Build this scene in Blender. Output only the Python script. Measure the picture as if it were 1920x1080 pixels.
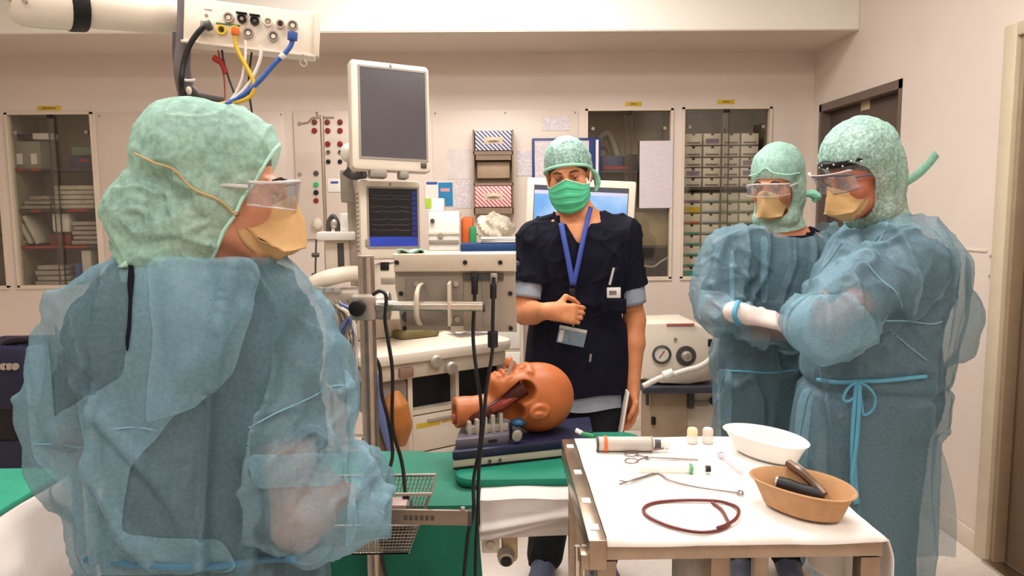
import bpy, bmesh, math, random
import numpy as np
from mathutils import Vector, Matrix, Euler

rnd = random.Random(11)
SC = bpy.context.scene
COL = SC.collection
for o in list(bpy.data.objects):
    bpy.data.objects.remove(o, do_unlink=True)

# ---------------------------------------------------------------- camera
FPX = 1400.0
CAMZ = 1.45
PITCH, YAW, ROLL = 6.1, 0.9, -0.5
CAM_M = (Matrix.Rotation(math.radians(-YAW), 3, 'Z') @ Matrix.Rotation(math.radians(90 - PITCH), 3, 'X')
         @ Matrix.Rotation(math.radians(ROLL), 3, 'Z'))
cam_data = bpy.data.cameras.new('camera')
cam_data.sensor_width = 36.0
cam_data.lens = 36.0 * FPX / 1920.0
cam_data.clip_start = 0.02
cam = bpy.data.objects.new('camera', cam_data)
COL.objects.link(cam)
cam.matrix_world = Matrix.Translation((0, 0, CAMZ)) @ CAM_M.to_4x4()
SC.camera = cam

# ---------------------------------------------------------------- world, lights, exposure
w = bpy.data.worlds.new('world')
SC.world = w
w.use_nodes = True
w.node_tree.nodes['Background'].inputs[0].default_value = (1.0, 0.93, 0.84, 1)
w.node_tree.nodes['Background'].inputs[1].default_value = 0.25
SC.view_settings.view_transform = 'Standard'
SC.view_settings.look = 'None'
SC.view_settings.gamma = 1.0
SC.view_settings.use_curve_mapping = False
SC.view_settings.exposure = -0.06
WARM = (1.0, 0.97, 0.95)
# recessed ceiling lamps of the operating room: (x, y, width, depth, watts)
LAMPS = [(-1.15, 1.9, 1.2, 0.6, 21), (0.75, 1.9, 1.2, 0.6, 27), (-0.1, 3.25, 1.2, 0.6, 46), (-1.1, 0.0, 1.2, 0.6, 21), (0.80, -0.2, 1.2, 0.6, 23)]
CEIL = 2.95

# ---------------------------------------------------------------- pixel -> place
def _dir(px, py):
    return CAM_M @ Vector(((px - 960) / FPX, -(py - 540) / FPX, -1.0))

def at(px, py, Y):
    d = _dir(px, py); t = Y / d.y
    return Vector((d.x * t, Y, CAMZ + d.z * t))

def atz(px, py, z):
    d = _dir(px, py); t = (z - CAMZ) / d.z
    return Vector((d.x * t, d.y * t, z))

def atx(px, py, X):
    d = _dir(px, py); t = X / d.x
    return Vector((X, d.y * t, CAMZ + d.z * t))

# ---------------------------------------------------------------- materials
def lin(c):
    if isinstance(c, str):
        c = tuple(int(c[i:i + 2], 16) for i in (0, 2, 4))
    return tuple((v / 255 / 12.92 if v / 255 <= 0.04045 else ((v / 255 + 0.055) / 1.055) ** 2.4) for v in c)

MATS = {}

def mat(name, col, rough=0.55, metal=0.0, vary=0.06, vscale=14.0, bump=0.0, bscale=60.0, spec=0.4,
        emit=0.0, alpha=1.0, col2=None, coat=0.0, trans=0.0, stretch=(1, 1, 1), sss=0.0, lo=0.35, hi=0.65, detail=4.0, sheen=0.0):
    """procedural principled material: noise-driven colour variation and fine relief"""
    if name in MATS:
        return MATS[name]
    m = bpy.data.materials.new(name); m.use_nodes = True
    nt = m.node_tree; b = nt.nodes['Principled BSDF']; out = nt.nodes['Material Output']
    tc = nt.nodes.new('ShaderNodeTexCoord'); mp = nt.nodes.new('ShaderNodeMapping')
    mp.inputs['Scale'].default_value = stretch
    nt.links.new(tc.outputs['Object'], mp.inputs[0])
    nz = nt.nodes.new('ShaderNodeTexNoise'); nz.inputs['Scale'].default_value = vscale; nz.inputs['Detail'].default_value = detail
    nt.links.new(mp.outputs[0], nz.inputs['Vector'])
    c1 = lin(col)
    if col2 is not None:
        ca, cb = lin(col2), c1
    else:
        ca = tuple(v * (1 - vary) for v in c1); cb = tuple(min(1, v * (1 + vary)) for v in c1)
    rp = nt.nodes.new('ShaderNodeValToRGB')
    rp.color_ramp.elements[0].position = lo; rp.color_ramp.elements[1].position = hi
    rp.color_ramp.elements[0].color = (*ca, 1); rp.color_ramp.elements[1].color = (*cb, 1)
    nt.links.new(nz.outputs['Fac'], rp.inputs[0])
    nt.links.new(rp.outputs[0], b.inputs['Base Color'])
    b.inputs['Roughness'].default_value = rough
    b.inputs['Metallic'].default_value = metal
    b.inputs['Specular IOR Level'].default_value = spec
    if coat: b.inputs['Coat Weight'].default_value = coat
    if trans: b.inputs['Transmission Weight'].default_value = trans
    if sheen: b.inputs['Sheen Weight'].default_value = sheen
    if sss:
        b.inputs['Subsurface Weight'].default_value = sss
        b.inputs['Subsurface Radius'].default_value = (0.01, 0.004, 0.002)
        b.inputs['Subsurface Scale'].default_value = 0.6
    if emit:
        nt.links.new(rp.outputs[0], b.inputs['Emission Color']); b.inputs['Emission Strength'].default_value = emit
    if bump:
        n2 = nt.nodes.new('ShaderNodeTexNoise'); n2.inputs['Scale'].default_value = bscale; n2.inputs['Detail'].default_value = 3
        nt.links.new(mp.outputs[0], n2.inputs['Vector'])
        bp = nt.nodes.new('ShaderNodeBump'); bp.inputs['Strength'].default_value = bump; bp.inputs['Distance'].default_value = 0.004
        nt.links.new(n2.outputs['Fac'], bp.inputs['Height']); nt.links.new(bp.outputs[0], b.inputs['Normal'])
    if alpha < 1:
        tr = nt.nodes.new('ShaderNodeBsdfTransparent'); mx = nt.nodes.new('ShaderNodeMixShader')
        mx.inputs[0].default_value = alpha
        nt.links.new(tr.outputs[0], mx.inputs[1]); nt.links.new(b.outputs[0], mx.inputs[2])
        nt.links.new(mx.outputs[0], out.inputs['Surface'])
    MATS[name] = m
    return m

def fabric(name, col, opacity, opvar=0.12, scale=55.0, translucent=0.35, rough=0.75, col2=None, fine=400.0):
    """thin non-woven fabric: part transparent, part diffuse and translucent, mottled fibre pattern"""
    m = bpy.data.materials.new(name); m.use_nodes = True
    nt = m.node_tree; nt.nodes.clear()
    N = nt.nodes.new; L = nt.links.new
    out = N('ShaderNodeOutputMaterial'); tc = N('ShaderNodeTexCoord')
    n1 = N('ShaderNodeTexNoise'); n1.inputs['Scale'].default_value = scale; n1.inputs['Detail'].default_value = 5; n1.inputs['Roughness'].default_value = 0.65
    n2 = N('ShaderNodeTexNoise'); n2.inputs['Scale'].default_value = fine; n2.inputs['Detail'].default_value = 2
    L(tc.outputs['Object'], n1.inputs['Vector']); L(tc.outputs['Object'], n2.inputs['Vector'])
    c1 = lin(col); c2 = lin(col2) if col2 else tuple(v * 0.8 for v in c1)
    rp = N('ShaderNodeValToRGB'); rp.color_ramp.elements[0].position = 0.36; rp.color_ramp.elements[1].position = 0.62
    rp.color_ramp.elements[0].color = (*c2, 1); rp.color_ramp.elements[1].color = (*c1, 1)
    L(n1.outputs['Fac'], rp.inputs[0])
    df = N('ShaderNodeBsdfDiffuse'); tl = N('ShaderNodeBsdfTranslucent'); L(rp.outputs[0], df.inputs[0]); L(rp.outputs[0], tl.inputs[0])
    bp = N('ShaderNodeBump'); bp.inputs['Strength'].default_value = 0.06; bp.inputs['Distance'].default_value = 0.001
    L(n2.outputs['Fac'], bp.inputs['Height']); L(bp.outputs[0], df.inputs['Normal'])
    gl = N('ShaderNodeBsdfGlossy'); gl.inputs['Roughness'].default_value = 0.45; L(bp.outputs[0], gl.inputs['Normal'])
    a = N('ShaderNodeMixShader'); a.inputs[0].default_value = translucent; L(df.outputs[0], a.inputs[1]); L(tl.outputs[0], a.inputs[2])
    g = N('ShaderNodeMixShader'); g.inputs[0].default_value = 0.04; L(a.outputs[0], g.inputs[1]); L(gl.outputs[0], g.inputs[2])
    tr = N('ShaderNodeBsdfTransparent'); mx = N('ShaderNodeMixShader')
    mr = N('ShaderNodeMapRange'); mr.inputs['From Min'].default_value = 0.3; mr.inputs['From Max'].default_value = 0.7
    mr.inputs['To Min'].default_value = max(0, opacity - opvar); mr.inputs['To Max'].default_value = min(1, opacity + opvar)
    L(n1.outputs['Fac'], mr.inputs[0]); L(mr.outputs[0], mx.inputs[0])
    L(tr.outputs[0], mx.inputs[1]); L(g.outputs[0], mx.inputs[2]); L(mx.outputs[0], out.inputs['Surface'])
    MATS[name] = m
    return m

def glass(name, tint=(230, 235, 230), gloss=0.1, haze=0.0, rough=0.03):
    m = bpy.data.materials.new(name); m.use_nodes = True
    nt = m.node_tree; nt.nodes.clear(); N = nt.nodes.new; L = nt.links.new
    out = N('ShaderNodeOutputMaterial'); tr = N('ShaderNodeBsdfTransparent'); tr.inputs[0].default_value = (*lin(tint), 1)
    gl = N('ShaderNodeBsdfGlossy'); gl.inputs['Roughness'].default_value = rough
    nz = N('ShaderNodeTexNoise'); nz.inputs['Scale'].default_value = 3.0
    mr = N('ShaderNodeMapRange'); mr.inputs['To Min'].default_value = gloss * 0.8; mr.inputs['To Max'].default_value = gloss * 1.2
    L(nz.outputs['Fac'], mr.inputs[0])
    mx = N('ShaderNodeMixShader'); L(mr.outputs[0], mx.inputs[0]); L(tr.outputs[0], mx.inputs[1]); L(gl.outputs[0], mx.inputs[2])
    last = mx
    if haze:
        df = N('ShaderNodeBsdfDiffuse'); df.inputs[0].default_value = (0.9, 0.88, 0.85, 1)
        m2 = N('ShaderNodeMixShader'); m2.inputs[0].default_value = haze; L(mx.outputs[0], m2.inputs[1]); L(df.outputs[0], m2.inputs[2]); last = m2
    L(last.outputs[0], out.inputs['Surface'])
    MATS[name] = m
    return m

def printed(name, base, ink, kind='lines', scale=40.0, rough=0.6, axis='Z', dens=0.5):
    """flat print: text-like lines, slanted stripes or a grid of marks, in object space"""
    m = bpy.data.materials.new(name); m.use_nodes = True
    nt = m.node_tree; b = nt.nodes['Principled BSDF']; N = nt.nodes.new; L = nt.links.new
    tc = N('ShaderNodeTexCoord'); wv = N('ShaderNodeTexWave'); wv.wave_type = 'BANDS'
    wv.bands_direction = {'X': 'X', 'Z': 'Z', 'D': 'DIAGONAL'}[axis]
    wv.inputs['Scale'].default_value = scale; wv.inputs['Distortion'].default_value = 0.0
    L(tc.outputs['Object'], wv.inputs[0])
    nz = N('ShaderNodeTexNoise'); nz.inputs['Scale'].default_value = scale * 3.0
    L(tc.outputs['Object'], nz.inputs[0])
    mt = N('ShaderNodeMath'); mt.operation = 'MULTIPLY'
    r1 = N('ShaderNodeMath'); r1.operation = 'GREATER_THAN'; r1.inputs[1].default_value = dens; L(wv.outputs['Fac'], r1.inputs[0])
    r2 = N('ShaderNodeMath'); r2.operation = 'GREATER_THAN'; r2.inputs[1].default_value = 0.46 if kind == 'lines' else 0.0; L(nz.outputs['Fac'], r2.inputs[0])
    L(r1.outputs[0], mt.inputs[0]); L(r2.outputs[0], mt.inputs[1])
    mx = N('ShaderNodeMix'); mx.data_type = 'RGBA'
    mx.inputs[6].default_value = (*lin(base), 1); mx.inputs[7].default_value = (*lin(ink), 1)
    L(mt.outputs[0], mx.inputs[0]); L(mx.outputs[2], b.inputs['Base Color'])
    b.inputs['Roughness'].default_value = rough
    MATS[name] = m
    return m

# ---------------------------------------------------------------- objects
def tag(o, label=None, cat=None, group=None, kind=None):
    if label: o['label'] = label
    if cat: o['category'] = cat
    if group: o['group'] = group
    if kind: o['kind'] = kind
    return o

def put(o, parent=None):
    COL.objects.link(o)
    if parent is not None:
        o.parent = parent
        o.matrix_parent_inverse = WORLD.get(parent.name, Matrix.Identity(4)).inverted()
    return o

WORLD = {}

def thing(name, label, cat, loc=(0, 0, 0), group=None, kind=None):
    o = bpy.data.objects.new(name, None); o.empty_display_size = 0.05
    COL.objects.link(o); o.location = loc
    WORLD[o.name] = Matrix.Translation(loc)
    return tag(o, label, cat, group, kind)

class MB:
    def __init__(s): s.bm = bmesh.new()
    def _tf(s, verts, m):
        bmesh.ops.transform(s.bm, matrix=m, verts=verts)
    def box(s, lo, hi, bevel=0.0, rot=None, seg=2):
        lo = Vector(lo); hi = Vector(hi); c = (lo + hi) / 2; d = hi - lo
        r = bmesh.ops.create_cube(s.bm, size=1.0)
        m = Matrix.Translation(c) @ (rot.to_4x4() if rot is not None else Matrix.Identity(4)) @ Matrix.Diagonal((abs(d.x), abs(d.y), abs(d.z), 1))
        s._tf(r['verts'], m)
        if bevel:
            e = list({e for v in r['verts'] for e in v.link_edges})
            bmesh.ops.bevel(s.bm, geom=e, offset=bevel, segments=seg, profile=0.5, affect='EDGES', clamp_overlap=True)
        return s
    def cyl(s, a, b, r, r2=None, seg=20, bevel=0.0, caps=True):
        a = Vector(a); b = Vector(b); ax = b - a; L = ax.length
        if r2 is None: r2 = r
        g = bmesh.ops.create_cone(s.bm, cap_ends=caps, segments=seg, radius1=r, radius2=r2, depth=L)
        q = Vector((0, 0, 1)).rotation_difference(ax.normalized()).to_matrix().to_4x4()
        s._tf(g['verts'], Matrix.Translation((a + b) / 2) @ q)
        if bevel:
            e = [e for e in {e for v in g['verts'] for e in v.link_edges} if any(len(f.verts) > 4 for f in e.link_faces)]
            bmesh.ops.bevel(s.bm, geom=e, offset=bevel, segments=2, profile=0.5, affect='EDGES', clamp_overlap=True)
        return s
    def sph(s, c, r, u=16, v=10):
        g = bmesh.ops.create_uvsphere(s.bm, u_segments=u, v_segments=v, radius=1.0)
        if not hasattr(r, '__len__'): r = (r, r, r)
        s._tf(g['verts'], Matrix.Translation(c) @ Matrix.Diagonal((*r, 1)))
        return s
    def tube(s, pts, r, seg=8, smooth=6, closed=False, caps=True):
        """swept tube; r a number or a list (one per control point)"""
        P = catmull(pts, smooth, closed) if smooth else [Vector(p) for p in pts]
        if hasattr(r, '__len__'):
            R = [np.interp(i / (len(P) - 1), np.linspace(0, 1, len(r)), r) for i in range(len(P))]
        else: R = [r] * len(P)
        n = len(P); rings = []; up = None
        for i in range(n):
            t = (P[(i + 1) % n] - P[i - 1]) if closed else (P[min(i + 1, n - 1)] - P[max(i - 1, 0)])
            t = t.normalized() if t.length > 1e-9 else Vector((0, 0, 1))
            if up is None:
                up = Vector((0, 0, 1)) if abs(t.z) < 0.9 else Vector((1, 0, 0))
            up = (up - t * up.dot(t))
            if up.length < 1e-6: up = t.orthogonal()
            up = up.normalized(); sd = t.cross(up)
            rings.append([s.bm.verts.new(P[i] + (up * math.cos(2 * math.pi * k / seg) + sd * math.sin(2 * math.pi * k / seg)) * R[i]) for k in range(seg)])
        for i in range(n if closed else n - 1):
            A, B = rings[i], rings[(i + 1) % n]
            for k in range(seg):
                s.bm.faces.new((A[k], A[(k + 1) % seg], B[(k + 1) % seg], B[k]))
        if caps and not closed:
            s.bm.faces.new(rings[0][::-1]); s.bm.faces.new(rings[-1])
        return s
    def lathe(s, prof, o=(0, 0, 0), seg=32, axis=None):
        """profile [(radius, height)] spun about z (or about axis) at o"""
        rings = []; vs = []
        for r, h in prof:
            if r < 1e-6: v = s.bm.verts.new((0, 0, h)); rings.append([v]); vs.append(v)
            else:
                ring = [s.bm.verts.new((r * math.cos(2 * math.pi * k / seg), r * math.sin(2 * math.pi * k / seg), h)) for k in range(seg)]
                rings.append(ring); vs += ring
        for A, B in zip(rings, rings[1:]):
            for k in range(seg):
                k2 = (k + 1) % seg
                if len(A) == 1 and len(B) == 1: continue
                if len(A) == 1: s.bm.faces.new((A[0], B[k], B[k2]))
                elif len(B) == 1: s.bm.faces.new((A[k], A[k2], B[0]))
                else: s.bm.faces.new((A[k], A[k2], B[k2], B[k]))
        m = Matrix.Translation(o)
        if axis is not None: m = m @ Vector((0, 0, 1)).rotation_difference(Vector(axis).normalized()).to_matrix().to_4x4()
        s._tf(vs, m); return s
    def prism(s, poly, y0, y1, bevel=0.0):
        """polygon in (x,z), extruded from y0 to y1"""
        A = [s.bm.verts.new((p[0], y0, p[1])) for p in poly]; B = [s.bm.verts.new((p[0], y1, p[1])) for p in poly]
        f1 = s.bm.faces.new(A); f2 = s.bm.faces.new(B[::-1]); n = len(poly); es = list(f1.edges) + list(f2.edges)
        for i in range(n): s.bm.faces.new((A[i], B[i], B[(i + 1) % n], A[(i + 1) % n]))
        if bevel: bmesh.ops.bevel(s.bm, geom=es, offset=bevel, segments=2, profile=0.5, affect='EDGES', clamp_overlap=True)
        return s
    def quad(s, a, b, c, d):
        s.bm.faces.new([s.bm.verts.new(p) for p in (a, b, c, d)]); return s
    def grid(s, fn, nu, nv):
        V = [[s.bm.verts.new(fn(i / nu, j / nv)) for j in range(nv + 1)] for i in range(nu + 1)]
        for i in range(nu):
            for j in range(nv): s.bm.faces.new((V[i][j], V[i + 1][j], V[i + 1][j + 1], V[i][j + 1]))
        return s
    def rings(s, R, cap0=True, cap1=True):
        V = [[s.bm.verts.new(p) for p in r] for r in R]; n = len(V[0])
        for A, B in zip(V, V[1:]):
            for k in range(n): s.bm.faces.new((A[k], A[(k + 1) % n], B[(k + 1) % n], B[k]))
        if cap0: s.bm.faces.new(V[0][::-1])
        if cap1: s.bm.faces.new(V[-1])
        return s
    def xf(s, m):
        s._tf(s.bm.verts, m); return s
    def build(s, name, material, parent=None, smooth=35, solid=0.0):
        bmesh.ops.recalc_face_normals(s.bm, faces=s.bm.faces)
        me = bpy.data.meshes.new(name); s.bm.to_mesh(me); s.bm.free()
        me.materials.append(material)
        if smooth:
            me.polygons.foreach_set('use_smooth', [True] * len(me.polygons))
            try: me.set_sharp_from_angle(angle=math.radians(smooth))
            except Exception: pass
        o = bpy.data.objects.new(name, me)
        if solid:
            md = o.modifiers.new('thickness', 'SOLIDIFY'); md.thickness = solid; md.offset = 0
        put(o, parent)
        if parent is None: WORLD[o.name] = Matrix.Identity(4)
        return o

def catmull(pts, sub=6, closed=False):
    P = [Vector(p) for p in pts]; n = len(P)
    if n < 3 and not closed: return P
    out = []
    for i in range(n if closed else n - 1):
        p0 = P[i - 1] if (closed or i > 0) else P[0] * 2 - P[1]
        p1 = P[i]; p2 = P[(i + 1) % n]
        p3 = P[(i + 2) % n] if (closed or i + 2 < n) else P[-1] * 2 - P[-2]
        for k in range(sub):
            t = k / sub
            out.append(0.5 * ((2 * p1) + (p2 - p0) * t + (2 * p0 - 5 * p1 + 4 * p2 - p3) * t * t + (3 * p1 - p0 - 3 * p2 + p3) * t ** 3))
    if not closed: out.append(P[-1])
    return out

def prect(x0, y0, x1, y1, Y):
    ym = (y0 + y1) / 2; xm = (x0 + x1) / 2
    return at(x0, ym, Y).x, at(x1, ym, Y).x, at(xm, y1, Y).z, at(xm, y0, Y).z

def pbox(mb, x0, y0, x1, y1, Y, depth, bevel=0.0):
    a, b, c, d = prect(x0, y0, x1, y1, Y)
    return mb.box((a, Y, c), (b, Y + depth, d), bevel)

def copy_tree(o, loc=None, label=None):
    c = o.copy(); COL.objects.link(c)
    if loc is not None: c.location = loc
    if label: c['label'] = label
    for ch in o.children:
        d = ch.copy(); COL.objects.link(d); d.parent = c
        for g in ch.children:
            e = g.copy(); COL.objects.link(e); e.parent = d
    return c

# ---------------------------------------------------------------- common materials
m_wall = mat('wall paint', (222, 207, 195), 0.5, vary=0.02, vscale=3, bump=0.03, bscale=200)
m_ceil = mat('ceiling paint', (238, 232, 222), 0.7, vary=0.015, vscale=3)
m_floor = mat('vinyl floor', (228, 215, 204), 0.35, vary=0.04, vscale=30, spec=0.5)
m_trim = mat('cream trim', (216, 202, 184), 0.4, vary=0.03)
m_cream = mat('cream plastic', (226, 212, 194), 0.38, vary=0.03, vscale=6)
m_white = mat('white plastic', (236, 230, 222), 0.35, vary=0.03, vscale=6)
m_grey = mat('grey plastic', (150, 140, 128), 0.45, vary=0.05)
m_dgrey = mat('dark grey plastic', (74, 70, 68), 0.5, vary=0.08)
m_black = mat('black rubber', (16, 15, 17), 0.5, vary=0.2)
m_steel = mat('brushed steel', (200, 190, 178), 0.28, metal=1.0, vary=0.08, vscale=60, stretch=(1, 1, 8))
m_alu = mat('aluminium', (188, 176, 164), 0.36, metal=0.9, vary=0.08, vscale=40)
m_navy = mat('navy plastic', (30, 32, 58), 0.45, vary=0.1)
m_paper = mat('white paper', (236, 228, 222), 0.8, vary=0.02)
m_red = mat('red plastic', (170, 44, 40), 0.45, vary=0.08)
m_blue = mat('blue plastic', (52, 84, 150), 0.45, vary=0.08)
m_yellow = mat('yellow label', (216, 182, 48), 0.5, vary=0.06)
m_green = mat('green plastic', (40, 140, 90), 0.45, vary=0.08)
m_orange = mat('orange plastic', (222, 104, 48), 0.5, vary=0.08)
m_teal = mat('teal label', (80, 160, 150), 0.5)
m_lilac = mat('lilac label', (150, 124, 150), 0.5)
m_doorbrown = mat('dark brown laminate', (92, 78, 70), 0.45, vary=0.05, stretch=(8, 8, 1), vscale=10)
m_glass = glass('cabinet glass', (246, 246, 242), 0.06)
m_text = printed('printed sheet', (224, 214, 214), (188, 178, 186), 'lines', 28)
m_text2 = printed('printed list', (226, 214, 216), (204, 192, 198), 'lines', 34)
# ================================================================ implicit surfaces (smooth unions of tapered limbs), meshed with surface nets
def _hash(i, j, k, s):
    h = (i * 374761393 + j * 668265263 + k * 2147483647 + s * 1274126177) & 0xFFFFFFFF
    h = ((h ^ (h >> 13)) * 1103515245) & 0xFFFFFFFF
    return ((h ^ (h >> 16)) & 0xFFFF).astype(np.float32) / 65535.0

def vnoise(P, seed=0):
    """smooth value noise in [-1, 1] for an (n,3) array"""
    I = np.floor(P).astype(np.int64); f = (P - I).astype(np.float32); f = f * f * f * (f * (f * 6 - 15) + 10)
    out = 0
    for a in (0, 1):
        for b in (0, 1):
            for c in (0, 1):
                wgt = (f[:, 0] if a else 1 - f[:, 0]) * (f[:, 1] if b else 1 - f[:, 1]) * (f[:, 2] if c else 1 - f[:, 2])
                out = out + wgt * _hash(I[:, 0] + a, I[:, 1] + b, I[:, 2] + c, seed)
    return out * 2 - 1

def sample(S, V):
    """distance field of S at points V"""
    Q = (V - S.lo) / S.h; n = np.array(S.D.shape); ok = ((Q > 0) & (Q < n - 1.001)).all(1)
    Q = np.clip(Q, 0, n - 1.001); I = np.floor(Q).astype(int); f = Q - I; out = 0
    for a in (0, 1):
        for b in (0, 1):
            for c in (0, 1):
                out = out + (f[:, 0] if a else 1 - f[:, 0]) * (f[:, 1] if b else 1 - f[:, 1]) * (f[:, 2] if c else 1 - f[:, 2]) * S.D[I[:, 0] + a, I[:, 1] + b, I[:, 2] + c]
    return np.where(ok, out, 1.0)

CLOTH = {}

def clear_of(V, F, fields, it=3):
    """push cloth out of what it covers"""
    for _ in range(it):
        N = normals(V, F); p = np.zeros(len(V))
        for S, m in fields: p = np.maximum(p, np.clip(m - sample(S, V), 0, .03))
        V = V + N * p[:, None]
    return V

class SDF:
    def __init__(s, lo, hi, h):
        s.h = h; s.lo = np.array(lo, float); s.n = np.ceil((np.array(hi) - s.lo) / h).astype(int) + 1
        s.D = np.full(s.n, 1.0, np.float32)
    def _sub(s, lo, hi, pad):
        a = np.clip(np.floor((np.array(lo) - pad - s.lo) / s.h).astype(int), 0, s.n)
        b = np.clip(np.ceil((np.array(hi) + pad - s.lo) / s.h).astype(int) + 1, 0, s.n)
        if np.any(b <= a): return None
        ax = [(s.lo[i] + np.arange(a[i], b[i]) * s.h).astype(np.float32) for i in range(3)]
        return tuple(slice(a[i], b[i]) for i in range(3)), np.meshgrid(*ax, indexing='ij', sparse=True)
    def _merge(s, sl, d, k, op):
        D = s.D[sl]
        if op == 'sub':
            d = -d; hh = np.clip(0.5 - 0.5 * (D - d) / max(k, 1e-6), 0, 1); s.D[sl] = D * (1 - hh) + d * hh + k * hh * (1 - hh)
        else:
            hh = np.clip(0.5 + 0.5 * (D - d) / max(k, 1e-6), 0, 1); s.D[sl] = D * (1 - hh) + d * hh - k * hh * (1 - hh)
    def cap(s, a, b, ra, rb=None, k=.02, op='add', flat=None):
        """tapered capsule; flat=(axis, factor) squashes it along a unit axis"""
        a = np.array(a, float); b = np.array(b, float); rb = ra if rb is None else rb
        R = max(ra, rb) * (max(1.0, flat[1]) if flat else 1.0); r_ = s._sub(np.minimum(a, b) - R, np.maximum(a, b) + R, k + .05)
        if r_ is None: return s
        sl, (X, Y, Z) = r_
        ab = b - a; L = max(float(ab @ ab), 1e-9)
        px, py, pz = X - a[0], Y - a[1], Z - a[2]
        t = np.clip((px * ab[0] + py * ab[1] + pz * ab[2]) / L, 0, 1)
        qx, qy, qz = px - t * ab[0], py - t * ab[1], pz - t * ab[2]
        if flat:
            ax = np.array(flat[0], float); ax = ax / np.linalg.norm(ax); c = qx * ax[0] + qy * ax[1] + qz * ax[2]; f = 1.0 / flat[1] - 1.0
            qx = qx + c * ax[0] * f; qy = qy + c * ax[1] * f; qz = qz + c * ax[2] * f
        d = np.sqrt(qx * qx + qy * qy + qz * qz) - (ra + (rb - ra) * t)
        s._merge(sl, d.astype(np.float32), k, op); return s
    def chain(s, pts, rs, k=.02, op='add', flat=None):
        for i in range(len(pts) - 1): s.cap(pts[i], pts[i + 1], rs[i], rs[i + 1], k, op, flat)
        return s
    def ell(s, c, r, k=.02, op='add', rot=None):
        c = np.array(c, float); r = np.array(r, float); R = max(r)
        q = s._sub(c - R, c + R, k + .05)
        if q is None: return s
        sl, (X, Y, Z) = q
        px, py, pz = X - c[0], Y - c[1], Z - c[2]
        if rot is not None:
            M = np.array(rot.to_3x3().transposed()) ; px, py, pz = (M[0, 0] * px + M[0, 1] * py + M[0, 2] * pz, M[1, 0] * px + M[1, 1] * py + M[1, 2] * pz, M[2, 0] * px + M[2, 1] * py + M[2, 2] * pz)
        k0 = np.sqrt((px / r[0]) ** 2 + (py / r[1]) ** 2 + (pz / r[2]) ** 2)
        k1 = np.sqrt((px / r[0] ** 2) ** 2 + (py / r[1] ** 2) ** 2 + (pz / r[2] ** 2) ** 2)
        d = k0 * (k0 - 1) / np.maximum(k1, 1e-6)
        s._merge(sl, d.astype(np.float32), k, op); return s
    def box(s, c, hs, rnd_=.005, k=.005, op='add', rot=None):
        c = np.array(c, float); hs = np.array(hs, float); R = float(np.linalg.norm(hs)); q = s._sub(c - R, c + R, k + .03)
        if q is None: return s
        sl, (X, Y, Z) = q
        px, py, pz = X - c[0], Y - c[1], Z - c[2]
        if rot is not None:
            M = np.array(rot.to_3x3().transposed()); px, py, pz = (M[0, 0] * px + M[0, 1] * py + M[0, 2] * pz, M[1, 0] * px + M[1, 1] * py + M[1, 2] * pz, M[2, 0] * px + M[2, 1] * py + M[2, 2] * pz)
        qx, qy, qz = np.abs(px) - hs[0] + rnd_, np.abs(py) - hs[1] + rnd_, np.abs(pz) - hs[2] + rnd_
        d = np.sqrt(np.maximum(qx, 0) ** 2 + np.maximum(qy, 0) ** 2 + np.maximum(qz, 0) ** 2) + np.minimum(np.maximum(qx, np.maximum(qy, qz)), 0) - rnd_
        s._merge(sl, d.astype(np.float32), k, op); return s
    def stack(s, rows, yaw=0.0, k=.03, op='add', p=2.3):
        """body of elliptical sections: rows of (z, cx, cy, rx, ry), rising z"""
        R = np.array(rows, float); m = R[:, 3:5].max()
        q = s._sub((R[:, 1].min() - m, R[:, 2].min() - m, R[0, 0]), (R[:, 1].max() + m, R[:, 2].max() + m, R[-1, 0]), k + .05)
        if q is None: return s
        sl, (X, Y, Z) = q
        zz = Z[0, 0, :]; zi = np.clip(zz, R[0, 0], R[-1, 0])
        # smooth interpolation through the rows
        def ip(j):
            t = np.interp(zi, R[:, 0], np.arange(len(R))); i = np.clip(np.floor(t).astype(int), 0, len(R) - 2); f = t - i; v = R[:, j]
            m_ = np.gradient(v); h00 = 2 * f ** 3 - 3 * f ** 2 + 1; h10 = f ** 3 - 2 * f ** 2 + f; h01 = -2 * f ** 3 + 3 * f ** 2; h11 = f ** 3 - f ** 2
            return (h00 * v[i] + h10 * m_[i] + h01 * v[i + 1] + h11 * m_[i + 1])[None, None, :].astype(np.float32)
        cx, cy, rx, ry = ip(1), ip(2), np.maximum(ip(3), .01), np.maximum(ip(4), .01)
        c_, s_ = math.cos(yaw), math.sin(yaw)
        px = (X - cx) * c_ + (Y - cy) * s_; py = -(X - cx) * s_ + (Y - cy) * c_
        g = (np.abs(px / rx) ** p + np.abs(py / ry) ** p) ** (1 / p)
        d = (g - 1) * np.minimum(rx, ry) * (.6 + .4 * np.minimum(1, g))
        dz = np.maximum(R[0, 0] - Z, Z - R[-1, 0])
        d = np.where(dz > 0, np.sqrt(np.maximum(d, 0) ** 2 + dz ** 2), np.maximum(d, dz + 0 * d))
        s._merge(sl, d.astype(np.float32), k, op); return s
    def mesh(s, iters=1, lam=.5):
        D = s.D; I = (D < 0)
        n = np.array(D.shape)
        # cells that straddle the surface
        c = I[:-1, :-1, :-1].astype(np.int8)
        cnt = np.zeros(n - 1, np.int8)
        for a in (0, 1):
            for b in (0, 1):
                for e in (0, 1):
                    cnt += I[a:n[0] - 1 + a, b:n[1] - 1 + b, e:n[2] - 1 + e]
        act = (cnt > 0) & (cnt < 8)
        idx = np.full(n - 1, -1, np.int64); C = np.argwhere(act); idx[act] = np.arange(len(C))
        acc = np.zeros((len(C), 3)); w_ = np.zeros(len(C))
        off = [(a, b, e) for a in (0, 1) for b in (0, 1) for e in (0, 1)]
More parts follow.
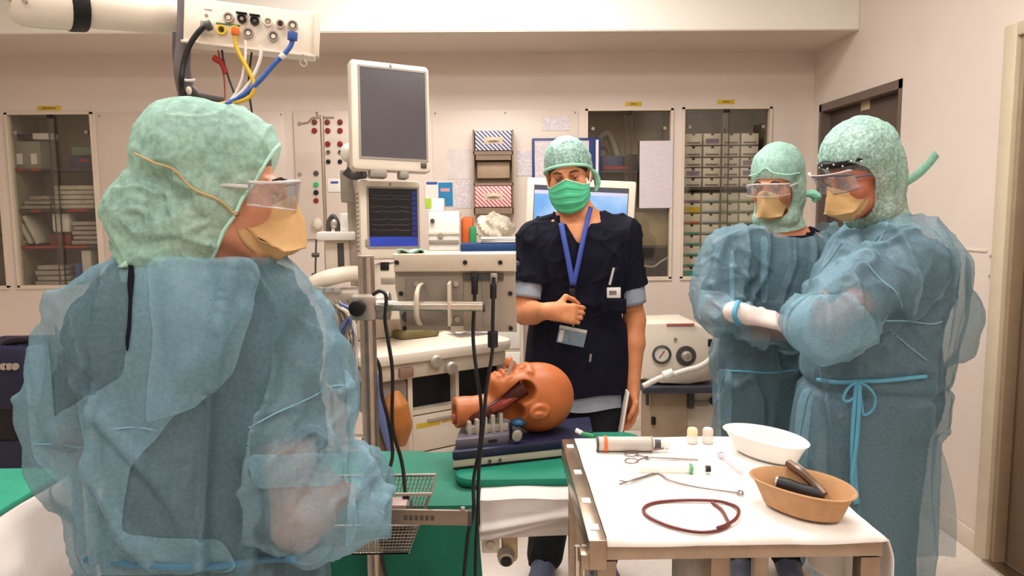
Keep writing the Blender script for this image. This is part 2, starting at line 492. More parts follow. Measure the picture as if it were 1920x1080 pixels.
        val = {o: D[C[:, 0] + o[0], C[:, 1] + o[1], C[:, 2] + o[2]] for o in off}
        for o in off:
            for ax in range(3):
                if o[ax]: continue
                q = list(o); q[ax] = 1; q = tuple(q); a, b = val[o], val[q]; x = (a < 0) != (b < 0)
                t = np.where(x, a / np.where(x, a - b, 1), 0)
                pt = np.tile(np.array(o, float), (len(C), 1)); pt[:, ax] += t
                acc[x] += pt[x]; w_[x] += 1
        V = s.lo + (C + acc / w_[:, None]) * s.h
        F = []
        for ax in range(3):
            u, v = (ax + 1) % 3, (ax + 2) % 3
            sl0 = [slice(None)] * 3; sl1 = [slice(None)] * 3; sl0[ax] = slice(0, -1); sl1[ax] = slice(1, None)
            A, Bm = I[tuple(sl0)], I[tuple(sl1)]
            E = np.argwhere(A != Bm); E = E[(E[:, u] > 0) & (E[:, v] > 0) & (E[:, u] < n[u] - 1) & (E[:, v] < n[v] - 1)]
            fl = A[E[:, 0], E[:, 1], E[:, 2]]
            def g(du, dv):
                q = E.copy(); q[:, u] -= du; q[:, v] -= dv; return idx[q[:, 0], q[:, 1], q[:, 2]]
            Q = np.stack([g(1, 1), g(0, 1), g(0, 0), g(1, 0)], 1)
            Q[~fl] = Q[~fl][:, ::-1]; F.append(Q)
        F = np.concatenate(F); F = F[(F >= 0).all(1)]
        return smooth_mesh(V, F, iters, lam), F

def smooth_mesh(V, F, iters=1, lam=.5):
    if not iters: return V
    a = np.concatenate([F[:, 0], F[:, 1], F[:, 2], F[:, 3]]); b = np.concatenate([F[:, 1], F[:, 2], F[:, 3], F[:, 0]])
    src = np.concatenate([a, b]); dst = np.concatenate([b, a])
    deg = np.bincount(src, minlength=len(V)).astype(float); deg[deg == 0] = 1
    for _ in range(iters):
        S = np.stack([np.bincount(src, weights=V[dst, i], minlength=len(V)) for i in range(3)], 1) / deg[:, None]
        V = V + lam * (S - V)
    return V

def normals(V, F):
    n = np.cross(V[F[:, 2]] - V[F[:, 0]], V[F[:, 3]] - V[F[:, 1]])
    N = np.stack([sum(np.bincount(F[:, j], weights=n[:, i], minlength=len(V)) for j in range(4)) for i in range(3)], 1)
    return N / np.maximum(np.linalg.norm(N, axis=1), 1e-12)[:, None]

def prune(V, F, keep):
    """drop the faces whose every corner fails keep (bool per vertex)"""
    F = F[keep[F].all(1)]; used = np.unique(F); m = np.full(len(V), -1); m[used] = np.arange(len(used))
    return V[used], m[F]

def smooth_rim(V, F, it=8):
    """even out the open edges of a cut cloth"""
    E = np.sort(np.concatenate([F[:, [0, 1]], F[:, [1, 2]], F[:, [2, 3]], F[:, [3, 0]]]), 1)
    U, c = np.unique(E, axis=0, return_counts=True); B = U[c == 1]
    if not len(B): return V
    a = np.concatenate([B[:, 0], B[:, 1]]); b = np.concatenate([B[:, 1], B[:, 0]]); idx = np.unique(a); V = V.copy()
    deg = np.bincount(a, minlength=len(V))[idx][:, None]
    for _ in range(it):
        S = np.stack([np.bincount(a, weights=V[b, i], minlength=len(V))[idx] for i in range(3)], 1) / deg
        V[idx] += .6 * (S - V[idx])
    return V

def npmesh(name, V, F, material, parent=None, mats=None, face_mat=None):
    me = bpy.data.meshes.new(name)
    me.vertices.add(len(V)); me.vertices.foreach_set('co', np.ascontiguousarray(V, np.float32).ravel())
    k = F.shape[1]; me.loops.add(len(F) * k); me.loops.foreach_set('vertex_index', np.ascontiguousarray(F, np.int32).ravel())
    me.polygons.add(len(F)); me.polygons.foreach_set('loop_start', np.arange(0, len(F) * k, k, dtype=np.int32))
    me.polygons.foreach_set('use_smooth', np.ones(len(F), bool))
    me.materials.append(material)
    if mats is not None:
        for m in mats: me.materials.append(m)
        me.polygons.foreach_set('material_index', np.ascontiguousarray(face_mat, np.int32))
    me.update(); me.validate()
    o = bpy.data.objects.new(name, me); put(o, parent)
    if parent is None: WORLD[o.name] = Matrix.Identity(4)
    return o

def folds(V, N, specs):
    """push a cloth surface in and out: specs of (axis, freq, stretch, amp, seed, centre, radius)"""
    out = np.zeros(len(V))
    for (ax, fr, st, amp, seed, c, rad) in specs:
        ax = np.array(ax, float); ax /= np.linalg.norm(ax)
        al = V @ ax
        Q = V * fr - np.outer(al, ax) * fr * (1 - st)
        wv = vnoise(V * 3.0 + 17, seed + 50); Q = Q + wv[:, None] * .35
        n = vnoise(Q, seed)
        rd = 1 - np.abs(n) * 2          # ridged
        d = .45 * n + .4 * (rd * np.abs(rd)) + .45 * np.exp(-(n / .13) ** 2) - .28
        if c is not None:
            d = d * np.exp(-(((V - np.array(c)) ** 2).sum(1)) / rad ** 2)
        out += amp * d
    return V + N * out[:, None]
# ================================================================ the room
YB = 4.75                                    # back wall
XR = at(1518, 420, YB).x                     # right wall
XL, YF = -3.6, -1.9
YBH = 4.18                                   # bulkhead front
ZBH = at(900, 58, YBH).z

def struct(o): return tag(o, kind='structure')

struct(MB().box((XL, YF, -0.05), (XR + 0.02, YB + 0.4, 0)).build('floor', m_floor, smooth=0))
struct(MB().box((XL, YF, CEIL), (XR + 0.02, YB + 0.4, CEIL + 0.05)).build('ceiling', m_ceil, smooth=0))
struct(MB().box((XL - 0.08, YF, 0), (XL, YB, CEIL)).build('wall_left', m_wall, smooth=0))
struct(MB().box((XL - 0.08, YF - 0.08, 0), (XR + 0.1, YF, CEIL)).build('wall_front', m_wall, smooth=0))
struct(MB().box((XL, YBH, ZBH), (XR, YB, CEIL), 0.004).build('ceiling_bulkhead', m_ceil, smooth=0))
MB().box((XL, YBH + .004, ZBH - .004), (XR, YB, ZBH)).build('soffit', m_wall, bpy.data.objects['ceiling_bulkhead'], smooth=0)

# back wall with the recesses of four glass-fronted cabinets
OPEN = [prect(-150, 208, 6, 540, YB), prect(22, 211, 184, 538, YB), prect(1097, 204, 1260, 523, YB), prect(1277, 201, 1443, 521, YB)]
zlo = min(o[2] for o in OPEN[2:]); 
mb = MB()
def wq(x0, x1, z0, z1):
    if x1 > x0 and z1 > z0: mb.box((x0, YB, z0), (x1, YB + 0.06, z1))
xs = XL
for (a, b, c, d) in OPEN:
    wq(xs, a, 0, CEIL); wq(a, b, 0, c); wq(a, b, d, CEIL); xs = b
wq(xs, XR + 0.1, 0, CEIL)
wall_back = struct(mb.build('wall_back', m_wall, smooth=0))
# flat panels screwed to the back wall, seams between them, and their screws
m_panel = mat('wall panel laminate', (219, 203, 190), 0.35, vary=0.02, vscale=4)
for (x0, y0, x1, y1) in [(191, 210, 540, 535), (813, 206, 1084, 520)]:
    a, b, c, d = prect(x0, y0, x1, y1, YB)
    p = MB().box((a, YB - 0.006, c), (b, YB, d), 0.002).build('wall_panel', m_panel, wall_back)
    for sx in (a + .02, (a + b) / 2, b - .02):
        for sz in (c + .02, d - .02):
            MB().cyl((sx, YB - 0.006, sz), (sx, YB - 0.0085, sz), 0.006, seg=10).build('screw', m_grey, p)

# right wall with two door openings
D1a, D1b = atx(1686, 300, XR).y, atx(1534, 300, XR).y
D2b, D2a = atx(1893, 400, XR).y, 1.75
D1t, D2t = atx(1686, 149, XR).z, atx(1893, 74, XR).z
mb = MB()
def rq(y0, y1, z0, z1): mb.box((XR, y0, z0), (XR + 0.12, y1, z1))
rq(YF, D2a, 0, CEIL); rq(D2a, D2b, D2t, CEIL); rq(D2b, D1a, 0, CEIL); rq(D1a, D1b, D1t, CEIL); rq(D1b, YB + .06, 0, CEIL)
wall_right = struct(mb.build('wall_right', m_wall, smooth=0))
zr = atx(1820, 468, XR).z
struct(MB().box((XR - 0.006, D2b + 0.12, zr - 0.006), (XR, D1a - 0.12, zr + 0.006), 0.003).build('trim_1', m_trim))
struct(MB().box((XR - 0.012, D2b + 0.07, 0), (XR, D1a - 0.05, 0.09), 0.005).build('baseboard_right', m_trim))
struct(MB().box((-0.8, YB - 0.012, 0), (XR, YB, 0.09), 0.005).build('baseboard_back', m_trim))

# door in the right wall near the back corner
d1 = struct(MB().box((XR + 0.055, D1a + 0.03, 0.01), (XR + 0.1, D1b - 0.03, D1t - 0.05), 0.003).build('door_1', m_doorbrown))
m_fr = mat('door frame brown', (112, 96, 86), 0.4, vary=0.04)
fr = MB()
fr.box((XR - 0.004, D1a, D1t - 0.045), (XR + 0.12, D1b, D1t)); fr.box((XR - 0.004, D1a, 0), (XR + 0.12, D1a + 0.03, D1t)); fr.box((XR - 0.004, D1b - 0.03, 0), (XR + 0.12, D1b, D1t))
fr.build('frame', m_fr, d1)
hz = 1.02
MB().cyl((XR + 0.055, D1a + 0.1, hz), (XR + 0.0, D1a + 0.1, hz), 0.009).cyl((XR + 0.0, D1a + 0.1, hz), (XR + 0.0, D1a + 0.22, hz), 0.009).build('handle', m_steel, d1)
p = atx(1622, 198, XR + 0.05)
MB().box((XR + 0.05, p.y - 0.05, p.z - 0.025), (XR + 0.0555, p.y + 0.05, p.z + 0.025), 0.002).build('name_plate', mat('tan plate', (190, 172, 140), 0.5), d1)
# nearer sliding door with its wide cream frame
d2 = struct(MB().box((XR + 0.05, D2a + 0.03, 0.01), (XR + 0.1, D2b - 0.02, D2t - 0.03), 0.003).build('door_2', mat('taupe laminate', (120, 98, 78), 0.4, vary=0.04)))
m_tan = mat('tan frame', (204, 188, 162), 0.35, vary=0.03)
fr = MB()
fr.box((XR - 0.018, D2b - 0.005, 0), (XR + 0.12, D2b + 0.07, D2t + 0.05), 0.006); fr.box((XR - 0.018, D2a - 0.06, D2t), (XR + 0.12, D2b, D2t + 0.05), 0.006); fr.box((XR - 0.018, D2a - 0.06, 0), (XR + 0.12, D2a, D2t), 0.006)
fr.build('frame', m_tan, d2)
MB().box((XR + 0.0, D2b - 0.03, 0), (XR + 0.05, D2b - 0.006, D2t), 0.003).build('seal_strip', mat('seal', (150, 128, 104), 0.4), d2)
MB().box((XR - 0.03, D2a, 0.0), (XR + 0.05, D2b, 0.012), 0.003).build('threshold', m_steel, d2)
for i, z in enumerate((zr - .02, zr - .1)):
    MB().cyl((XR - 0.001, D2b + 0.09, z), (XR - 0.006, D2b + 0.09, z), 0.006, seg=10).build('screw', m_grey, wall_right)

# recessed ceiling lamps
m_diff = mat('lamp diffuser', (255, 248, 236), 0.5, emit=3.0, vary=0.01)
for i, (x, y, sx, sy, W) in enumerate(LAMPS):
    t = thing('ceiling_lamp', ['recessed ceiling lamp above the patient table', 'recessed ceiling lamp above the instrument trolley', 'recessed ceiling lamp before the bulkhead',
              'recessed ceiling lamp behind the camera on the pendant side', 'recessed ceiling lamp behind the camera on the door side'][i], 'ceiling lamp', (x, y, CEIL), 'ceiling lamps')
    f = MB()
    for (a, b) in (((-sx / 2 - .03, -sy / 2 - .03), (sx / 2 + .03, -sy / 2)), ((-sx / 2 - .03, sy / 2), (sx / 2 + .03, sy / 2 + .03)), ((-sx / 2 - .03, -sy / 2), (-sx / 2, sy / 2)), ((sx / 2, -sy / 2), (sx / 2 + .03, sy / 2))):
        f.box((x + a[0], y + a[1], CEIL - 0.02), (x + b[0], y + b[1], CEIL))
    f.build('frame', m_white, t, smooth=0)
    MB().box((x - sx / 2, y - sy / 2, CEIL - 0.012), (x + sx / 2, y + sy / 2, CEIL)).build('diffuser', m_diff, t, smooth=0)
    ld = bpy.data.lights.new('lamp', 'AREA'); ld.shape = 'RECTANGLE'; ld.size = sx; ld.size_y = sy; ld.energy = W; ld.color = WARM
    lo = bpy.data.objects.new('lamp_light', ld); lo.location = (x, y, CEIL - 0.02); put(lo); 

# ================================================================ built-in cabinets
m_inner = mat('cabinet interior', (158, 142, 124), 0.6, vary=0.03)
m_frame = mat('cabinet frame', (222, 206, 186), 0.4, vary=0.02)
DC = 0.34
def cabinet(rect, label, shelves, knobs=True):
    a, b, c, d = rect
    t = thing('glass_cabinet', label, 'cabinet', ((a + b) / 2, YB + DC, c))
    s = MB()
    s.box((a, YB + DC, c), (b, YB + DC + .02, d)); s.box((a - .02, YB + .06, c), (a, YB + DC, d)); s.box((b, YB + .06, c), (b + .02, YB + DC, d))
    s.box((a, YB + .06, c - .02), (b, YB + DC, c)); s.box((a, YB + .06, d), (b, YB + DC, d + .02))
    s.build('carcass', m_inner, t, smooth=0)
    f = MB(); w_ = 0.016
    f.box((a, YB - .012, c), (a + w_, YB + .03, d)); f.box((b - w_, YB - .012, c), (b, YB + .03, d)); f.box((a, YB - .012, c - .01), (b, YB + .03, c + .012)); f.box((a, YB - .012, d - .012), (b, YB + .03, d))
    f.build('frame', m_frame, t, smooth=0)
    m = (a + b) / 2
    for (x0, x1, y) in ((a + w_, m + .02, YB + .012), (m - .02, b - w_, YB + .022)):
        g = MB().box((x0, y, c + .012), (x1, y + .005, d - .012)).build('glass_door', m_glass, t, smooth=0)
        e = x1 if x0 < m - .1 else x0
        MB().box((e - .0025, y - .001, c + .012), (e + .0025, y + .006, d - .012)).build('door_edge', m_dgrey, g, smooth=0)
    MB().box((m - .014, YB - .002, d - .03), (m + .014, YB + .012, d - .014), .002).build('lock', m_black, t)
    if knobs:
        for x in (a + .05, b - .05):
            MB().cyl((x, YB + .0115, d - .12), (x, YB + .004, d - .12), .011, seg=14).build('finger_pull', m_grey, t)
    for z in shelves:
        sh = MB().box((a, YB + .05, z - .012), (b, YB + DC, z), .002).build('shelf', m_dgrey, t)
    return t

def sz(y, x=100): return at(x, y, YB + .06).z
cab0 = cabinet(OPEN[0], 'glass-fronted wall cabinet cut off by the picture edge', [sz(315), sz(440)])
SL = [sz(316), sz(393), sz(461)]
cab1 = cabinet(OPEN[1], 'glass-fronted wall cabinet full of packs beside the pendant', SL)
for z, spans in ((SL[0], ((24, 40), (55, 72))), (SL[1], ((50, 68), (118, 156))), (SL[2], ((26, 100), (104, 150)))):
    for (p0, p1) in spans:
        MB().box((at(p0, 393, YB).x, YB + .046, z - .014), (at(p1, 393, YB).x, YB + .05, z + .001)).build('label_strip', m_red, cab1, smooth=0)
cab2 = cabinet(OPEN[2], 'glass-fronted wall cabinet with a paper list taped on it', [sz(320, 1180), sz(462, 1180)])
cab3 = cabinet(OPEN[3], 'glass-fronted wall cabinet filled with small drawers', [sz(352, 1360)])

# labels above the cabinets
for (x0, x1, y, lab) in ((70, 114, 203, 'yellow label strip above the cabinet full of packs'), (1172, 1203, 195, 'yellow label strip above the cabinet with the paper list'), (1345, 1377, 191, 'yellow label strip above the cabinet of small drawers')):
    a, b, c, d = prect(x0, y - 4, x1, y + 4, YB)
    o = MB().box((a, YB - .003, c), (b, YB, d), .001).build('label_strip', m_yellow); tag(o, lab, 'label', 'yellow labels above cabinets')
    MB().box((a + .03, YB - .0036, (c + d) / 2 - .005), (b - .03, YB - .003, (c + d) / 2 + .005)).build('lettering', mat('label ink', (150, 120, 40), 0.6), o, smooth=0)
    tag(o, lab, 'label', 'yellow labels above cabinets')

# ---- things in the cabinet beside the pendant
def item(name, label, cat, x0, y0, x1, y1, z0, m, depth=.2, dy=.08, bevel=.006, group=None, rot=None):
    a, b, c, d = prect(x0, y0, x1, y1, YB + dy)
    h = d - c
    mbx = MB().box((a, YB + dy, z0), (b, YB + dy + depth, z0 + h), bevel, rot)
    o = mbx.build(name, m); return tag(o, label, cat, group)
m_clearbox = mat('frosted plastic', (190, 190, 172), 0.3, alpha=0.55)
o = item('plastic_box', 'clear plastic storage box with two white labels', 'box', 22, 262, 76, 314, SL[0], m_clearbox)
for x in (31, 58): pbox(MB(), x, 288, x + 11, 308, YB + .078, .002).build('label', m_paper, o, smooth=0)
item('blue_pouch', 'small dark blue pouch lying on the clear plastic box', 'pouch', 28, 248, 58, 258, sz(260), m_navy, .1, .1)
item('white_pouch', 'small white pouch next to the dark blue pouch', 'pouch', 60, 246, 92, 258, sz(260), m_white, .1, .1)
o = item('blue_box', 'blue storage box with a red mark in the cabinet', 'box', 130, 292, 176, 314, SL[0], mat('dull blue', (58, 70, 104), .5))
pbox(MB(), 148, 298, 166, 304, YB + .0785, .002).build('label', m_red, o, smooth=0)
item('green_bag', 'crumpled pale green bag on the blue storage box', 'bag', 132, 274, 172, 292, sz(292), mat('pale green film', (128, 146, 124), .4), .14, .1, .012)
m_pack = mat('sterile pack', (206, 196, 182), .5, vary=.12, vscale=20)
words = ['lowest', 'second lowest', 'third', 'fourth', 'topmost']
for k in range(5):
    y1 = 392 - k * 9
    item('sterile_pack', f'flat white sterile pack, {words[k]} of the tall pile', 'pack', 98 + k % 2 * 4, y1 - 8, 176, y1, sz(y1), m_pack, .2, .07 + .01 * (k % 2), .006, 'white packs on the second shelf')
for k in range(3):
    y1 = 392 - k * 9
    item('sterile_pack', f'thin grey sterile pack, {["lowest", "middle", "topmost"][k]} of the low pile', 'pack', 36 + k * 9, y1 - 7, 92, y1, sz(y1), mat('grey pack', (160, 150, 142), .5, vary=.15), .2, .07, .006, 'grey packs on the second shelf')
for k in range(3):
    c = at(46 + 14 * k, 430, YB + .15)
    o = MB().box((c.x - .012, YB + .08, SL[2] + .005), (c.x + .012, YB + .26, SL[2] + .2), .004, Matrix.Rotation(-.42, 3, 'Y')).build('envelope_box', m_pack)
    o.location.x = -.015
    tag(o, f'tilted white envelope box, {["outermost", "middle", "innermost"][k]} of the three leaning', 'box', 'leaning envelope boxes')
item('white_bag', 'white plastic bag on the red box in the cabinet', 'bag', 96, 400, 130, 438, sz(437), m_white, .12, .1, .02)
item('red_box', 'dark red box under the white bag in the cabinet', 'box', 92, 437, 132, 458, SL[2], mat('dark red card', (124, 40, 36), .5), .16, .09)
m_mag = mat('grey white booklet', (188, 178, 172), .5, vary=.1)
for k in range(5):
    y1 = 459 - k * 9
    item('folded_drape_pack', f'folded grey drape pack, {words[k]} of the pile beside the red box', 'pack', 134 + (k % 2) * 3, y1 - 7, 183, y1, sz(y1), m_mag, .2, .08 + .012 * (k % 2), .004, 'drape packs on the third shelf')
z0 = OPEN[1][2]
for k in range(4):
    y1 = 537 - k * 10
    item('folded_cloth_pack', f'striped cloth pack, {words[k]} of the pile on the cabinet floor', 'pack', 66 + 4 * (k % 2), y1 - 8, 132 - 5 * k, y1, z0 + at(100, y1, YB + .06).z - at(100, 537, YB + .06).z, m_mag, .18, .08, .004, 'cloth packs on the cabinet floor')
item('blue_folder', 'narrow blue folder standing on the cabinet floor', 'folder', 140, 494, 150, 536, z0, m_blue, .18, .08)
item('white_bottle_pack', 'upright white pack beside the narrow blue folder', 'pack', 153, 470, 172, 536, z0, m_white, .14, .1, .012)

# ---- things in the cabinet with the paper list
s1 = sz(320, 1180); s2 = sz(462, 1180); z0 = OPEN[2][2]
o = item('red_edged_folder', 'blue storage bin with a red edge in the cabinet', 'bin', 1128, 290, 1168, 319, s1, mat('slate blue', (62, 72, 108), .5))
pbox(MB(), 1132, 312, 1178, 317, YB + .078, .003).build('edge_strip', m_red, o, smooth=0)
item('navy_folder', 'navy storage bin beside the red-edged blue bin', 'bin', 1176, 288, 1196, 319, s1, m_navy)
t = thing('respirator_mask_hose', 'coiled pale corrugated hose on the upper cabinet shelf', 'hose', (at(1150, 290, YB + .2).x, YB + .2, s1))
MB().tube([at(x, y, YB + .308) for x, y in ((1112, 316), (1118, 280), (1128, 255), (1140, 250), (1150, 268), (1158, 292), (1166, 318))], .022, 10).build('tubing', mat('pale hose', (178, 168, 150), .5), t)
MB().tube([at(x, y, YB + .31) for x, y in ((1106, 316), (1108, 290), (1124, 272), (1142, 282), (1146, 318))], .014, 8).build('inner_tubing', mat('dull hose', (120, 108, 92), .5), t)
item('beige_crate', 'large beige crate on the middle of the cabinet', 'crate', 1160, 398, 1254, 461, s2, mat('beige crate', (158, 138, 108), .55), .22)
item('black_case', 'black case lying under the beige crate', 'case', 1150, 490, 1246, 521, z0, m_black, .2)
o = MB().tube([at(x, y, YB + .05) for x, y in ((1205, 498), (1225, 500), (1240, 490), (1254, 482))], .007, 8).build('grey_tube', m_grey); tag(o, 'thin grey tube lying over the black case', 'tube')

# ---- drawer blocks
def drawers(name, label, x0, x1, rows, ncol, z0ref, colour):
    a, b, _, _ = prect(x0, 380, x1, 420, YB + .08)
    ztop = at((x0 + x1) / 2, rows[0], YB + .08).z; zbot = at((x0 + x1) / 2, rows[-1], YB + .08).z
    off = z0ref - zbot
    t = thing(name, label, 'drawers', ((a + b) / 2, YB + .2, z0ref))
    MB().box((a, YB + .088, z0ref), (b, YB + .3, ztop + off), .003).build('body', colour, t)
    wd = (b - a) / ncol
    for r in range(len(rows) - 1):
        zt = at((x0 + x1) / 2, rows[r], YB + .08).z + off; zb = at((x0 + x1) / 2, rows[r + 1], YB + .08).z + off
        for c_ in range(ncol):
            xa = a + c_ * wd + .006; xb = a + (c_ + 1) * wd - .006
            hh = zt - zb
            dcol = mat('drawer face', (226, 214, 200), .45, vary=.05, vscale=9)
            d = MB().box((xa, YB + .074, zb + .006), (xb, YB + .092, zt - .004), .003).build('drawer', dcol, t)
            yield t, d, r, c_, xa, xb, zb, zt
m_dk = mat('drawer body lilac grey', (134, 116, 116), .5); m_dk2 = mat('drawer body grey green', (150, 148, 128), .5)
m_ink = mat('label grey ink', (120, 108, 104), .6)
for (t, d, r, c_, xa, xb, zb, zt) in drawers('drawer_block', 'upper block of small drawers with lilac labels', 1280, 1420, [242, 266, 288, 307, 326, 345], 4, sz(352, 1360), m_dk):
    MB().box(((xa + xb) / 2 - .008, YB + .066, zt - .014), ((xa + xb) / 2 + .008, YB + .076, zt - .004), .002).build('pull', m_black, d)
    lm = m_lilac if (r, c_) in ((3, 0), (2, 3), (3, 3), (0, 1)) else m_ink
    MB().box((xa + .012, YB + .0725, zb + .014), (xb - .012, YB + .0745, zb + .024 + (.02 if lm is m_lilac else 0))).build('label', lm, d, smooth=0)
strip = {0: m_lilac, 1: m_yellow, 2: m_orange, 3: m_teal, 4: m_teal, 5: m_teal, 6: m_teal, 7: m_teal}
m_pblue = mat('pale blue label', (150, 170, 190), .5); m_pgreen = mat('pale green label', (150, 170, 130), .5)
for (t, d, r, c_, xa, xb, zb, zt) in drawers('drawer_block', 'lower block of small drawers with coloured labels', 1279, 1420, [362, 381, 401, 421, 441, 461, 481, 501, 520], 4, OPEN[3][2], m_dk2):
    MB().box(((xa + xb) / 2 - .008, YB + .066, zt - .012), ((xa + xb) / 2 + .008, YB + .076, zt - .002), .002).build('pull', m_black, d)
    lm = strip[r] if c_ == 0 else (m_pblue if c_ == 1 else m_pgreen)
    h = .034 if (r, c_) in ((1, 0), (7, 0)) else .01
    MB().box((xa + .002, YB + .0725, zb + .008), (xb - .002, YB + .0745, zb + .008 + h)).build('label', lm, d, smooth=0)

# paper list taped on the cabinet glass
def sheet(name, label, cat, x0, y0, x1, y1, Y, m, th=.0015):
    a, b, c, d = prect(x0, y0, x1, y1, Y)
    o = MB().box((a, Y - th, c), (b, Y, d)).build(name, m, smooth=0); return tag(o, label, cat)
o = sheet('paper_list', 'long printed paper list taped on the cabinet glass', 'paper', 1199, 264, 1261, 390, YB - .013, m_text2)
o = sheet('paper_notice', 'small printed notice high on the wall beside the cabinet', 'paper', 1016, 219, 1068, 245, YB - .007, m_text)
o = sheet('paper_notes', 'column of printed notes on the wall beside the blue board', 'paper', 968, 282, 998, 330, YB - .007, m_text)
o = sheet('blue_poster', 'poster with blue and white halves behind the monitors', 'poster', 797, 340, 850, 388, YB - .007, m_paper)
pbox(MB(), 822, 342, 849, 387, YB - .0095, .001).build('blue_field', mat('poster blue', (40, 128, 176), .5), o, smooth=0)
pbox(MB(), 826, 353, 843, 359, YB - .0105, .001).build('red_line', mat('poster pink', (220, 150, 150), .5), o, smooth=0)
pbox(MB(), 799, 341, 820, 346, YB - .0095, .001).build('blue_band', m_blue, o, smooth=0)
o = sheet('instruction_sheet', 'white printed instruction sheet beside the blue poster', 'paper', 851, 338, 884, 390, YB - .007, m_text)
o = sheet('pale_sheet', 'blank pale sheet above the printed instruction sheet', 'paper', 838, 280, 884, 336, YB - .0065, mat('pale sheet', (216, 204, 200), .7))
# blue framed board behind the nurse
a, b, c, d = prect(998, 259, 1126, 430, YB - .02)
t = thing('notice_board', 'navy-framed notice board on the wall behind the nurse', 'board', ((a + b) / 2, YB, c))
MB().box((a, YB - .03, c), (b, YB - .006, d), .004).build('frame', mat('board navy', (36, 52, 110), .45), t)
pbox(MB(), 1003, 264, 1104, 425, YB - .033, .003).build('sheet', m_text, t, smooth=0)
pbox(MB(), 1117, 262, 1122, 425, YB - .033, .003).build('edge_strip', m_paper, t, smooth=0)
for x in (1051, 1070): pbox(MB(), x, 257, x + 8, 263, YB - .036, .01, .002).build('clip', m_black, t)
# glove-box dispenser
a, b, c, d = prect(888, 243, 962, 401, YB - .1)
t = thing('glove_dispenser', 'brown metal glove box rack with three slots on the wall', 'dispenser', ((a + b) / 2, YB, c))
m_rack = mat('taupe metal', (140, 118, 98), .45, vary=.04)
s = MB(); s.box((a, YB - .02, c), (b, YB - .006, d)); s.box((a - .004, YB - .1, c), (a + .006, YB - .006, d)); s.box((b - .006, YB - .1, c), (b + .004, YB - .006, d))
zz = [at(925, y, YB - .1).z for y in (401, 389, 348, 343, 290, 283)]
s.box((a, YB - .1, zz[0]), (b, YB - .006, zz[1])); s.box((a, YB - .1, zz[2]), (b, YB - .006, zz[3])); s.box((a, YB - .1, zz[4]), (b, YB - .006, zz[5]))
s.build('rack', m_rack, t, smooth=0)
MB().box((a + .02, YB - .06, zz[3] + .03), (b - .02, YB - .02, zz[4] - .04), .004).build('slot_plate', mat('taupe light', (168, 144, 118), .45), t)
pbox(MB(), 892, 291, 958, 300, YB - .1, .01).build('lip', m_rack, t, smooth=0)
def glovebox(label, y0, y1, ink):
    m = printed('glove box ' + label[:8], (226, 216, 214), ink, 'stripes', 24, axis='D', dens=.5)
    a2, b2, c2, d2 = prect(891, y0, 959, y1, YB - .108)
    o = MB().box((a2, YB - .108, c2), (b2, YB - .025, d2), .003).build('glove_box', m); tag(o, label, 'glove box')
    w2 = b2 - a2; h2 = d2 - c2
    MB().box((a2 + w2 * .24, YB - .1095, c2 + h2 * .34), (b2 - w2 * .24, YB - .108, d2 - h2 * .32)).build('opening', mat('glove opening', (206, 186, 164), .6), o, smooth=0)
    MB().tube([(a2 + w2 * .34, YB - .112, c2 + h2 * .5), (a2 + w2 * .5, YB - .118, c2 + h2 * .56), (a2 + w2 * .66, YB - .112, c2 + h2 * .5)], [.006, .012, .006], 8).build('glove_tip', mat('latex tip', (222, 206, 180), .6), o)
glovebox('blue and white striped glove box atop the brown rack', 245, 282, (78, 86, 130))
glovebox('red and white striped glove box low in the brown rack', 349, 388, (206, 92, 92))

# service panel with gas and power sockets
a, b, c, d = prect(554, 208, 662, 448, YB - .02)
t = thing('service_panel', 'wall service panel with rows of red and black sockets', 'panel', ((a + b) / 2, YB, c))
MB().box((a, YB - .02, c), (b, YB, d), .003).build('plate', m_panel, t)
def sock(x, y, r, m, mi=m_black):
    p = at(x, y, YB - .02)
    s_ = MB().cyl((p.x, YB - .019, p.z), (p.x, YB - .032, p.z), r, seg=16, bevel=.003).build('socket', m, t)
    MB().cyl((p.x, YB - .0319, p.z), (p.x, YB - .034, p.z), r * .5, seg=12).build('socket_hole', mi, s_)
m_dred = mat('dark red socket', (140, 34, 36), .45)
for (x, y) in ((590, 229), (614, 229), (638, 229), (590, 245), (615, 245), (638, 245), (615, 270), (638, 270)): sock(x, y, .017, m_dred, m_dgrey if y == 229 else m_dred)
for (x, y) in ((616, 285), (638, 285)): sock(x, y, .014, m_grey)
for (x, y) in ((616, 303), (638, 303)): sock(x, y, .014, m_black)
for (y, m) in ((325, m_dgrey), (346, mat('green lamp', (36, 170, 104), .3, emit=.3)), (361, m_black), (376, m_dred)): sock(593, y, .016, m, m)
for y in (232, 327, 415):
    p = at(562, y, YB - .02); MB().cyl((p.x, YB - .019, p.z), (p.x, YB - .026, p.z), .012, seg=14).build('screw', m_grey, t)
pbox(MB(), 614, 335, 640, 360, YB - .026, .01, .003).build('display', m_white, t)
pbox(MB(), 620, 340, 634, 344, YB - .028, .003).build('display_window', m_blue, t, smooth=0)
p = at(595, 420, YB - .03); MB().sph((p.x, YB - .03, p.z), (.034, .03, .04)).build('gas_outlet', m_cream, t)
# second small box low on the wall
a, b, c, d = prect(470, 470, 545, 540, YB - .03)
t = thing('wall_unit', 'grey wall unit with a red strip beside the masked woman', 'wall unit', ((a + b) / 2, YB, c))
MB().box((a, YB - .03, c), (b, YB, d), .004).build('body', m_cream, t)
pbox(MB(), 485, 472, 540, 490, YB - .036, .008).build('window', m_grey, t)
pbox(MB(), 478, 497, 529, 503, YB - .036, .008).build('strip', m_red, t)
pbox(MB(), 484, 506, 536, 522, YB - .036, .008).build('lower_window', m_grey, t)
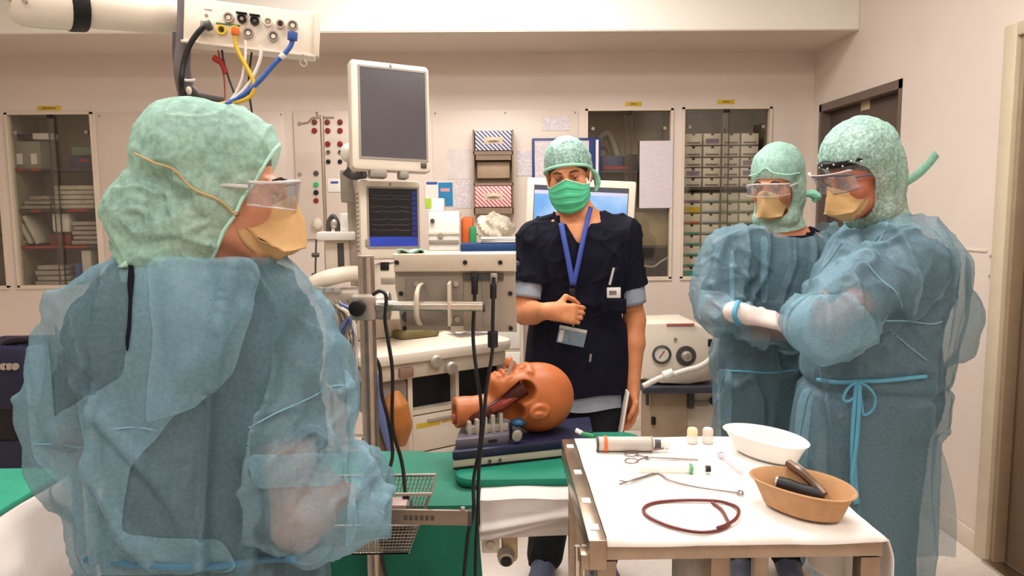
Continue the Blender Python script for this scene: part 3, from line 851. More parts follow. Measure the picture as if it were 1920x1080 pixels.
# thin infusion stand in front of the service panel
pt = at(603, 216, 4.45)
t = thing('infusion_stand', 'thin steel infusion stand before the socket panel', 'infusion stand', (pt.x, 4.45, 0))
MB().cyl((pt.x, 4.45, 0.05), (pt.x, 4.45, pt.z), .012, seg=12).build('pole', m_steel, t)
MB().tube([at(566, 232, 4.45), at(578, 230, 4.45), at(586, 222, 4.45), at(604, 221, 4.45), at(626, 221, 4.45)], .007, 8).build('hook', m_steel, t)
MB().tube([(pt.x, 4.4, pt.z - .02), (pt.x, 4.36, pt.z - .02), (pt.x, 4.33, pt.z)], .007, 8).build('hook', m_steel, t)
for k in range(4):
    an = k * math.pi / 2 + .4
    l = MB().tube([(pt.x, 4.45, .07), (pt.x + .1 * math.cos(an), 4.45 + .1 * math.sin(an), .07), (pt.x + .2 * math.cos(an), 4.45 + .2 * math.sin(an), .05)], .011, 8).build('leg', m_steel, t)
    MB().sph((pt.x + .2 * math.cos(an), 4.45 + .2 * math.sin(an), .025), .025).build('castor', m_black, l)
# ================================================================ ceiling pendant
YP = 2.25
p0 = at(-60, 8, YP)
t = thing('ceiling_pendant', 'white ceiling pendant arm with a connector box at its end', 'pendant', (p0.x, YP, CEIL))
m_pend = mat('pendant enamel', (236, 222, 206), .3, vary=.02)
MB().tube([at(30, -2, 2.05), at(38, 0, 2.055), at(70, 2, 2.08), at(124, 6, 2.13)], [.050, .066, .070, .071], 24, 4).build('arm', m_pend, t)
MB().tube([at(153, 8, 2.155), at(344, 33, 2.30)], [.062, .052], 24, 0).build('arm', m_pend, t)
MB().cyl(at(122, 6, 2.128), at(156, 8, 2.158), .074, seg=28, bevel=.004).build('collar', m_black, t)
pc = at(52, 0, 2.07)
MB().cyl((pc.x, 2.07, pc.z), (pc.x, 2.07, CEIL), .06, seg=24).build('column', m_pend, t)
p = at(48, 3, 2.0); MB().cyl(p, p + Vector((0, -.006, 0)), .007, seg=12).build('screw', m_grey, t)
# boom head
yaw = Matrix.Rotation(math.radians(12), 4, 'Z')
bc = at(470, 50, YP - .05)
B = Matrix.Translation(bc) @ yaw @ Matrix.Rotation(math.radians(4.5), 4, 'Y')
bw, bh, bd = .178, .061, .1
head = MB().box((-bw, 0, -bh), (bw, bd, bh), .006).xf(B).build('connector_box', m_pend, t)
MB().box((-bw - .004, -.006, -bh - .004), (bw + .004, .004, -bh + .003), .001).box((bw - .004, -.006, -bh), (bw + .012, .03, bh), .001).xf(B).build('edge_trim', m_cream, head)
Bi = B.inverted()
def bl(px, py):    # picture point -> local (x,z) on the box face
    d = _dir(px, py); o_ = Vector((0, 0, CAMZ)); n = (B.to_3x3() @ Vector((0, -1, 0))); q = B.translation
    tt = (q - o_).dot(n) / d.dot(n); L_ = Bi @ (o_ + d * tt); return L_.x, L_.z
def port(px, py, r, ring, core, dep=.012):
    x, z = bl(px, py)
    q = MB().lathe([(r, 0), (r, dep), (r * .72, dep), (r * .66, dep * .4), (0, dep * .4)], (x, 0, z), 20, (0, -1, 0)).xf(B).build('port', ring, t)
    MB().cyl((x, -dep * .45, z), (x, -dep * .8, z), r * .45, seg=12).xf(B).build('core', core, q)
m_yel = mat('yellow socket', (228, 192, 30), .4)
m_lg = mat('light grey metal', (176, 164, 152), .35, metal=.4)
for (x, y, r, a_, b_) in ((429, 34, .014, m_lg, m_cream), (454, 36, .0125, m_black, m_grey), (478, 40, .0125, m_black, m_dgrey), (503, 42, .012, m_cream, m_lg), (526, 46, .012, mat('pinkish grey', (190, 164, 156), .4), m_black),
                          (549, 49, .0145, m_grey, m_cream), (466, 63, .0145, m_grey, m_cream), (513, 69, .0145, m_grey, m_cream), (416, 57, .013, m_yel, m_black), (441, 58, .013, m_yel, m_orange)):
    port(x, y, r, a_, b_)
def bplate(x0, y0, x1, y1, m, name, dep=.006):
    ax, az = bl(x0, y0); cx, cz = bl(x1, y1)
    return MB().box((min(ax, cx), -dep, min(az, cz)), (max(ax, cx), .002, max(az, cz)), .001).xf(B).build(name, m, t)
bplate(405, 42, 450, 50, mat('green strip', (70, 128, 96), .5), 'green_strip', .004)
bplate(443, 23, 464, 28, m_black, 'flap', .014); bplate(468, 27, 488, 32, m_black, 'flap', .014)
bplate(383, 16, 398, 20, m_lg, 'name_mark', .0015)
bplate(384, 26, 390, 32, m_grey, 'switch', .004)
sk = bplate(375, 38, 400, 66, m_cream, 'power_socket', .012)
bplate(377, 40, 395, 55, m_grey, 'socket_recess', .0128)
# grey hose sleeve behind the arm end
MB().tube([at(345, -20, YP - .04), at(345, 20, YP - .04), at(344, 80, YP - .03), at(342, 130, YP - .02), at(352, 180, YP), at(362, 215, YP)], [.018, .018, .02, .024, .026, .024], 14).build('hose_sleeve', mat('grey sleeve', (112, 102, 104), .6, bump=.2), t)
MB().tube([at(333, 62, YP), at(333, 100, YP), at(338, 150, YP), at(350, 200, YP)], .014, 10).build('hose_sleeve', mat('dark sleeve', (84, 76, 78), .6, bump=.2), t)
MB().tube([at(338, 148, YP - .05), at(352, 151, YP - .06), at(366, 150, YP - .05)], .004, 6).build('cable_tie', m_white, t)
MB().tube([at(340, 190, YP - .02), at(356, 168, YP - .05), at(375, 180, YP - .04), at(420, 188, YP - .02)], [.012, .014, .01, .008], 10).build('cable_joint', m_dgrey, t)
p = at(354, 170, YP - .07); MB().sph(p, (.008, .008, .012)).build('cable_plug', m_cream, t)
hook = MB().tube([at(568, 102, YP - .04), at(566, 110, YP - .04), at(563, 118, YP - .04), at(570, 126, YP - .04), at(575, 120, YP - .04), at(570, 112, YP - .04)], .0035, 6).build('hook', m_lg, t)
# cables and hoses that hang from it
m_cw = mat('white cable', (232, 224, 216), .4); m_cy = mat('yellow hose', (214, 176, 44), .4); m_cb = mat('blue hose', (56, 96, 172), .4, vary=.2, vscale=80)
m_ck = mat('black cable', (32, 28, 30), .4)
def cable(label, pts, Y, r, m, ends=(), cat='cable', name='hanging_cable', seg=8):
    P = [at(q[0], q[1], (q[2] if len(q) > 2 else Y)) for q in pts]
    t_ = thing(name, label, cat, P[-1])
    MB().tube(P, r, seg).build('lead', m, t_)
    for (q, a_, rr, mm) in ends:
        A = at(*q, Y); Bq = at(*a_, Y); MB().cyl(A, Bq, rr, seg=12, bevel=.002).build('plug', mm, t_)
    return t_
cable('thick black power cable plugged into the pendant box', [(392, 46), (376, 56), (356, 84), (344, 120), (340, 160), (344, 205, YP + .02)], YP - .1, .008, m_ck, [((396, 46), (386, 50), .014, m_dgrey)])
cable('yellow gas hose looping under the pendant box', [(441, 60), (441, 80), (447, 98), (458, 118), (470, 140), (476, 160), (470, 180), (450, 190), (430, 192), (410, 196), (374, 206, YP - .02)], YP - .09, .006, m_cy, [((441, 52), (441, 66), .011, m_orange)])
cable('white cable hanging straight from the pendant box', [(460, 76), (460, 105), (457, 130), (453, 150), (440, 178), (420, 196), (374, 206, YP - .02)], YP - .08, .004, m_cw)
cable('white cable bending away under the pendant box', [(490, 86), (488, 110), (480, 132), (468, 155), (450, 176), (425, 194), (374, 206, YP - .02)], YP - .085, .005, m_cw)
cable('blue gas hose hanging from the pendant box end', [(549, 66), (546, 84), (534, 100), (514, 120), (490, 148), (462, 174), (435, 190), (405, 200), (374, 206, YP - .02)], YP - .09, .007, m_cb, [((549, 60), (548, 76), .014, m_blue), ((533, 101), (526, 109), .0085, m_cw)])
cable('thin black wire dropping below the pendant box', [(472, 98), (468, 130), (466, 165), (470, 195), (473, 215)], YP - .03, .003, m_ck)
cable('thin dark wire with a red clip below the pendant box', [(416, 94), (420, 118), (430, 150), (440, 178), (442, 200)], YP - .03, .003, m_ck, [((400, 108), (414, 116), .009, m_red), ((414, 114), (424, 138), .008, m_red)])
cable('thin red wire hanging below the pendant box', [(409, 94), (412, 110), (420, 145), (422, 185), (424, 205)], YP - .025, .0025, mat('red wire', (170, 80, 70), .5))

# ================================================================ anaesthesia machine (turned towards the door)
am_yaw = math.radians(33)
A0 = atz(702, 668, .88)
AM = Matrix.Translation((A0.x, A0.y, 0)) @ Matrix.Rotation(am_yaw, 4, 'Z')
t = thing('anaesthesia_machine', 'cream anaesthesia machine with a worktop and drawers', 'anaesthesia machine', (A0.x, A0.y, 0))
AW = .66
def rr(x0, y0, x1, y1, r, n=6):
    P = []
    for (cx, cy, a0) in ((x1 - r, y1 - r, 0), (x0 + r, y1 - r, 90), (x0 + r, y0 + r, 180), (x1 - r, y0 + r, 270)):
        for k in range(n + 1):
            a_ = math.radians(a0 + 90 * k / n); P.append((cx + r * math.cos(a_), cy + r * math.sin(a_)))
    return P
def slab(mb_, poly, z0, z1, bev=.012):
    mb_.rings([[(x, y, z) for x, y in poly] if k in (0, 3) else [(x, y, z) for x, y in poly] for k, z in enumerate((z0, z1))])
    return mb_
def soft_slab(poly, z0, z1, bev=.012):
    cx = sum(p[0] for p in poly) / len(poly); cy = sum(p[1] for p in poly) / len(poly)
    def off(d): 
        out = []
        for x, y in poly:
            v = Vector((x - cx, y - cy)); L_ = v.length; out.append((cx + v.x * (1 - d / L_), cy + v.y * (1 - d / L_)))
        return out
    R = []
    for d, z in ((bev, z0), (bev * .3, z0 + bev * .3), (0, z0 + bev), (0, z1 - bev), (bev * .3, z1 - bev * .3), (bev, z1)):
        R.append([(x, y, z) for x, y in off(d)])
    return MB().rings(R)
soft_slab(rr(-.06, -.02, AW, .42, .07), .835, .882, .015).xf(AM).build('worktop', m_cream, t)
soft_slab(rr(-.04, .0, AW - .02, .40, .06), .77, .84, .01).xf(AM).build('apron', mat('apron cream', (206, 190, 168), .45), t)
MB().box((-.02, .03, .62), (.16, .40, .775), .03).xf(AM).build('under_housing', m_grey, t)
s = MB(); s.box((.16, .04, .07), (.18, .42, .775)); s.box((AW - .03, .04, .07), (AW - .01, .42, .775)); s.box((.16, .40, .07), (AW - .01, .42, .775)); s.box((.16, .05, .60), (AW - .01, .42, .62)); s.box((.16, .05, .07), (AW - .01, .42, .09)); s.box((.39, .05, .60), (.405, .4, .775))
s.xf(AM).build('cabinet_body', m_cream, t, smooth=0)
MB().box((.18, .10, .62), (.64, .31, .77)).xf(AM).build('recess_back', m_black, t, smooth=0)
for k, (z0, z1) in enumerate(((.445, .598), (.27, .44), (.095, .265))):
    d = MB().box((.175, .032, z0), (AW - .02, .05, z1), .006).xf(AM).build('drawer', m_cream, t)
    MB().box((.24, .022, z1 - .03), (AW - .1, .034, z1 - .018), .003).xf(AM).build('handle', m_lg, d)
    MB().box((.19, .0305, z1 - .05), (.30, .0325, z1 - .03)).xf(AM).build('label', m_yellow, d, smooth=0)
    if k < 2: MB().box((.31, .0305, z1 - .044), (.42, .0325, z1 - .036)).xf(AM).build('label', m_yellow, d, smooth=0)
for x in (.2, .27):
    p = MB().lathe([(.026, 0), (.028, .006), (.022, .018), (.014, .02), (0, .016)], (.06 + x, -.018, .83 - (x - .2) * .5), 20, (0, -1, 0)).xf(AM).build('knob', m_lg, t)
MB().box((.10, -.02, .78), (.16, .0, .82), .004).xf(AM).build('valve_block', mat('brown grey', (140, 108, 94), .5), t)
for (x, y) in ((.0, .05), (AW - .06, .05), (.0, .38), (AW - .06, .38)):
    MB().cyl((x, y, .04), (x + .04, y, .04), .04, seg=18, bevel=.006).xf(AM).build('castor', m_dgrey, t)
MB().box((-.04, .03, .06), (AW, .42, .09), .01).xf(AM).build('base', m_grey, t)
MB().box((-.02, .34, .88), (.5, .44, 1.12), .02).xf(AM).build('rear_column', m_cream, t)
# breathing arm over the cables
MB().tube([at(578, 545, 3.0), at(592, 530, 3.0), at(620, 520, 3.0), at(655, 513, 3.05), at(690, 512, 3.1)], [.022, .032, .034, .032, .03], 14).build('breathing_arm', m_cream, t)
MB().box((at(588, 570, 2.95).x, 2.95, at(600, 572, 2.95).z), (at(672, 550, 2.95).x, 3.1, at(600, 546, 2.95).z), .01).build('valve_housing', m_lg, t)
for x in (600, 616, 632): MB().cyl(at(x, 548, 2.95), at(x, 538, 2.95), .018, seg=14, bevel=.003).build('valve_dome', glass('valve glass %d' % x, (210, 214, 210), .12, .2), t)
MB().box((at(700, 520, 3.1).x, 3.1, at(700, 600, 3.1).z), (at(760, 520, 3.1).x, 3.3, at(700, 495, 3.1).z), .012).build('vaporizer_housing', m_cream, t)
pbox(MB(), 713, 492, 729, 507, 3.095, .02, .003).build('vaporizer_window', m_black, t)
pbox(MB(), 714, 520, 740, 532, 3.095, .02, .003).build('vaporizer_lip', m_lg, t)
# orange absorber bag and blue hose under the machine end
MB().tube([at(740, 735, 2.85), at(742, 760, 2.85), at(750, 800, 2.85), at(752, 835, 2.85)], [.02, .05, .05, .02], 16).build('reservoir_bag', mat('amber bag', (176, 110, 52), .4), t)
MB().tube([at(708, 700, 2.8), at(708, 750, 2.8), at(720, 800, 2.8), at(738, 860, 2.8)], .015, 10).build('blue_hose', mat('dusty blue hose', (96, 112, 160), .5), t)
MB().tube([at(700, 720, 2.82), at(702, 780, 2.82), at(722, 850, 2.82)], .013, 10).build('brown_hose', mat('brown hose', (122, 90, 70), .5), t)
# items on the worktop
p = atz(775, 640, .883)
o = soft_slab(rr(-.1, -.05, .1, .06, .03), 0, .035, .01).xf(Matrix.Translation((p.x, p.y + .12, .883)) @ Matrix.Rotation(am_yaw, 4, 'Z')).build('olive_pouch', mat('olive cloth', (118, 104, 66), .8, vary=.15)); tag(o, 'flat olive green pouch lying on the machine worktop', 'pouch')
p = atz(880, 632, .884)
o = MB().grid(lambda u, v: Vector((-.11 + .22 * u, -.06 + .13 * v, .012 + .01 * math.sin(7 * u + 3 * v) + .006 * math.cos(11 * v))), 16, 10).xf(Matrix.Translation((p.x + .02, p.y + .1, .884)) @ Matrix.Rotation(am_yaw, 4, 'Z')).build('plastic_wrap', mat('plastic film', (206, 204, 206), .2, alpha=.7), solid=.001); tag(o, 'crumpled clear plastic wrap beside the olive pouch', 'wrapper')

# monitors above the machine
m_scr_off = mat('switched off screen', (82, 78, 82), .16, vary=.05, vscale=4, spec=.6)
def monitor(name, label, c, w_, h_, d_, yawd, tilt, roll, scr, m_screen, M_off=(0, 0)):
    T = Matrix.Translation(c) @ Matrix.Rotation(math.radians(yawd), 4, 'Z') @ Matrix.Rotation(math.radians(tilt), 4, 'X') @ Matrix.Rotation(math.radians(roll), 4, 'Y')
    t_ = thing(name, label, 'monitor', c)
    poly = rr(-w_ / 2, -h_ / 2, w_ / 2, h_ / 2, .018)
    def ins(k): return [(x * (1 - k / w_ * 2), z * (1 - k / h_ * 2)) for x, z in poly]
    R = []
    for k, y in ((.02, d_), (.0, d_ * .75), (0, .012), (.004, .002), (.01, 0)):
        R.append([(x, y, z) for x, z in ins(k)])
    MB().rings(R).xf(T).build('housing', m_cream, t_)
    x0, z0, x1, z1 = scr
    f = MB(); e = .008
    f.box((x0 - e, -.003, z0 - e), (x1 + e, .004, z0)); f.box((x0 - e, -.003, z1), (x1 + e, .004, z1 + e)); f.box((x0 - e, -.003, z0), (x0, .004, z1)); f.box((x1, -.003, z0), (x1 + e, .004, z1))
    f.xf(T).build('bezel', mat('bezel grey', (150, 140, 130), .4), t_, smooth=0)
    MB().box((x0, -.001, z0), (x1, .002, z1)).xf(T).build('screen', m_screen, t_, smooth=0)
    return t_, T
c = at(734, 219, 3.05)
ups, T = monitor('display_monitor', 'tall blank grey monitor above the machine', c, .325, .435, .06, 24, -6, 2.0, (-.125, -.165, .142, .188), m_scr_off)
MB().box((.118, -.006, -.2), (.142, .002, -.178), .003).xf(T).build('button', m_dgrey, ups)
MB().box((-.004, -.005, .196), (.004, .002, .21), .001).xf(T).build('logo_mark', m_grey, ups)
MB().box((-.125, -.0016, -.03), (.0, -.0012, .16)).xf(T).build('reflection_strip', mat('screen film', (100, 98, 106), .14), ups, smooth=0) if False else None
MB().box((-.09, .0, -.245), (-.02, .05, -.21), .008).box((.03, .0, -.245), (.07, .05, -.212), .008).xf(T).build('hinge', m_grey, ups)
m_wave = mat('monitor black', (20, 19, 24), .25, vary=.15)
c = at(733, 412, 3.1)
lows, T2 = monitor('patient_monitor', 'patient monitor with dark traces and a blue menu', c, .255, .325, .11, 20, -4, 1.0, (-.09, -.11, .112, .128), m_wave)
m_menu = mat('menu blue', (40, 62, 160), .3, emit=.35, vary=.15)
MB().box((-.09, -.0022, -.11), (.112, -.001, -.07)).xf(T2).build('menu_bar', m_menu, lows, smooth=0)
m_menud = mat('menu dark blue', (34, 42, 104), .3, emit=.2)
for k in range(9): MB().box((.088, -.0022, -.066 + k * .021), (.11, -.001, -.049 + k * .021)).xf(T2).build('menu_key', m_menud, lows, smooth=0)
m_trace = mat('trace grey', (96, 96, 104), .4, emit=.15)
for k, z in enumerate((.098, .085, .052, .032, .0, -.022, -.044)):
    MB().tube([(-.08 + .016 * i, -.0022, z + (.004 if (i * 7 + k * 3) % 5 == 0 else 0)) for i in range(11)], .0007, 4, 0).xf(T2).build('trace', m_trace, lows)
MB().box((.1, -.006, -.152), (.12, .002, -.132), .003).xf(T2).build('button', mat('dark teal button', (36, 84, 80), .4), lows)
MB().box((-.108, -.005, -.11), (-.095, .002, -.08), .002).xf(T2).build('slot', m_grey, lows)
MB().box((-.004, -.005, .14), (.004, .002, .152), .001).xf(T2).build('logo_mark', m_grey, lows)
for k in range(14): MB().box((-.1285, .02, -.13 + k * .018), (-.1265, .09, -.122 + k * .018)).xf(T2).build('vent_slot', m_grey, lows, smooth=0)
# monitor mount
pm = at(660, 400, 3.2)
t = thing('monitor_mount', 'grey bracket column holding the two monitors', 'bracket', (pm.x, 3.3, .88))
MB().tube([at(672, 560, 3.25), at(668, 480, 3.25), at(664, 420, 3.25), at(660, 330, 3.22), at(668, 290, 3.2)], [.03, .03, .026, .024, .03], 14).build('column', m_lg, t)
MB().sph(at(654, 287, 3.1), (.035, .03, .04)).build('joint', m_white, t)
MB().tube([at(648, 320, 3.1), at(662, 330, 3.1), at(684, 326, 3.08)], [.02, .016, .02], 10).build('swivel', m_dgrey, t)
MB().box((at(636, 300, 3.15).x, 3.15, at(640, 380, 3.15).z), (at(662, 300, 3.15).x, 3.19, at(640, 318, 3.15).z), .008).build('plate', m_grey, t)
# shelf arm with a clamp at the side of the machine
t = thing('side_shelf', 'white side shelf arm beside the patient monitor', 'shelf', at(628, 450, 3.25))
a, b, c_, d_ = prect(593, 435, 664, 451, 3.2); MB().box((a, 3.2, c_), (b, 3.4, d_), .006).build('shelf_board', m_white, t)
a, b, c_, d_ = prect(610, 451, 660, 520, 3.24); MB().box((a, 3.24, c_), (b, 3.3, d_), .006).build('support', m_cream, t)
pbox(MB(), 633, 456, 645, 516, 3.236, .01, .002).build('rail', m_dgrey, t)
MB().tube([at(593, 449, 3.19), at(592, 480, 3.19), at(591, 527, 3.19)], .004, 6).build('strap', m_dgrey, t)
for y in (478, 516): MB().cyl(at(585, y, 3.19), at(598, y, 3.19), .01, seg=10).build('buckle', m_dgrey, t)
t = thing('mask_holder', 'small grey connector bundle on the side shelf', 'connector', at(625, 435, 3.3))
MB().tube([at(616, 434, 3.3), at(618, 415, 3.3), at(625, 406, 3.3), at(632, 418, 3.3), at(633, 434, 3.3)], .012, 10).build('loop', m_dgrey, t)
MB().sph(at(626, 420, 3.29), (.016, .016, .022)).build('plug', m_lg, t)
o = pbox(MB(), 637, 400, 662, 434, 3.28, .06, .006).build('white_module', m_white); tag(o, 'small white box module on the side shelf', 'module')
# tangle of leads hanging beside the pole
t = thing('cable_tangle', 'tangle of grey and white monitoring leads beside the pole', 'cables', at(640, 640, 2.9))
cols = [mat('lead %d' % k, c_, .45) for k, c_ in enumerate(((190, 178, 160), (150, 136, 118), (210, 200, 184), (120, 104, 92), (90, 110, 160), (160, 150, 110), (70, 60, 56), (200, 190, 170)))]
r2 = random.Random(5)
for k in range(26):
    x0 = 598 + r2.random() * 55; x1 = 628 + r2.random() * 42; yb = 640 + r2.random() * 85
    Yk = 2.86 + r2.random() * .12
    pts = [(x0, 560 + r2.random() * 12), (x0 + 10 + r2.random() * 14, 585 + r2.random() * 20), (x1 + r2.uniform(-8, 8), 620 + r2.random() * 20), (x1 + r2.uniform(-5, 5), yb), (x1 - r2.random() * 12, yb + 10), (x1 - 8 - r2.random() * 16, yb - 30), (x1 - r2.random() * 20, 600)]
    MB().tube([at(x, y, Yk) for x, y in pts], .004 + .003 * r2.random(), 6, 5).build('lead', cols[k % 8], t)
for k in range(4):
    MB().tube([at(610 + 6 * k, 566 + 3 * k, 2.94), at(640 + 4 * k, 578 + k * 3, 2.86), at(660, 596 + 5 * k, 2.86), at(668, 640, 2.86), at(668 - k, 715, 2.88)], .007, 8).build('lead', cols[(2, 0, 7, 4)[k]], t)
p = at(637, 643, 2.84); MB().box(p - Vector((.014, .01, .014)), p + Vector((.014, .01, .014)), .004).build('clip', mat('teal clip', (60, 140, 150), .5), t)

# ================================================================ shelf trolley behind the machine
a, b, c_, d_ = prect(790, 470, 968, 640, 4.15)
ZT = at(880, 470, 4.15).z
t = thing('supply_trolley', 'cream supply trolley behind the anaesthesia machine', 'trolley', ((a + b) / 2, 4.3, 0))
MB().box((a, 4.15, ZT - .03), (b + .05, 4.6, ZT), .006).build('top', m_cream, t)
MB().box((a + .01, 4.17, .12), (b + .04, 4.58, ZT - .03), .01).build('body', m_cream, t)
for k in range(4):
    z = .16 + k * .25; d = MB().box((a + .03, 4.158, z), (b + .02, 4.172, z + .23), .005).build('drawer', m_white, t); MB().box((a + .2, 4.145, z + .18), (b - .15, 4.16, z + .2), .004).build('handle', m_lg, d)
for x in (a + .05, b): 
    for y in (4.2, 4.55): MB().sph((x, y, .06), .06).build('castor', m_black, t)
def tp(name, label, cat, x0, y0, x1, y1, m, Y=4.2, dep=.15, bev=.006):
    a_, b_, c2, d2 = prect(x0, y0, x1, y1, Y); h = d2 - c2
    o_ = MB().box((a_, Y, ZT), (b_, Y + dep, ZT + h), bev).build(name, m); return tag(o_, label, cat), (a_, b_, ZT, ZT + h)
o, r_ = tp('infusion_pump', 'white infusion pump with a black knob on the trolley', 'pump', 803, 396, 862, 470, m_white, 4.18, .2, .01)
pbox(MB(), 803, 434, 862, 440, 4.172, .012, .002).build('ledge', m_cream, o); p = at(811, 414, 4.178); MB().cyl(p, p + Vector((0, -.015, 0)), .012, seg=14).build('knob', m_dgrey, o)
p = at(826, 442, 4.178); MB().lathe([(.014, 0), (.016, .008), (.008, .009), (0, .009)], p, 16, (0, -1, 0)).build('dial', m_grey, o)
pbox(MB(), 804, 450, 860, 458, 4.172, .012, .002).build('slot', m_grey, o)
o, r_ = tp('green_tagged_box', 'white dressing box with a bright green corner', 'box', 797, 372, 832, 396, m_white, 4.3, .1); o.location.z = at(812, 396, 4.18).z - ZT
pbox(MB(), 797, 372, 809, 390, 4.295, .006).build('green_corner', mat('lime card', (160, 190, 60), .5), o, smooth=0).location.z = ZT - at(812, 396, 4.18).z
tp('pink_tube_box', 'white carton with a brown side on the trolley', 'carton', 832, 408, 852, 470, mat('carton', (206, 170, 160), .6), 4.42, .08)
tp('syringe_box', 'white syringe carton on the trolley top', 'carton', 852, 412, 872, 470, m_white, 4.42, .1)
o, r_ = tp('orange_packet', 'crumpled orange packet on the trolley top', 'packet', 865, 410, 888, 470, m_orange, 4.38, .08, .02)
tp('green_tub', 'small dark green tub beside the orange packet', 'tub', 880, 428, 893, 470, m_green, 4.34, .04, .01)
bp_ = at(928, 430, 4.4)
def crump(u, v, c=bp_):
    th = u * 2 * math.pi; ph = (v - .5) * math.pi
    r_ = 1 + .25 * math.sin(5 * th + 3 * ph) * math.cos(4 * ph) + .12 * math.sin(11 * th + 7 * ph)
    return Vector((c.x + .1 * r_ * math.cos(ph) * math.cos(th), c.y + .08 * r_ * math.cos(ph) * math.sin(th), ZT + .11 + .08 * r_ * math.sin(ph)))
o = MB().grid(crump, 40, 22).build('plastic_bag', mat('clear bag', (226, 216, 196), .25, alpha=.8), smooth=20); tag(o, 'crumpled clear plastic bag on the trolley', 'bag')
a_, b_, c2, d2 = prect(864, 456, 965, 474, 4.05)
o = MB().box((a_, 4.02, c2), (b_ + .1, 4.18, d2), .006).build('blue_tray', mat('deep blue tray', (34, 68, 118), .45)); tag(o, 'deep blue tray of papers on the trolley edge', 'tray')
for k in range(3):
    q = at(935, 452 - 4 * k, 4.06)
    o = MB().box((q.x - .1, 4.03, d2 + .004 + k * .009), (q.x + .13, 4.2, d2 + .011 + k * .009), .002, Matrix.Rotation(.06 * (k - 1), 3, 'Z')).build('paper_bundle', m_paper); tag(o, ['lowest paper bundle in the blue tray', 'middle paper bundle in the blue tray', 'top paper bundle in the blue tray'][k], 'papers', 'papers in the blue tray')

# ================================================================ computer monitor behind the nurse
c = at(1087, 412, 3.75)
T3 = Matrix.Translation(c) @ Matrix.Rotation(math.radians(-4), 4, 'Z') @ Matrix.Rotation(math.radians(3), 4, 'Y')
t = thing('computer_monitor', 'cream computer monitor with a blue screen behind the nurse', 'monitor', (c.x, c.y, 0))
MB().box((-.272, 0, -.2), (.272, .05, .2), .01).xf(T3).build('housing', m_cream, t)
MB().box((-.235, -.003, -.16), (.235, .002, .165)).xf(T3).build('bezel', m_dgrey, t, smooth=0)
m_ui = mat('screen blue', (96, 144, 200), .3, emit=.4, col2=(150, 180, 216), vscale=5)
MB().box((-.232, -.0045, -.157), (.232, -.003, .122)).xf(T3).build('screen', m_ui, t, smooth=0)
MB().box((-.232, -.0045, .14), (.232, -.003, .16)).xf(T3).build('title_bar', mat('title bar', (70, 72, 86), .4, emit=.1), t, smooth=0)
MB().box((-.232, -.0047, .122), (.232, -.0032, .14)).xf(T3).build('tool_bar', mat('tool bar', (176, 180, 206), .4, emit=.3), t, smooth=0)
MB().cyl((c.x, c.y + .06, .06), (c.x, c.y + .06, c.z), .03, seg=16).build('stand', m_alu, t)
MB().box((c.x - .2, c.y - .15, .03), (c.x + .2, c.y + .25, .07), .015).build('base', m_grey, t)
for sx in (-.17, .17):
    for sy in (-.1, .2): MB().sph((c.x + sx, c.y + sy, .02), .02).build('castor', m_black, t)

# ================================================================ portable ventilator on a cart, beside the nurse
YV = 3.35
t = thing('portable_ventilator', 'cream portable ventilator with a gauge and a knob', 'ventilator', at(1280, 720, YV))
pl = [(1203, 607), (1296, 604), (1330, 618), (1352, 640), (1356, 690), (1345, 712), (1290, 722), (1240, 718), (1203, 712)]
MB().prism([(at(x, y, YV).x, at(x, y, YV).z) for x, y in pl], YV, YV + .26, .012).build('housing', m_cream, t)
pbox(MB(), 1250, 607, 1302, 611, YV - .004, .1).build('red_strip', mat('dull red', (186, 110, 94), .5), t)
p = at(1240, 664, YV); MB().lathe([(.042, 0), (.044, .012), (.036, .016), (.034, .008), (0, .008)], p, 28, (0, -1, 0)).build('gauge', m_dgrey, t)
MB().cyl(p + Vector((0, -.0075, 0)), p + Vector((0, -.0095, 0)), .033, seg=24).build('gauge_face', m_white, t)
MB().box(p + Vector((-.002, -.012, -.02)), p + Vector((.002, -.0095, .02)), rot=Matrix.Rotation(.6, 3, 'Y')).build('needle', m_red, t)
p = at(1286, 667, YV); MB().lathe([(.046, 0), (.046, .006), (.04, .008), (0, .008)], p, 28, (0, -1, 0)).build('dial_plate', m_dgrey, t)
MB().cyl(p + Vector((0, -.007, 0)), p + Vector((0, -.035, 0)), .026, .02, seg=22, bevel=.004).build('knob', m_lg, t)
p = at(1266, 636, YV); MB().cyl(p, p + Vector((0, -.008, 0)), .008, seg=12).build('button', m_grey, t)
pbox(MB(), 1328, 636, 1336, 650, YV - .006, .02, .003).build('port', m_black, t); pbox(MB(), 1350, 632, 1360, 642, YV - .004, .02, .003).build('port', m_black, t)
pbox(MB(), 1338, 655, 1354, 700, YV - .006, .02, .003).build('side_panel', m_grey, t)
t = thing('ventilator_hose', 'white corrugated hose looping across the portable ventilator', 'hose', at(1250, 700, YV - .05))
P = catmull([at(x, y, YV - .06) for x, y in ((1345, 636), (1342, 655), (1330, 675), (1310, 688), (1288, 694), (1262, 702), (1240, 708), (1222, 716), (1206, 724))], 14)
MB().tube(P, [.012 + .0025 * (i % 2) for i in range(len(P))], 10, 0).build('tubing', m_white, t)
MB().cyl(at(1244, 706, YV - .06), at(1262, 698, YV - .06), .024, .02, seg=16, bevel=.003).build('filter', m_white, t)
MB().cyl(at(1340, 634, YV - .06), at(1358, 632, YV - .02), .012, seg=12).build('elbow', m_white, t)
t = thing('ventilator_cart', 'beige cart with dark shelf under the portable ventilator', 'cart', (at(1280, 800, YV).x, YV + .13, 0))
a, b, c_, d_ = prect(1205, 718, 1352, 728, YV - .02); zs_ = at(1290, 722, YV).z - .001
c_ = zs_ - .022
MB().box((a, YV - .03, c_ - .01), (b, YV + .3, zs_), .006).build('shelf', mat('slate shelf', (70, 74, 84), .45), t)
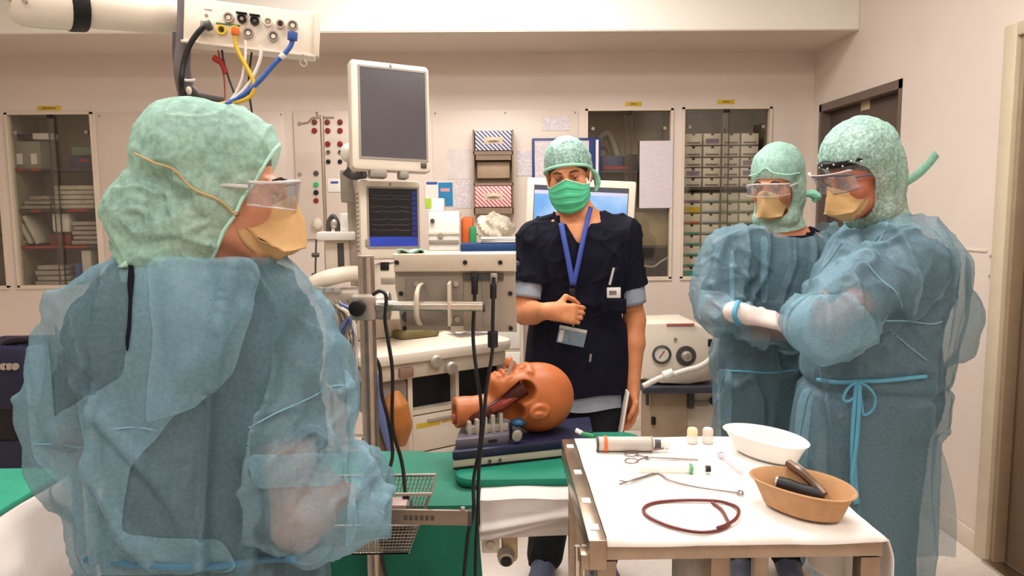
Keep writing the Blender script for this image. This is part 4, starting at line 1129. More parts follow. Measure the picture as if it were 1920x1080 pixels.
ztop = c_ - .01
MB().box((at(1222, 740, YV).x, YV + .02, .1), (at(1292, 740, YV).x, YV + .26, ztop), .008).build('cabinet', mat('beige metal', (176, 154, 128), .45), t)
MB().box((at(1292, 740, YV).x, YV + .05, .12), (at(1352, 740, YV).x, YV + .26, ztop), .008).build('side_unit', m_cream, t)
pbox(MB(), 1291, 728, 1302, 766, YV + .01, .03).build('post', m_dgrey, t)
MB().cyl(at(1338, 752, YV + .05), at(1338, 752, YV + .03), .02, seg=16).build('knob', m_navy, t)
pbox(MB(), 1302, 752, 1330, 762, YV + .04, .02, .003).build('slot', m_grey, t)
pbox(MB(), 1222, 783, 1230, 797, YV + .005, .02, .003).build('latch', m_black, t)
pbox(MB(), 1212, 727, 1217, 760, YV + .005, .02).build('bracket', m_dgrey, t)
for x in (1215, 1340):
    for y in (YV + .03, YV + .24): MB().sph((at(x, 800, YV).x, y, .05), .05).build('castor', m_black, t)
MB().box((at(1210, 800, YV).x, YV, .07), (at(1350, 800, YV).x, YV + .28, .1), .01).build('base', m_grey, t)

# ================================================================ dark case on a stand at the picture edge
YE = 2.75
t = thing('suction_unit', 'dark navy medical unit with a carry handle at the edge', 'medical unit', (at(0, 760, YE).x, YE + .15, 0))
a, b, c_, d_ = prect(-90, 652, 58, 842, YE)
MB().box((a, YE, c_ + .14), (b, YE + .3, d_), .03).build('upper_case', m_navy, t)
MB().box((a + .01, YE + .01, c_ + .02), (b - .01, YE + .29, c_ + .15), .01).build('middle_case', m_black, t)
MB().box((a, YE, .02), (b, YE + .3, c_ + .03), .015).build('lower_case', m_navy, t)
MB().tube([at(4, 668, YE + .06), at(6, 648, YE + .06), at(28, 640, YE + .06), at(60, 638, YE + .06)], .012, 10).build('handle', m_black, t)
for x in (8, 18, 30): 
    p = at(x, 687, YE); MB().cyl(p, p + Vector((0, -.008, 0)), .013, seg=14).build('knob', m_lg, t)
# ================================================================ equipment pole with clamp and arm
YQ = 1.78
pt = at(686, 482, YQ); xp = pt.x
t = thing('equipment_pole', 'aluminium equipment pole with a clamp and a crossbar', 'pole', (xp, YQ, 0))
# grooved extrusion
R = []
sec = []
for k in range(64):
    a_ = 2 * math.pi * k / 64; r_ = .0195 if (k % 8) not in (0, 1) else .0155
    sec.append((r_ * math.cos(a_), r_ * math.sin(a_)))
MB().rings([[(xp + x, YQ + y, z) for x, y in sec] for z in (.08, pt.z - .004, pt.z)]).build('pole', m_alu, t, smooth=25)
MB().cyl((xp, YQ, pt.z - .001), (xp, YQ, pt.z + .004), .0195, seg=24, bevel=.002).build('cap', m_grey, t)
q = at(690, 577, YQ - .03)
a, b, c_, d_ = prect(655, 552, 706, 602, YQ - .03)
MB().box((a, YQ - .035, c_), (b, YQ + .03, d_), .01).build('clamp', m_alu, t)
MB().cyl((b - .004, YQ - .0, q.z), (b + .028, YQ - .0, q.z), .034, seg=24, bevel=.004).build('clamp_ring', m_alu, t)
p = at(671, 577, YQ - .04)
k_ = MB().cyl((p.x, YQ - .034, p.z), (p.x, YQ - .062, p.z), .019, seg=24, bevel=.004).build('knob', m_black, t)
e0 = at(720, 573, YQ - .03); e1 = at(905, 574, YQ - .03)
MB().cyl((b, YQ - .03, e0.z), (e1.x, YQ - .03, e1.z), .0125, seg=24).build('crossbar', m_steel, t)
MB().cyl((e1.x, YQ - .03, e1.z), (e1.x + .006, YQ - .03, e1.z), .0145, seg=24, bevel=.002).build('bar_end', m_dgrey, t)
for k in range(5):
    an = 2 * math.pi * k / 5 + .3
    lg_ = MB().tube([(xp, YQ, .1), (xp + .12 * math.cos(an), YQ + .12 * math.sin(an), .09), (xp + .26 * math.cos(an), YQ + .26 * math.sin(an), .065)], [.02, .018, .014], 10).build('leg', m_grey, t)
    MB().cyl((xp + .26 * math.cos(an) - .012, YQ + .26 * math.sin(an), .035), (xp + .26 * math.cos(an) + .012, YQ + .26 * math.sin(an), .035), .035, seg=16, bevel=.004).build('castor', m_dgrey, lg_)

# video monitor on the crossbar, seen from behind
YM = 1.80
t = thing('video_monitor', 'grey video monitor seen from behind on the crossbar', 'monitor', at(850, 620, YM))
m_mon = mat('monitor back grey', (160, 146, 130), .42, vary=.03, vscale=5)
m_mtop = mat('monitor top cream', (206, 190, 170), .4, vary=.03)
def q3(x, y, Y=YM): v = at(x, y, Y); return (v.x, v.z)
MB().prism([q3(740, 478), q3(966, 474), q3(970, 626), q3(748, 622), q3(745, 540), q3(736, 500)], YM + .02, YM + .075, .008).build('housing', m_mon, t)
MB().prism([q3(736, 476), q3(968, 474), q3(968, 510), q3(738, 511)], YM, YM + .08, .009).build('top_cover', m_mtop, t)
MB().prism([q3(760, 524), q3(868, 523), q3(868, 612), q3(760, 612)], YM + .012, YM + .03, .003).build('mount_plate', mat('mount plate', (138, 126, 114), .4), t)
for (x, y) in ((744, 492), (872, 492), (938, 492), (750, 552), (957, 552), (757, 618), (958, 618)):
    p = at(x, y, YM); yy = YM - .001 if y < 500 else YM + .019
    MB().cyl((p.x, yy, p.z), (p.x, yy - .004, p.z), .0055, seg=12).build('screw', m_black, t)
for (x, y) in ((781, 533), (855, 533), (857, 600)):
    p = at(x, y, YM); MB().cyl((p.x, YM + .012, p.z), (p.x, YM + .006, p.z), .007, seg=12).build('bolt', m_lg, t)
for x in (785, 841):
    s = MB()
    if x == 785: s.tube([at(792, 532, YM + .005), at(785, 538, YM - .04), at(781, 556, YM - .068), at(781, 590, YM - .068), at(785, 604, YM - .04), at(790, 608, YM + .005)], [.004, .005, .006, .006, .006, .004], 8)
    else: pbox(s, 839, 532, 844, 612, YM - .068, .08, .001)
    s.build('bracket_plate', m_mtop, t)
p = at(762, 596, YM); MB().lathe([(.014, 0), (.014, .003), (.010, .003), (.010, .001), (0, .001)], (p.x, YM + .02, p.z), 20, (0, -1, 0)).build('ring_mark', m_dgrey, t)
MB().prism([q3(867, 514), q3(944, 514), q3(944, 527), q3(867, 527)], YM + .014, YM + .024).build('port_recess', m_dgrey, t)
for x in (890, 926):
    MB().cyl(at(x, 512, YM + .0), at(x, 528, YM + .0), .009, seg=14, bevel=.002).build('port', m_lg if x == 926 else m_black, t)
pbox(MB(), 845, 611, 869, 622, YM + .016, .006).build('label', m_cream, t, smooth=0)
MB().sph(at(969, 494, YM + .03), .007).build('side_knob', m_dgrey, t)
pbox(MB(), 905, 520, 912, 614, YM + .018, .003).build('seam_or_crease', m_grey, t, smooth=0)
o = MB().grid(lambda u, v: at(745 + 50 * u, 474, YM + .01 + .06 * v) + Vector((0, 0, .004 + .004 * math.sin(9 * u + 2 * v))), 10, 6).build('mint_cloth', mat('mint cloth', (160, 206, 184), .8), solid=.004); tag(o, 'folded mint cloth lying on the video monitor', 'cloth')
# cables
def lead(label, pts, r=.0045, parts=()):
    P = [at(*q) for q in pts]; t_ = thing('monitor_cable', label, 'cable', P[-1])
    MB().tube(P, r, 8).build('lead', m_ck, t_)
    for (q, h_, rr_) in parts:
        A = at(q[0], q[1] - h_, q[2]); B_ = at(q[0], q[1] + h_, q[2]); MB().cyl(A, B_, rr_, seg=12, bevel=.002).build('connector', m_black, t_)
    return t_
lead('black cable dropping behind the crossbar from the monitor', [(890, 516, 1.79), (890, 560, 1.79), (887, 620, 1.79), (889, 660, 1.8), (894, 700, 1.81), (902, 760, 1.81), (900, 830, 1.8), (888, 900, 1.78), (888, 960, 1.75), (878, 1000, 1.74), (870, 1080, 1.72), (860, 1190, 1.72)], .0045, [((890, 534, 1.79), 18, .008)])
lead('black cable with a square connector below the monitor', [(926, 520, 1.79), (924, 600, 1.78), (923, 660, 1.78), (912, 730, 1.79), (906, 800, 1.79), (898, 880, 1.78), (896, 960, 1.76), (892, 1040, 1.74), (892, 1190, 1.74)], .0045, [((925, 546, 1.79), 14, .008), ((924, 636, 1.78), 15, .0125)])
lead('black cable looping from the clamp into the basket', [(700, 552, 1.72), (712, 546, 1.70), (724, 556, 1.69), (722, 600, 1.70), (728, 640, 1.72), (736, 700, 1.74), (736, 800, 1.75), (752, 860, 1.75), (758, 900, 1.73), (760, 945, 1.70)], .0045, [((761, 938, 1.69), 12, .008)])
lead('black cable running down close beside the pole', [(700, 664, 1.79), (712, 690, 1.79), (716, 740, 1.78), (728, 790, 1.77), (736, 850, 1.76), (728, 890, 1.74), (720, 950, 1.7), (716, 1000, 1.7), (718, 1060, 1.7), (735, 1120, 1.7), (735, 1190, 1.7)], .0045)

# wire basket on the pole
YK = 1.62
t = thing('wire_basket', 'steel wire basket fixed low on the equipment pole', 'basket', at(720, 1045, YK))
tl, tr_ = at(640, 890, YK + .1), at(818, 899, YK + .1)
F0, F1 = at(625, 1036, YK), at(760, 1048, YK)
zT = at(818, 899, YK + .1).z; zB = F1.z
x0, x1 = at(600, 1000, YK).x, at(762, 1000, YK).x; X1 = at(816, 930, YK + .1).x
yb0, yb1 = YK - .06, YK + .1
m_wire = mat('basket wire', (170, 160, 148), .35, metal=.7)
def wall(a0, a1, b0, b1, n, m_, nm):
    s = MB()
    for k in range(n + 1):
        f = k / n; s.tube([Vector(a0).lerp(Vector(a1), f), Vector(b0).lerp(Vector(b1), f)], .0011, 4, 0)
    for k in range(m_ + 1):
        f = k / m_; s.tube([Vector(a0).lerp(Vector(b0), f), Vector(a1).lerp(Vector(b1), f)], .0011 if 0 < k < m_ else .003, 4 if 0 < k < m_ else 6, 0)
    return s.build(nm, m_wire, t)
yf, yk = 1.63, 1.75
cT = [(x0, yf, zT - .0), (X1, yf, zT), (X1, yk, zT), (x0, yk, zT)]
cB = [(x0 + .02, yf + .02, zB), (x1, yf + .02, zB), (x1, yk - .01, zB), (x0 + .02, yk - .01, zB)]
wall(cT[3], cT[2], cB[3], cB[2], 26, 14, 'back_mesh')
wall(cT[1], cT[2], cB[1], cB[2], 16, 14, 'side_mesh')
wall(cT[0], cT[3], cB[0], cB[3], 16, 14, 'side_mesh')
wall(cB[0], cB[1], cB[3], cB[2], 24, 12, 'bottom_mesh')
fm = at(730, 985, 1.63).z
wall((x0, yf, fm), (X1 - .03, yf, fm), cB[0], cB[1], 26, 9, 'front_mesh')
MB().tube([cT[0], cT[1], cT[2], cT[3]], .004, 8, 0, closed=True).build('rim', m_wire, t)
t = thing('rail_bracket', 'flat steel rail bracket with dark lettering on the basket', 'bracket', at(800, 972, 1.61))
a, b, c_, d_ = prect(700, 957, 879, 986, 1.61)
T4 = Matrix.Translation(((a + b) / 2, 1.612, (c_ + d_) / 2)) @ Matrix.Rotation(math.radians(1.8), 4, 'Y')
hw, hh = (b - a) / 2, (d_ - c_) / 2
MB().box((-hw, 0, -hh), (hw, .01, hh), .003).xf(T4).build('rail', mat('bracket steel', (128, 114, 102), .35, metal=.6), t)
for k, x in enumerate((-.035, -.023, -.011, .001, .013, .025)): MB().box((x - .004, -.0008, -.006), (x + .004, .0005, .005)).xf(T4).build('letter_mark', mat('etched mark', (74, 66, 60), .5), t, smooth=0)
MB().cyl((hw - .014, .005, hh), (hw - .014, .005, hh + .006), .005, seg=12).xf(T4).build('screw', m_lg, t)
MB().box((hw - .002, -.002, -hh), (hw + .006, .014, hh), .002).xf(T4).build('end_cap', m_dgrey, t)
p = at(745, 948, 1.66)
t = thing('handset', 'grey cable handset lying inside the wire basket', 'handset', (p.x, 1.66, zB + .01))
MB().box((p.x - .045, 1.65, zB + .012), (p.x + .03, 1.70, p.z + .004), .006).build('body', m_dgrey, t)
MB().box((p.x - .03, 1.648, p.z - .004), (p.x + .022, 1.70, p.z + .006), .003).build('cap', mat('rosy grey', (176, 150, 142), .4), t)
for k in range(4):
    for j in range(6): MB().box((p.x - .04 + j * .011, 1.6475, zB + .02 + k * .014), (p.x - .033 + j * .011, 1.651, zB + .029 + k * .014)).build('slot', m_black, t, smooth=0)

# ================================================================ operating table with drapes
ZB = .70
t = thing('operating_table', 'operating table under green and white drapes', 'operating table', (-.4, 2.1, 0))
m_pad = mat('black pad', (36, 36, 40), .6)
XT0, XT1, YT0, YT1 = -1.0, .34, 1.86, 2.26
MB().box((XT0, YT0 + .01, ZB - .075), (XT1, YT1, ZB - .008), .02).build('mattress', m_pad, t)
MB().box((XT0 + .02, YT0 + .03, ZB - .11), (XT1 - .02, YT1 - .03, ZB - .075), .005).build('frame', m_steel, t)
MB().box((-.62, 2.08, .1), (-.42, 2.22, ZB - .1), .03).build('column', m_cream, t)
MB().box((-.85, 2.06, .0), (-.1, 2.26, .12), .03).build('base', mat('base dark', (40, 46, 46), .5), t)
MB().box((at(900, 1000, 1.87).x, 1.9, at(950, 1015, 1.87).z), (XT1, 1.93, at(950, 1003, 1.87).z), .004).build('side_rail', m_steel, t)
p = at(920, 1018, 1.87)
MB().box((p.x - .022, 1.86, p.z - .024), (p.x + .022, 1.9, p.z + .022), .004).build('rail_block', m_cream, t)
MB().cyl((p.x, 1.861, p.z), (p.x, 1.855, p.z), .011, seg=16).build('block_dial', m_lg, t)
p = at(955, 1030, 1.88)
MB().box((p.x - .02, 1.87, p.z - .035), (p.x + .022, 1.91, p.z + .06), .012).build('clamp', mat('yellowed plastic', (214, 188, 140), .4), t)
p = at(949, 1040, 1.86)
MB().lathe([(.021, 0), (.024, .01), (.02, .03), (.014, .032), (0, .026)], (p.x, 1.87, p.z), 20, (0, -1, -.2)).build('clamp_knob', m_lg, t)
MB().cyl((p.x, 1.842, p.z - .006), (p.x, 1.834, p.z - .008), .014, seg=16).build('knob_core', m_black, t)

m_drape = mat('green drape cloth', (10, 112, 88), .75, vary=.1, vscale=8, bump=.15, bscale=300, sheen=.2)
def drape_pt(x, s, seed=0, y0=YT0, y1=YT1, z=ZB, amp=.02, drop=.6):
    """s: 0 at far edge .. then over the front edge and down"""
    Ltop = y1 - y0
    if s <= Ltop:
        y = y1 - s; zz = z + .003 * math.sin(x * 17 + y * 23) + .002 * math.sin(x * 41 - y * 11); dd = max(0, s - (Ltop - .03)) / .03; zz -= .008 * dd * dd; return Vector((x, y, zz))
    d = s - Ltop; f = min(1, d / .25)
    return Vector((x + .01 * math.sin(d * 9 + x * 5) * f, y0 - .012 - amp * f * (.6 + math.sin(x * 26 + 1.3 * math.sin(x * 7 + seed)) * .8), z - .008 - d))
xg1 = at(898, 1000, 1.86).x
o = MB().grid(lambda u, v: drape_pt(XT0 - .02 + (xg1 - XT0 + .02) * u, v * (YT1 - YT0 + .6)), 90, 60).build('green_drape', m_drape, solid=.003)
tag(o, 'green drape over the operating table, hanging to the floor side', 'drape')
xg2 = at(900, 930, 1.9).x
# raised green pad under the training head
m_drape2 = mat('green pad cloth', (10, 116, 92), .7, vary=.07, vscale=8, bump=.12, bscale=300)
pp = at(850, 890, 2.02)
padx0 = pp.x + .005
o = soft_slab(rr(padx0, 1.93, XT1 + .1, 2.34, .06), ZB + .004, ZB + .032, .013).build('green_pad', m_drape2); tag(o, 'raised green pad carrying the training head', 'pad')
# white sheet hanging off the front beside the trolley
m_sheet = mat('white sheet cloth', (214, 204, 198), .7, vary=.03, bump=.1, bscale=120)
xw0, xw1 = at(900, 950, 1.84).x, .42
def sheet_pt(u, v):
    x = xw0 + (xw1 - xw0) * u; s = v * .36
    z0 = ZB + .008
    if s < .1: return Vector((x, 1.97 - s - .03, z0 + .002 * math.sin(30 * x)))
    d = s - .1
    fold = .016 * math.exp(-((d - .19 + .5 * (x - xw0)) / .025) ** 2) + .010 * math.exp(-((d - .27 + .75 * (x - xw0)) / .02) ** 2)
    fl = min(1, d / .06)
    return Vector((x, 1.845 - .0 * fl + .0 - fold - .006 * math.sin(14 * x + 9 * d) * fl, z0 - .012 * fl - d * .34))
def sheet_pt2(u, v):
    q = sheet_pt(u, v)
    return q
o = MB().grid(sheet_pt2, 60, 60).build('white_sheet', m_sheet, solid=.002); tag(o, 'white sheet hanging over the table edge beside the trolley', 'sheet')

# second bed end at the picture edge: green folded drape on a white sheet
BX = at(80, 905, 1.98).x + .02
t = thing('transfer_bed', 'bed end with a white sheet at the picture edge', 'bed', (BX - .35, 1.6, 0))
MB().box((BX - .8, 1.0, ZB - .1), (BX - .04, 2.06, ZB - .012), .02).build('mattress', m_pad, t)
for x in (BX - .7, BX - .12):
    for y in (1.1, 2.0): MB().cyl((x, y, 0), (x, y, ZB - .09), .02, seg=14).build('leg', m_steel, t)
MB().box((BX - .76, 1.04, ZB - .13), (BX - .05, 2.08, ZB - .095), .005).build('frame', m_steel, t)
def side_sheet(u, v):
    y = .95 + 1.13 * u; s = v * .75
    if s < .25: return Vector((BX + .0 - .25 + s + .0, y, ZB + .003 * math.sin(20 * y + 9 * s)))
    d = s - .25; f = min(1, d / .1)
    return Vector((BX + .012 * f + .09 * d + .03 * f * math.sin(y * 11 + 1.5) + .012 * f * math.sin(y * 23), y, ZB - .004 * f - d))
o = MB().grid(side_sheet, 60, 40).build('white_bed_sheet', m_sheet, solid=.002); tag(o, 'white sheet draped down the side of the bed end', 'sheet')
s = MB()
for k in range(2): pass
o = soft_slab(rr(BX - .75, 1.2, BX - .012, 2.1, .03), ZB + .004, ZB + .022, .008).build('folded_green_drape', mat('pale green drape', (44, 146, 118), .75, vary=.06, bump=.12, bscale=300)); tag(o, 'lighter green folded drape lying on the bed end', 'drape')

# ================================================================ airway training head
m_skin = mat('trainer skin', (184, 102, 52), .42, vary=.08, vscale=12, spec=.45, sss=.1)
m_tred = mat('trainer red', (78, 24, 18), .35, vary=.15)
ty = math.radians(16)
pb = at(850, 884, 2.0)
base_o = Vector((pb.x, 2.0, ZB + .033))
TM0 = Matrix.Translation(base_o) @ Matrix.Rotation(ty, 4, 'Z')
TM = TM0 @ Matrix(((1, .36, 0, 0), (0, 1, 0, 0), (0, 0, 1, 0), (0, 0, 0, 1)))
t = thing('airway_trainer', 'orange airway training head lying on its navy base', 'training head', base_o)
BL = .42
MB().box((0, 0, 0), (BL, .2, .026), .003).xf(TM).build('base_plate', mat('base light grey', (186, 178, 158), .4), t)
MB().box((-.002, -.003, .026), (BL, .205, .052), .006).xf(TM).build('base_top', m_navy, t)
MB().box((.0, -.001, -.0005), (BL, .002, .006)).xf(TM).build('base_edge', m_black, t, smooth=0)
MB().box((.004, .02, .05), (.16, .19, .078), .005).xf(TM).build('support_block', mat('slate block', (96, 90, 100), .45), t)
for x in (.045, .075): MB().cyl((x + .06, -.0025, .014), (x + .06, -.006, .014), .005, seg=10).xf(TM).build('screw', m_dgrey, t)
MB().box((.1, .018, .06), (.125, .0195, .068)).xf(TM).build('slot', m_black, t, smooth=0)
MB().cyl((.185, .02, .075), (.185, .002, .075), .015, seg=18, bevel=.003).xf(TM).build('swivel_knob', m_grey, t)
TM = TM0 @ Matrix.Translation((.034, -.004, -.006)) @ Matrix.Scale(1.06, 4)
# neck supports (clear ribbed block and valves)
m_clear = mat('clear acrylic', (206, 196, 182), .25, alpha=.6)
for k in range(5): MB().box((.02 + k * .022, .05, .076), (.03 + k * .022, .11, .115 + .004 * k), .002).xf(TM).build('support_rib', m_clear, t)
MB().box((.02, .055, .08), (.135, .1, .1), .002).xf(TM).build('rib_core', m_clear, t)
MB().sph((.165, .06, .098), (.022, .018, .012)).xf(TM).build('bulb', mat('blue bulb', (44, 92, 130), .4), t)
# head as an implicit surface, in the local frame: face up (+z), crown towards +x
S = SDF((-.04, -.02, .03), (.36, .26, .31), .0035)
hc = Vector((.238, .105, .152))
S.ell(hc, (.102, .080, .098), .02)                         # cranium
S.ell((.2, .105, .17), (.09, .066, .074), .02)             # face mass
S.ell((.142, .105, .186), (.050, .050, .044), .018)           # jaw
S.ell((.104, .105, .208), (.016, .030, .020), .016)           # chin
S.cap((.15, .105, .140), (.01, .105, .130), .040, .036, .012)  # neck
S.cap((.02, .105, .130), (.0, .105, .128), .040, .042, .012) # neck collar
S.cap((.175, .105, .236), (.153, .105, .262), .010, .012, .012)  # nose
S.ell((.150, .105, .252), (.012, .017, .011), .008)
S.ell((.131, .105, .231), (.009, .026, .010), .008); S.ell((.116, .105, .225), (.009, .024, .010), .008)  # lips
S.ell((.124, .105, .236), (.004, .022, .010), .004, 'sub')
for sgn in (-1, 1):
    S.ell((.188, .105 + sgn * .030, .238), (.014, .016, .012), .008, 'sub')
    S.ell((.19, .105 + sgn * .029, .231), (.011, .014, .011), .004)
    S.cap((.203, .105 + sgn * .012, .245), (.2, .105 + sgn * .045, .236), .007, .006, .012)
    S.ell((.165, .105 + sgn * .045, .205), (.028, .02, .024), .02)
# ear on the side towards the camera
S.ell((.212, .024, .132), (.030, .009, .022), .006); S.ell((.215, .016, .135), (.020, .007, .012), .004, 'sub'); S.ell((.211, .018, .129), (.011, .006, .006), .004)
# cutaway through cheek, jaw and throat on the near side
cut = [(.176, .03, .188), (.135, .03, .160), (.085, .04, .128), (.045, .045, .112)]
S.chain(cut, [.032, .027, .024, .022], .004, 'sub', flat=((0, 1, 0), 1.9))
S.chain([(x, y + .0, z - .02) for x, y, z in cut[1:]], [.024, .022, .02], .004, 'sub', flat=((0, 1, 0), 1.9))
S.chain([(.150, .045, .128), (.11, .045, .108), (.062, .045, .088)], [.030, .030, .026], .004, 'sub', flat=((0, 1, 0), 2.2))
S.box((-.045, .105, .13), (.04, .08, .08), .002, .004, 'sub')
S.ell((-.004, .105, .122), (.02, .03, .03), .004, 'sub')
V, F = S.mesh(2)
face_c = V[F].mean(1)
h_ = npmesh('head', np.array([TM @ Vector(v) for v in V]), F, m_skin, t)
# hair stubble cap colour is the same rubber; the airway inside
MB().tube([(.185, .075, .195), (.15, .078, .175), (.11, .08, .145), (.06, .082, .125), (.03, .084, .116)], [.026, .026, .02, .018, .014], 14).xf(TM).build('airway', m_tred, t)
MB().tube([(.16, .062, .17), (.12, .06, .152), (.09, .064, .138)], [.008, .014, .008], 10).xf(TM).build('tongue', mat('trainer tongue', (130, 44, 30), .35), t)
MB().tube([(.175, .06, .19), (.172, .06, .215)], .004, 8, 0).xf(TM).build('palate_rib', mat('rib pink', (150, 92, 70), .4), t)
MB().cyl((-.012, .1, .112), (.004, .1, .112), .014, seg=14, bevel=.003).xf(TM).build('windpipe_end', mat('brick red', (160, 70, 48), .4), t)
MB().cyl((.135, .062, .232), (.15, .05, .275), .005, seg=10).xf(TM).build('clear_tube', m_clear, t)

# ================================================================ instrument trolley
ZI = .88
c00, c10 = atz(1137, 1012, ZI), atz(1662, 1012, ZI)      # near corners of the top
c01, c11 = atz(1090, 822, ZI), atz(1508, 828, ZI)        # far corners
tx0, tx1 = c00.x - .012, c10.x; ty0, ty1 = (c00.y + c10.y) / 2, (c01.y + c11.y) / 2
m_tr = mat('trolley steel', (160, 142, 124), .3, metal=.85, vary=.08, vscale=30)
t = thing('instrument_trolley', 'steel instrument trolley covered with a white cloth', 'trolley', ((tx0 + tx1) / 2, (ty0 + ty1) / 2, 0))
rl = .034
MB().box((tx0, ty0, ZI - .034), (tx1, ty0 + .028, ZI - .004), .003).build('front_rail', m_tr, t)
MB().box((tx0, ty1 - .028, ZI - .034), (tx1, ty1, ZI - .004), .003).build('back_rail', m_tr, t)
MB().box((tx1 - .028, ty0 + .0285, ZI - .0335), (tx1 - .0005, ty1 - .0285, ZI - .0045), .003).build('side_rail', m_tr, t)
sr = MB().box((tx0 - .02, ty0 - .003, ZI - .05), (tx0 + .0118, ty1 + .01, ZI + .004), .003).build('side_rail', m_tr, t)
MB().box((tx0 - .034, ty0 - .006, ZI - .048), (tx0 - .019, ty0 + .03, ZI - .02), .003).build('rail_tip', m_tr, t)
for k in range(4):
    yy = ty0 + .05 + (ty1 - ty0 - .1) * (k / 3) ** 1.2
    MB().box((tx0 - .012, yy - .012, ZI + .0035), (tx0 + .004, yy + .012, ZI + .0055)).build('slot', m_white, sr, smooth=0)
MB().box((tx0 + .01, ty0 + .01, ZI - .012), (tx1 - .01, ty1 - .01, ZI - .004)).build('top_plate', m_tr, t, smooth=0)
for (x, y) in ((tx0 + .012, ty0 + .018), (tx1 - .020, ty0 + .018), (tx0 + .012, ty1 - .018), (tx1 - .020, ty1 - .018)):
    l = MB().box((x - .017, y - .016, .06), (x + .017, y + .016, ZI - .036), .003).build('leg', m_tr, t)
    MB().cyl((x - .012, y, .035), (x + .012, y, .035), .035, seg=18, bevel=.004).build('castor', m_dgrey, l)
for dx in (-.024, -.036): MB().cyl((tx0 + dx, ty0 + .03, .3), (tx0 + dx, ty0 + .03, ZI - .02), .005, seg=10).build('rod', m_steel, t)
MB().box((tx0 + .25, ty0 + .2, .14), (tx0 + .29, ty1 - .02, ZI - .02), .003).build('cross_strut', m_tr, t)
MB().box((tx0 + .02, ty0 + .02, .18), (tx1 - .02, ty1 - .02, .2), .003).build('lower_shelf', m_tr, t)
m_cloth = mat('white trolley cloth', (244, 238, 232), .8, vary=.015, bump=.08, bscale=150)
def tcloth(u, v):
    y = ty0 - .005 + (ty1 - ty0 + .014) * v; lip = -.011 if v < .01 else 0.0; wx = tx1 - tx0 - .012
    s = u * (wx + .2)
    wob = .0006 * math.sin(31 * s + 17 * v) + .0005 * math.sin(57 * v - 23 * s)
    if s < wx: return Vector((tx0 + .012 + s, y - .003 * abs(math.sin(20 * s)) * (1 if v < .02 else 0), ZI + .0045 + wob + lip))
    d = s - wx; f = min(1, d / .03)
    return Vector((tx1 + .004 + .09 * d + .014 * f * math.sin(18 * v + 1), y + .25 * d * (.5 - v), ZI + .0045 - .01 * f - d))
o = MB().grid(tcloth, 70, 40).build('trolley_cloth', m_cloth, solid=.0015); tag(o, 'white cloth spread over the instrument trolley', 'cloth')
ZC = ZI + .0065
def tz(px, py, z=ZC): return atz(px, py, z)
# kidney dishes
def kidney(name, label, pa, pb, pm_, w0, m, hgt, thick=.003, sgn=1):
    """pa, pb: rim ends; bean outline with a concave side; walls flare"""
    a_ = Vector(pa); b_ = Vector(pb); u = (b_ - a_); L_ = u.length; u.normalize(); v = Vector((-u.y, u.x, 0)) * sgn
    def outline(k):
        pts = []
        for i in range(56):
            th = 2 * math.pi * i / 56
            x = math.cos(th) * L_ / 2 * k; y = math.sin(th) * w0 * k
            y += -.22 * w0 * (1 - (2 * x / L_) ** 2) * (1 if y < 0 else .35) * -1
            pts.append((x, y))
        return pts
    c = (a_ + b_) / 2
    R = []
    for (k, h) in ((.60, .0), (.74, .006), (.86, hgt * .6), (.95, hgt - .004), (1.0, hgt - .002), (1.01, hgt), (.985, hgt + .002), (.93, hgt - .003), (.84, hgt * .6), (.72, .009), (.58, .0045)):
        R.append([c + u * x + v * y + Vector((0, 0, h)) for x, y in outline(k)])
    o_ = MB().rings(R).build(name, m); return tag(o_, label, 'kidney dish')
H1 = .042
zr_ = ZC + .001
def rim(px, py, h): 
    q = atz(px, py, zr_ + h); return Vector((q.x, q.y, zr_))
kidney('kidney_dish', 'white kidney dish at the far corner of the trolley', rim(1362, 796, .05), rim(1512, 840, .05), None, .062, m_white, .05)
kidney('kidney_dish', 'brown pulp kidney dish holding a black handle', rim(1412, 880, .055), rim(1602, 936, .055), None, .072, mat('pulp brown', (190, 146, 104), .75, vary=.06, vscale=40, bump=.15, bscale=200), .055)
# laryngoscope handle and blade in the brown dish
zd = zr_ + .02
t = thing('laryngoscope', 'black laryngoscope grip lying in the brown dish', 'laryngoscope', atz(1500, 915, zd))
hA, hB = atz(1458, 906, zd + .012), atz(1545, 931, zd + .004)
MB().tube([hA, hA.lerp(hB, .25), hA.lerp(hB, .5), hA.lerp(hB, .75), hB], [.0135, .0145, .012, .0135, .010], 18).build('grip', m_black, t)
d_ = (hA - hB).normalized()
MB().lathe([(.0135, 0), (.0135, .004), (.009, .005), (.009, .002), (0, .002)], hA - d_ * .001, 20, d_).build('end_ring', m_lg, t)
MB().sph(atz(1484, 930, zd + .006), (.008, .006, .006)).build('release_button', mat('rosy metal', (170, 140, 124), .4, metal=.5), t)
o = MB().tube([atz(1478, 868, zd + .045), atz(1500, 884, zd + .038), atz(1524, 905, zd + .022), atz(1546, 928, zd + .008)], [.008, .0085, .008, .007], 8).build('tongue_depressor', mat('dark taupe steel', (120, 98, 84), .35, metal=.5)); tag(o, 'taupe metal blade propped in the brown dish', 'instrument')
# dark red tube
t_red = mat('dark red rubber', (104, 44, 42), .4, vary=.12)
pts = [(1335, 942), (1352, 955), (1362, 972), (1365, 985), (1340, 996), (1300, 997), (1250, 985), (1212, 966), (1208, 952), (1230, 942), (1280, 938), (1340, 939), (1372, 946), (1385, 960), (1380, 976), (1362, 988), (1345, 994)]
o = MB().tube([tz(x, y, ZC + .003) + Vector((0, 0, .004 if i > 12 else 0)) for i, (x, y) in enumerate(pts)], .0032, 8).build('bougie', t_red); tag(o, 'dark red introducer tube coiled on the white cloth', 'tube')
m_inst = mat('instrument steel', (128, 116, 112), .35, metal=.6)
